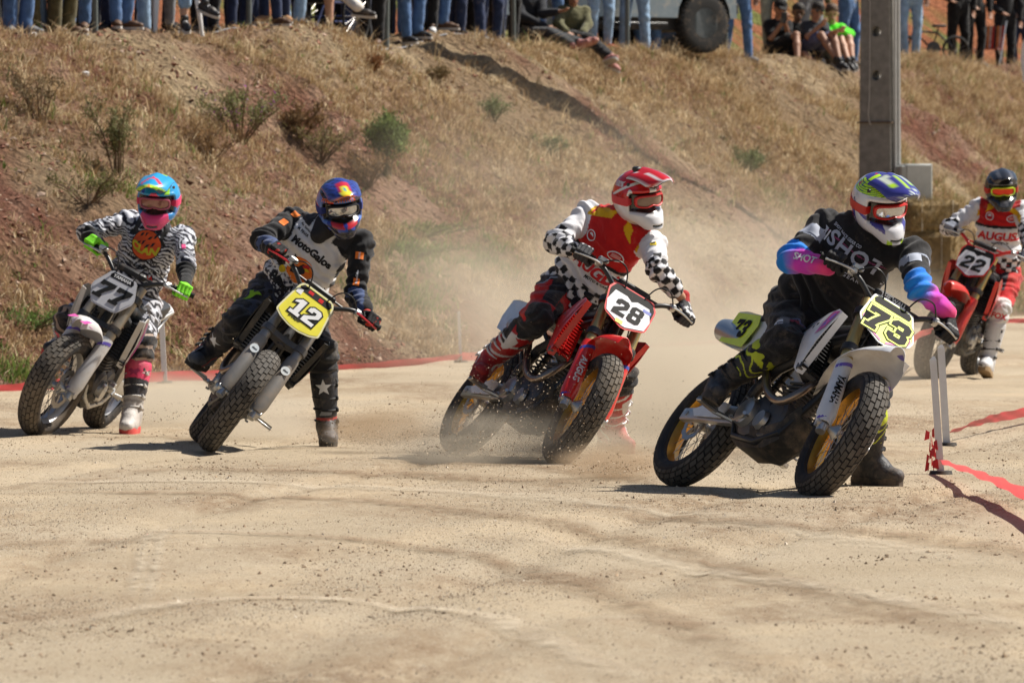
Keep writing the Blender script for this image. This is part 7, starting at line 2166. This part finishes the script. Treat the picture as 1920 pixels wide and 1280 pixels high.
for s in (-1, 1): MB().box((1.82, s * .62, .92), (.06, .26, .14), bev=.02).build('headlight', mat('lamp glass', (.5, .5, .5), rough=.1, coat=.5), e)
# small bicycle
c0 = gpos(1745, .9); e = empty('bicycle', c0, 'small black bicycle standing right of the concrete pole', 'bicycle'); e.rotation_euler = (0, 0, math.radians(-70))
for yy in (-.40, .40): ringw(.20, .022, 'wheel', e, M_RUB, (0, yy, .22), 14)
f_ = MB(); f_.tube([(0, .40, .22), (0, .10, .48), (0, -.28, .50), (0, -.40, .22)], .016, 8); f_.tube([(0, .40, .22), (0, .02, .24), (0, .12, .55)], .014, 8); f_.tube([(0, .02, .24), (0, -.28, .50), (0, -.25, .68)], .014, 8)
f_.build('frame', S_BK, e); MB().tube([(-.25, -.22, .70), (0, -.26, .68), (.25, -.22, .70)], .012, 8).build('handlebar', S_BK, e); MB().box((0, .13, .58), (.10, .20, .04), bev=.015).build('saddle', S_BK, e)
c_ = MB(); c_.lathe([(0, -.01), (.11, -.01), (.11, .01), (0, .01)], M=Matrix.Translation((.05, .02, .24)) @ Matrix.Rotation(math.pi / 2, 4, 'Z'), seg=24, axis='Y'); c_.build('chain_guard', mat('grey guard', (.05, .05, .055), rough=.5), e)
# folding chair with striped cloth
c0 = gpos(1856, .9); e = empty('folding_chair', c0, 'folding chair with red, orange and white striped backrest', 'chair'); e.rotation_euler = (0, 0, math.radians(-20))
for k in range(9):
    MB().box((-.16 + .04 * k, .02 + 0, .52), (.038, .008, .36), M=Matrix.Rotation(-.25, 4, 'X')).build('cloth_strip', (cloth('red stripe', (.40, .05, .03)), cloth('dark stripe', (.04, .03, .03)), cloth('orange stripe', (.50, .20, .06)), cloth('cream stripe', (.45, .40, .33)))[k % 4], e)
for s in (-1, 1): MB().tube([(s * .20, -.22, 0), (s * .20, .22, .75)], .011, 8).build('leg', M_ALU, e); MB().tube([(s * .19, .22, 0), (s * .19, -.22, .32)], .011, 8).build('leg', M_ALU, e)
MB().box((0, -.05, .31), (.38, .34, .012)).build('seat', cloth('red stripe', (.40, .05, .03)), e)

# ------------------------------------------------------------------ posts and hoses on the crest
M_POST = mat('grey galvanised post', (.13, .15, .145), rough=.6, metal=.3, dirt=.25)
for i, (px, off, lb) in enumerate(((179, .15, 'leftmost of the metal posts on the crest'), (467, .10, 'second metal post from the left, between navy jeans'), (724, .15, 'third metal post from the left, beside slim blue jeans'), (963, .0, 'fourth metal post, left of the man in the dark jacket'),
                                  (1176, .0, 'fifth metal post, in front of the silver car'), (1360, -.1, 'rightmost metal post, beside the big black wheel'))):
    c0 = gpos(px, off)
    o = MB().tube([(0, 0, -.2), (0, 0, 1.35)], .030 if i != 2 else .036, 10).build('fence_post', M_POST)
    o.location = c0; o.rotation_euler = (0, .01 * (i % 3 - 1), 0)
    tag(o, 'thin grey metal post, ' + lb, 'post', 'metal posts on the crest')
M_HOSE = mat('grey hose', (.20, .20, .21), rough=.6)
for (pts, lb) in (([(400, .2), (440, -.1), (500, -.15), (560, -.1), (615, -.15)], 'grey cable lying on the crest near the second post'), ([(640, -.1), (700, -.15), (760, -.1), (830, -.15), (870, -.12)], 'grey cable lying in front of the shoes in the middle of the crest'),
                  ([(905, -.15), (950, -.28), (990, -.15), (1010, -.05)], 'grey hose end left of the man in the dark jacket'), ([(1150, -.35), (1175, -.50), (1200, -.62), (1190, -.75), (1172, -.6)], 'loop of grey hose below the red sandals')):
    pp = []
    for px, off in pts:
        q = gpos(px, off); pp.append(q + Vector((0, 0, .02)))
    o = MB().tube(smooth_path([q - pp[0] for q in pp], 8), .010, 7).build('cable', M_HOSE); o.location = pp[0]; tag(o, lb, 'cable', 'cables on the crest')

# ------------------------------------------------------------------ concrete pole, box, pipe, hay bales
PD = 80.5; pc = P(1650, 400, PD); pc = Vector((pc.x, pc.y, zat(pc.x, pc.y) - .3))
e = empty('concrete_pole', pc, 'tall tapering grey concrete pole with round holes standing at the foot of the bank', 'pole'); e.rotation_euler = (0, 0, math.radians(-24))
M_CON = mat('weathered concrete', (.23, .22, .20), rough=.9, var=.18, bump=.5, bscale=25, dirt=.3, dirtcol=(.13, .12, .11), dscale=3)
mb = MB(); rings = []
for z, wx_, wy_ in ((0, .205, .17), (9.5, .12, .12)):
    # channel section: recessed web between two flanges
    rings.append([Vector(q) for q in ((-wx_, -wy_, z), (-wx_ + .012, -wy_ - .006, z), (wx_ - .012, -wy_ - .006, z), (wx_, -wy_, z), (wx_, wy_, z), (-wx_, wy_, z))])
mb.loft(rings); shaft = mb.build('shaft', M_CON, e, smooth=False)
cut = MB()
zc0 = P(1650, 142, PD).z - pc.z; zc1 = P(1650, 60, PD).z - pc.z; st_ = zc1 - zc0
for k in range(-1, 9):
    if k == -1: continue
    cut.lathe([(0, -.6), (.060, -.6), (.060, .6), (0, .6)], M=Matrix.Translation((.01, 0, zc0 + st_ * k)), seg=20, axis='Y')
cm = cut.mesh('cutter'); co = link('cutter', cm, None, e)
md = shaft.modifiers.new('b', 'BOOLEAN'); md.object = co; md.operation = 'DIFFERENCE'; md.solver = 'EXACT'
bpy.context.view_layer.update()
nm_ = bpy.data.meshes.new_from_object(shaft.evaluated_get(bpy.context.evaluated_depsgraph_get()))
shaft.modifiers.clear(); shaft.data = nm_; bpy.data.objects.remove(co)
MB().tube([(.225, -.10, .5), (.215, -.10, 3.2), (.20, -.10, 8)], .016, 8).build('conduit', mat('grey conduit', (.40, .40, .39), rough=.6), e)
MB().tube([(.245, -.04, .5), (.235, -.04, 2.2), (.215, -.04, 8)], .022, 8).build('conduit', mat('grey conduit', (.40, .40, .39), rough=.6), e)
MB().tube(smooth_path([(-.03, -.21, zc0 - .55), (-.06, -.205, zc0 - .42), (-.05, -.19, zc0 + .1), (-.05, -.165, zc0 + 3.5)], 4), .006, 6).build('wire', mat('pale wire', (.40, .38, .35), rough=.7), e)
MB().box((0, 0, zc0 - .52), (.415, .37, .016)).build('strap', mat('rusty strap', (.12, .08, .05), rough=.7), e)
q = P(1716, 352, PD - .15)
o = empty('electrical_box', (q.x, q.y, P(1716, 392, PD).z), 'pale grey electrical cabinet mounted at the right of the concrete pole', 'box'); o.rotation_euler = (0, 0, math.radians(18))
bx = MB().box((0, 0, .25), (.32, .24, .50), bev=.01).build('cabinet', mat('grey cabinet', (.40, .42, .40), rough=.5, dirt=.2), o)
MB().box((0, -.124, .25), (.29, .008, .47), bev=.003).build('door', mat('pale cabinet door', (.50, .52, .50), rough=.5, dirt=.12), o)
MB().box((-.16, -.02, .25), (.10, .20, .46), bev=.01).build('side_housing', mat('grey cabinet', (.4, .4, .4)), o)
M_HAY = mat('hay', (.22, .15, .065), rough=.9, var=.4, bump=1.0, bscale=40)
def bale(px, py, D, yaw, lb, sz=(.85, .42, .40)):
    q = P(px, py, D); o = MB().box((0, 0, 0), sz, bev=.05)
    bm = bmesh.new(); me = o.mesh('hay_bale'); bm.from_mesh(me); bmesh.ops.subdivide_edges(bm, edges=bm.edges[:], cuts=5, use_grid_fill=True)
    for v in bm.verts: n = fbm(np.array([v.co.x * 9 + px]), np.array([v.co.y * 9]), np.array([v.co.z * 9]))[0] - .5; v.co += v.co.normalized() * n * .09
    bm.to_mesh(me); bm.free()
    r = empty('hay_bale', q - Vector((0, 0, sz[2] / 2)), lb, 'hay bale', 'hay bales round the pole'); r.rotation_euler = (0, 0, yaw)
    link('core', me, M_HAY, r, Matrix.Translation((0, 0, sz[2] / 2)))
    n = 1500; f = rng.integers(0, 3, n); p = (rng.random((n, 3)) - .5) * np.array(sz); sg = np.sign(p[np.arange(n), f] + 1e-9); p[np.arange(n), f] = sg * np.array(sz)[f] / 2
    p[:, 2] += sz[2] / 2
    d = rng.normal(0, 1, (n, 3)); d[np.arange(n), f] = np.abs(d[np.arange(n), f]) * sg * .8; d /= np.linalg.norm(d, axis=1)[:, None]
    L_ = .05 + .10 * rng.random(n); s_ = np.cross(d, rng.normal(0, 1, (n, 3))); s_ /= np.linalg.norm(s_, axis=1)[:, None]
    V = np.stack([p - s_ * .003 - d * .02, p + s_ * .003 - d * .02, p + d * L_[:, None]], 1).reshape(-1, 3)
    cc_ = np.array([.34, .25, .11]) * (.4 + .8 * rng.random((n, 1)))
    st = link('straw', np_mesh('straw', V, np.arange(3 * n).reshape(-1, 3), False, np.repeat(cc_, 3, axis=0)), M_LEAF, r); st['kind'] = 'stuff'
    for xx in (-.2, .2): MB().tube([(xx, -sz[1] / 2 - .005, 0), (xx, -sz[1] / 2 - .005, sz[2]), (xx, sz[1] / 2 + .005, sz[2] + .005), (xx, sz[1] / 2, 0)], .005, 6).build('twine', mat('pale twine', (.5, .45, .36), rough=.8), r)
bale(1735, 405, PD - .55, .5, 'topmost hay bale below the electrical box at the pole', (.62, .5, .34))
bale(1738, 470, PD - .58, -.2, 'second hay bale from the top beside the pole', (.70, .5, .40))
bale(1735, 532, PD - .6, .15, 'lowest hay bale beside the pole, half hidden by the rider', (.74, .5, .38))
bale(1655, 520, PD - .6, -.1, 'hay bale at the left foot of the pole behind the front rider', (.80, .45, .42))

# ------------------------------------------------------------------ stakes, tape, flag
M_STK = mat('white stake paint', (.70, .70, .72), rough=.6, dirt=.25)
M_TAPE = bpy.data.materials.new('red plastic tape'); t_, b_ = nodes(M_TAPE)
b_.inputs['Base Color'].default_value = (.60, .06, .07, 1); b_.inputs['Roughness'].default_value = .35
tl_ = t_.nodes.new('ShaderNodeBsdfTranslucent'); tl_.inputs[0].default_value = (.85, .14, .15, 1)
mx_ = t_.nodes.new('ShaderNodeMixShader'); mx_.inputs[0].default_value = .45
t_.links.new(b_.outputs[0], mx_.inputs[1]); t_.links.new(tl_.outputs[0], mx_.inputs[2]); t_.links.new(mx_.outputs[0], t_.nodes['Material Output'].inputs[0])
def stake(p, top, lb, w_=.034):
    r = empty('stake', p, lb, 'stake', 'white stakes holding the red tape')
    t = Vector(top) - Vector(p)
    MB().loft([[Vector((x * w_ + t.x * k, y * .012 + t.y * k, t.z * k)) for x, y in ((-1, -1), (1, -1), (1, 1), (-1, 1))] for k in (-.05, 0, .97)] + [[Vector((t.x, t.y - .006, t.z)), Vector((t.x + .01, t.y - .006, t.z)), Vector((t.x + .01, t.y + .006, t.z)), Vector((t.x, t.y + .006, t.z))]]).build('post', M_STK, r, smooth=False)
    MB().lathe([(0, .0), (.06, 0), (.055, .018), (0, .02)], seg=14).build('foot', S_BK, r)
def on_ground(px, py):
    D = FPX * CAMH / (py - 375.0)
    q = P(px, py, D); return Vector((q.x, q.y, zat(q.x, q.y)))
g1, g2, g3, g4 = on_ground(1764, 889), on_ground(1775, 829), on_ground(309, 718), on_ground(864, 679)
T1, T2, T3, T4 = P(1749, 668, g1.y), P(1764, 646, g2.y), P(303, 604, g3.y), P(860, 583, g4.y)
stake(g1, T1, 'nearest white stake at right, leaning left, tape tied at its foot', .017)
stake(g2, T2, 'second white stake at right, just behind the nearest one', .020)
stake(g3, T3, 'white stake between the zebra rider and the rooster rider', .020)
stake(g4, T4, 'thin white stake in the dust left of the red and white rider', .013)
def tape(pts, ws, lb, tw=.6, seed=0):
    pts = [Vector(p) for p in pts]; o0 = pts[0]; path = smooth_path(pts, 16); n = len(path); V = []; Fq = []
    for i, q in enumerate(path):
        u = i / (n - 1); wv = np.interp(u, np.linspace(0, 1, len(ws)), ws); a = .5 + tw * math.sin(u * 4 + seed) + .06 * math.sin(u * 31 + seed)
        d = (path[min(i + 1, n - 1)] - path[max(i - 1, 0)]).normalized(); up_ = Vector((0, 0, 1)); sd = d.cross(up_).normalized()
        ax_ = up_ * math.cos(a) + sd * math.sin(a)
        sag = 0
        for k in range(4):
            t = k / 3 - .5; V.append(q - o0 + ax_ * wv * t + d.cross(ax_) * .006 * math.sin(i * .9 + k * 2 + seed))
    for i in range(n - 1):
        for k in range(3): Fq.append((i * 4 + k, (i + 1) * 4 + k, (i + 1) * 4 + k + 1, i * 4 + k + 1))
    me = np_mesh('tape', np.array([tuple(v) for v in V]), np.array(Fq), True)
    o = link('barrier_tape', me, M_TAPE); o.location = o0
    return tag(o, lb, 'barrier tape', 'red barrier tape round the track')
z_ = lambda v, h: Vector((v[0], v[1], v[2] + h))
tape([z_(g1, .065), z_(g1.lerp(P(1925, 935, 31.8), .5), .05), P(1925, 928, 31.6), P(2080, 1010, 28.0)], [.03, .055, .08, .08], 'wide red tape running from the nearest stake towards the lower right', .15, 1)
tape([z_(g2, .07), P(1850, 787, 43.2), P(1925, 772, 44.8), P(2100, 735, 49)], [.02, .05, .06, .06], 'red tape running right from the second stake', .4, 2)
tape([P(1700, 640, 44.5), P(1775, 612, 60), P(1925, 600, 64)], [.05, .06, .06], 'distant red tape behind the far rider at right edge', .5, 5)
tape([P(-120, 742, 51.6), P(0, 731, 52.6), P(150, 716, 53.7), z_(g3, .05), P(480, 701, 56.3), P(660, 690, 59), z_(g4, .05)], [.075] * 7, 'red tape along the foot of the bank behind the left riders', .5, 3)
tape([z_(g4, .05), P(1000, 664, 64), P(1200, 650, 67.5), P(1440, 634, 71)], [.07, .07, .06, .06], 'red tape along the foot of the bank fading into the dust', .5, 4)
# tyre tracks scraped into the sand by earlier laps
M_RUT = bpy.data.materials.new('scraped sand'); t_, b_ = nodes(M_RUT); N_, L_n = t_.nodes, t_.links
at_ = N_.new('ShaderNodeAttribute'); at_.attribute_name = 'Col'; sp_ = N_.new('ShaderNodeSeparateColor'); L_n.new(at_.outputs['Color'], sp_.inputs[0])
tc_ = N_.new('ShaderNodeTexCoord'); nn_ = N_.new('ShaderNodeTexNoise'); nn_.inputs['Scale'].default_value = 9; nn_.inputs['Detail'].default_value = 9; nn_.inputs['Roughness'].default_value = .8
mp_ = N_.new('ShaderNodeMapping'); mp_.inputs['Scale'].default_value = (1, .3, 1); L_n.new(tc_.outputs['Object'], mp_.inputs[0]); L_n.new(mp_.outputs[0], nn_.inputs['Vector'])
mr_ = N_.new('ShaderNodeMapRange'); mr_.inputs['From Min'].default_value = .38; mr_.inputs['From Max'].default_value = .60; L_n.new(nn_.outputs['Fac'], mr_.inputs['Value'])
mu_ = N_.new('ShaderNodeMath'); mu_.operation = 'MULTIPLY'; L_n.new(sp_.outputs[0], mu_.inputs[0]); L_n.new(mr_.outputs[0], mu_.inputs[1])
mc_ = N_.new('ShaderNodeMix'); mc_.data_type = 'RGBA'; L_n.new(sp_.outputs[1], mc_.inputs[0]); mc_.inputs[6].default_value = (.25, .17, .105, 1); mc_.inputs[7].default_value = (.58, .50, .38, 1)
L_n.new(mc_.outputs[2], b_.inputs['Base Color']); b_.inputs['Roughness'].default_value = .95; b_.inputs['Specular IOR Level'].default_value = .1
tr_ = N_.new('ShaderNodeBsdfTransparent'); ms_ = N_.new('ShaderNodeMixShader'); L_n.new(mu_.outputs[0], ms_.inputs[0]); L_n.new(tr_.outputs[0], ms_.inputs[1]); L_n.new(b_.outputs[0], ms_.inputs[2]); L_n.new(ms_.outputs[0], N_['Material Output'].inputs[0])
def rut(pts, w_, light, lb, lvl=.004):
    pp = [on_ground(*q) for q in pts]; pp = [Vector((q.x, q.y, 0)) for q in pp]; path = smooth_path(pp, 40); V = []; C_ = []; n = len(path)
    for i, q in enumerate(path):
        d = (path[min(i + 1, n - 1)] - path[max(i - 1, 0)]).normalized(); sd = Vector((-d.y, d.x, 0)); e_ = min(1, i / 20, (n - 1 - i) / 20)
        for k in range(7):
            u = k / 3 - 1; v = q + sd * w_ * u * (1 + .12 * math.sin(i * .31)); V.append((v.x, v.y, float(trk_h(v.x, v.y)) + lvl)); C_.append((.6 * e_ * (1 - abs(u)) ** .7 if abs(u) < 1 else 0, light, 0))
    Fq = [(i * 7 + k, (i + 1) * 7 + k, (i + 1) * 7 + k + 1, i * 7 + k + 1) for i in range(n - 1) for k in range(6)]
    o = link('tyre_track', np_mesh('tyre_track', np.array(V), np.array(Fq), True, np.array(C_)), M_RUT); o['kind'] = 'structure'
for i, (pts, w_, lg) in enumerate([([(1254, 905), (1150, 888), (1020, 872), (860, 862), (700, 858)], .16, 0), ([(856, 846), (760, 838), (640, 834), (500, 838)], .15, 0), ([(370, 822), (330, 815), (260, 812), (150, 815)], .12, 0),
        ([(-40, 900), (600, 906), (1250, 960), (2000, 1085)], .22, 1), ([(-40, 925), (550, 935), (1150, 1005), (1900, 1210)], .16, 0), ([(200, 885), (600, 880), (900, 890), (1150, 905)], .35, 0),
        ([(960, 1000), (1250, 1050), (1600, 1110), (2000, 1180)], .12, 1), ([(-40, 1030), (450, 1000), (1000, 1060), (1500, 1290)], .13, 0), ([(240, 1130), (265, 1060), (275, 1020), (300, 980)], .035, 1), ([(275, 1135), (292, 1065), (302, 1020), (325, 980)], .035, 1),
        ([(1150, 965), (1450, 985), (1750, 1010), (2000, 1050)], .25, 0), ([(60, 1180), (500, 1120), (900, 1160), (1200, 1290)], .10, 1)]):
    rut(pts, w_, lg, '', .004 + .0006 * i)
# crumpled tape on the nearest stake
V = []; cr = MB()
for k in range(16):
    a = k * 2.4; h_ = .01 + .012 * k; r_ = .008 + .014 * abs(math.sin(k * 2.1)); b2 = a + .7 + .4 * math.sin(k)
    cr.panel([(r_ * math.cos(a), r_ * math.sin(a), h_), (r_ * 1.9 * math.cos(b2), r_ * 1.9 * math.sin(b2), h_ - .008), (r_ * 1.5 * math.cos(b2), r_ * 1.5 * math.sin(b2), h_ + .045), (r_ * .7 * math.cos(a + .2), r_ * .7 * math.sin(a + .2), h_ + .035)], .001)
o = cr.build('tape_bundle', M_TAPE); o.location = g1 + Vector((-.045, 0, .0)); tag(o, 'crumpled red tape wound round the foot of the nearest stake', 'tape', kind='stuff')
# feather flag entering at the right edge
fq = on_ground(1950, 560); r = empty('feather_flag', fq, 'white feather flag just entering at the right edge', 'flag')
MB().tube([(0, 0, 0), (0, 0, 1.6), (-.05, 0, 2.2), (-.2, 0, 2.5)], .012, 8).build('pole', S_BK, r)
sc_f = FPX / fq.y
fx = lambda px, py: Vector(((px - 1950) / sc_f, 0, CAMH + (375 - py) / sc_f))
MB().panel([fx(1946, 270), fx(1930, 275), fx(1916, 305), fx(1913, 335), fx(1918, 375), fx(1946, 400)], .006).build('cloth', mat('white flag cloth', (.7, .7, .72), rough=.8), r)

# ------------------------------------------------------------------ shrubs on the bank
def shrub(px, py, hgt, wid, nst, leafn, lcol, scol, label, leafsz=.03, top=.5, flowers=None):
    q, nn = bhit(px, py)
    if q is None: return
    hgt *= .85; r_ = random.Random(int(px)); root = empty('shrub', q, label, 'shrub', 'shrubs growing on the bank')
    st = MB(); tips = []
    for k in range(nst):
        a = r_.uniform(0, 6.28); rad = wid * r_.random() ** .6; hh = hgt * (.55 + .45 * r_.random())
        base = Vector((math.cos(a) * .05 * r_.random(), math.sin(a) * .05 * r_.random(), -.03)); tip = Vector((math.cos(a) * rad, math.sin(a) * rad, hh)); mid = base.lerp(tip, .5) + Vector((math.cos(a) * -.03, 0, hh * .06))
        st.tube([base, mid, tip], [.007, .005, .002], 5); tips.append((base, mid, tip))
        for _ in range(4):
            t = r_.uniform(.35, .9); b0 = (base.lerp(mid, t * 2) if t < .5 else mid.lerp(tip, t * 2 - 1)); b1 = b0 + Vector((r_.gauss(0, .06), r_.gauss(0, .06), .06 + .08 * r_.random())) * (hgt / .6)
            st.tube([b0, b1], [.003, .0015], 4); tips.append((b0, b0.lerp(b1, .5), b1))
    st.build('stems', mat('shrub stem ' + scol[0], scol[1], rough=.8), root)
    n = leafn; Vc = np.zeros((n, 3))
    for i in range(n):
        b, m_, t_ = tips[r_.randrange(len(tips))]; u = top + (1 - top) * r_.random()
        c = m_.lerp(t_, max(0, u * 2 - 1)) if u > .5 else b.lerp(m_, u * 2); Vc[i] = (c.x + r_.gauss(0, leafsz * .8), c.y + r_.gauss(0, leafsz * .8), c.z + r_.gauss(0, leafsz * .8))
    d = rng.normal(0, 1, (n, 3)) + np.array([0, 0, .9]); d /= np.linalg.norm(d, axis=1)[:, None]; s_ = np.cross(d, rng.normal(0, 1, (n, 3))); s_ /= np.linalg.norm(s_, axis=1)[:, None]
    L_ = leafsz * (.6 + .8 * rng.random(n))[:, None]
    V = np.stack([Vc - s_ * L_ * .16, Vc + s_ * L_ * .16, Vc + d * L_ + s_ * L_ * .05, Vc + d * L_ - s_ * L_ * .05], 1).reshape(-1, 3)
    cc_ = np.array(lcol) * (.5 + 1.0 * rng.random((n, 1)))
    if flowers is not None: m_ = rng.random(n) < .03; cc_[m_] = flowers
    f = link('foliage', np_mesh('foliage', V, np.arange(4 * n).reshape(-1, 4), False, np.repeat(cc_, 4, axis=0)), M_LEAF, root); f['kind'] = 'stuff'
SG, SB = ('green', (.10, .10, .04)), ('dry', (.14, .085, .045))
GRN, DRYC = (.13, .19, .05), (.24, .15, .07)
shrub(222, 330, .80, .34, 14, 2000, (.17, .17, .07), SB, 'tall thin green shrub above the zebra rider', .028, .35)
shrub(450, 268, .62, .55, 24, 1500, (.19, .20, .08), SB, 'sprawling green shrub with violet flowers on the upper left bank', .035, .4, (.35, .06, .40))
shrub(395, 300, .40, .40, 20, 900, DRYC, SB, 'brown dry shrub beside the violet flowered one', .035, .3)
shrub(600, 300, .40, .60, 26, 1000, (.20, .17, .07), SB, 'brownish shrub above the blue and red helmet', .035, .3)
shrub(722, 330, .72, .22, 16, 3200, (.17, .23, .07), SG, 'bushy broom shrub with bright green tips in the middle of the bank', .045, .62)
shrub(690, 345, .38, .40, 24, 800, DRYC, SB, 'dry brown brush at the foot of the bright green broom', .035, .2)
shrub(560, 255, .35, .30, 12, 2000, DRYC, SB, 'small dry brush above the rooster rider', .03, .3)
shrub(75, 225, .55, .30, 9, 900, (.20, .15, .08), SB, 'nearly bare twiggy shrub on the upper left bank', .03, .3)
shrub(165, 380, .30, .40, 16, 700, (.16, .16, .06), SB, 'low olive shrub left of the turquoise helmet', .03, .3)
shrub(925, 225, .30, .26, 14, 900, (.17, .20, .08), SG, 'pale green tuft beside the pole shadow', .03, .3)
shrub(1400, 325, .36, .40, 18, 1500, (.15, .18, .07), SG, 'grey green bush on the bank left of the concrete pole', .03, .3)
shrub(820, 155, .22, .16, 8, 700, (.17, .12, .05), SB, 'tiny brown tuft below the crest', .03, .2)
shrub(700, 130, .16, .12, 10, 900, (.22, .10, .04), SB, 'small rusty plant near the crest', .03, .2)
shrub(1025, 290, .22, .30, 14, 800, (.14, .18, .06), SG, 'low green plant on the bank above the red helmet', .03, .3)
shrub(60, 610, .14, .60, 30, 900, (.13, .22, .05), SG, 'fresh green weeds at the foot of the bank behind wheel 77', .035, .1)
shrub(470, 600, .13, .60, 30, 1000, (.14, .22, .05), SG, 'fresh green weeds between zebra rider and rooster rider', .035, .1)
shrub(760, 480, .14, .65, 30, 1100, (.15, .22, .06), SG, 'light green weeds right of the rooster rider', .035, .1)
shrub(790, 440, .13, .6, 26, 900, (.17, .21, .06), SG, 'yellow green weeds higher up right of the rooster rider', .035, .1)
for k, (px, py, lb) in enumerate(((160, 143, 'white litter scrap below the olive trousers'), (62, 70, 'small pale stone near the left end of the crest'))):
    q, nn = bhit(px, py); s_ = MB().box((0, 0, .02), (.07, .05, .05), bev=.015).build('litter', M_PW); s_.location = q; tag(s_, lb, 'litter')

# ------------------------------------------------------------------ dust
def dust_mat(name, dens, scale, thr, seed, color=(.92, .82, .66), det=5):
    m = bpy.data.materials.new(name); m.use_nodes = True; t = m.node_tree; N, L = t.nodes, t.links
    N.remove(N['Principled BSDF']); v = N.new('ShaderNodeVolumePrincipled'); v.inputs['Color'].default_value = (*color, 1); v.inputs['Anisotropy'].default_value = .25
    tc = N.new('ShaderNodeTexCoord'); ln = N.new('ShaderNodeVectorMath'); ln.operation = 'LENGTH'; L.new(tc.outputs['Object'], ln.inputs[0])
    fo = N.new('ShaderNodeMapRange'); fo.interpolation_type = 'SMOOTHSTEP'; fo.inputs['From Min'].default_value = .98; fo.inputs['From Max'].default_value = .15; L.new(ln.outputs['Value'], fo.inputs['Value'])
    mp = N.new('ShaderNodeMapping'); mp.inputs['Location'].default_value = (seed, seed * .7, 0); L.new(tc.outputs['Object'], mp.inputs[0])
    n = N.new('ShaderNodeTexNoise'); n.inputs['Scale'].default_value = scale; n.inputs['Detail'].default_value = det; n.inputs['Roughness'].default_value = .6; L.new(mp.outputs[0], n.inputs['Vector'])
    mr = N.new('ShaderNodeMapRange'); mr.inputs['From Min'].default_value = thr; mr.inputs['From Max'].default_value = thr + .3; L.new(n.outputs['Fac'], mr.inputs['Value'])
    a = N.new('ShaderNodeMath'); a.operation = 'MULTIPLY'; L.new(fo.outputs[0], a.inputs[0]); L.new(mr.outputs[0], a.inputs[1])
    b = N.new('ShaderNodeMath'); b.operation = 'MULTIPLY'; L.new(a.outputs[0], b.inputs[0]); b.inputs[1].default_value = dens; L.new(b.outputs[0], v.inputs['Density'])
    L.new(v.outputs[0], N['Material Output'].inputs['Volume']); return m
def dust(px, py, D, r, dens, lb, scale=1.6, thr=.30, seed=0, rot=0, color=(.92, .82, .66)):
    bm = bmesh.new(); bmesh.ops.create_icosphere(bm, subdivisions=2, radius=1.02); me = bpy.data.meshes.new('dust'); bm.to_mesh(me); bm.free()
    o = link('dust_cloud', me, dust_mat('dust %d' % seed, dens, scale, thr, seed, color)); o.location = P(px, py, D); o.scale = r; o.rotation_euler = (0, rot, 0)
    return tag(o, lb, 'dust cloud', 'dust thrown up by the wheels', 'stuff')
dust(1240, 640, 47, (2.2, 5.5, 1.35), .60, 'broad pale dust cloud drifting between the two leading riders', 2.4, .36, 1)
dust(1050, 455, 55, (2.7, 6.0, 1.5), .10, 'thin dust veil rising in front of the bank', 2.2, .36, 2)
dust(1190, 770, 40.9, (1.15, 1.0, .8), 2.6, 'thick dust behind the red motorcycle hiding the foot of its rider', 1.8, .25, 3)
dust(960, 835, 38.8, (1.1, .8, .26), 3.0, 'low brown dust under the wheels of the red motorcycle', 2.2, .32, 4)
dust(720, 805, 40.2, (.42, .5, .14), 6.0, 'small brown dust puff left of the red motorcycle', 2.4, .30, 5, color=(.62, .46, .30))
dust(1150, 868, 36.5, (.38, .5, .13), 6.0, 'dust puff behind the rear wheel of motorcycle 73', 2.4, .30, 6, color=(.66, .50, .34))
dust(1440, 860, 35.1, (.30, .4, .12), 3.0, 'faint dust under the engine of motorcycle 73', 2.4, .30, 7)
dust(330, 765, 45.8, (.8, 1.4, .30), 2.2, 'dust trailing behind the zebra rider', 2.0, .28, 8)
dust(500, 790, 42.6, (.45, .8, .24), 2.0, 'dust behind the wheel of motorcycle 12', 2.0, .28, 9)
dust(1600, 640, 66, (2.4, 4.5, .9), .25, 'dust behind the far rider', 1.6, .28, 10)
# flying grit
def grit(n, cx, cy, D, sx_, sz_, sd_, s0, s1, lb, col, up_=.5):
    X_ = rng.normal(0, 1, (n, 3)); c = P(cx, cy, D)
    pos = np.array([c.x, c.y, 0]) + X_ * np.array([sx_, sd_, 0]); pos[:, 2] = max(c.z, .03) + np.abs(X_[:, 2]) * sz_ - .0
    pos[:, 2] = np.maximum(pos[:, 2] * (.3 + .7 * rng.random(n)), .01)
    sz = s0 + (s1 - s0) * rng.random(n) ** 4
    cc_ = np.where(rng.random((n, 1)) < .65, np.array(col), np.array([.60, .50, .38])) * (.6 + .8 * rng.random((n, 1)))
    tag(link('grit', stones(n, pos, sz, cc_, 'grit', .8), M_STONE), lb, 'grit', kind='stuff')
grit(5200, 990, 845, 38.3, .42, .32, .25, .0012, .0042, 'sand grains flying round the wheels of the red motorcycle', (.26, .18, .11))
grit(1400, 900, 850, 38.9, .30, .10, .3, .0015, .006, 'sand thrown up by the rear wheel of the red motorcycle', (.30, .21, .13))
grit(1200, 715, 822, 39.9, .14, .07, .2, .0015, .005, 'brown sand in the small puff left of the red motorcycle', (.30, .21, .13))
grit(1000, 1165, 878, 36.3, .13, .06, .2, .0015, .006, 'sand thrown behind the rear wheel of motorcycle 73', (.34, .24, .15))
grit(500, 1440, 885, 34.9, .12, .06, .2, .0012, .004, 'sand grains under motorcycle 73', (.22, .15, .09))
grit(500, 320, 790, 45, .25, .08, .3, .0015, .006, 'sand thrown up behind the zebra rider', (.22, .15, .09))
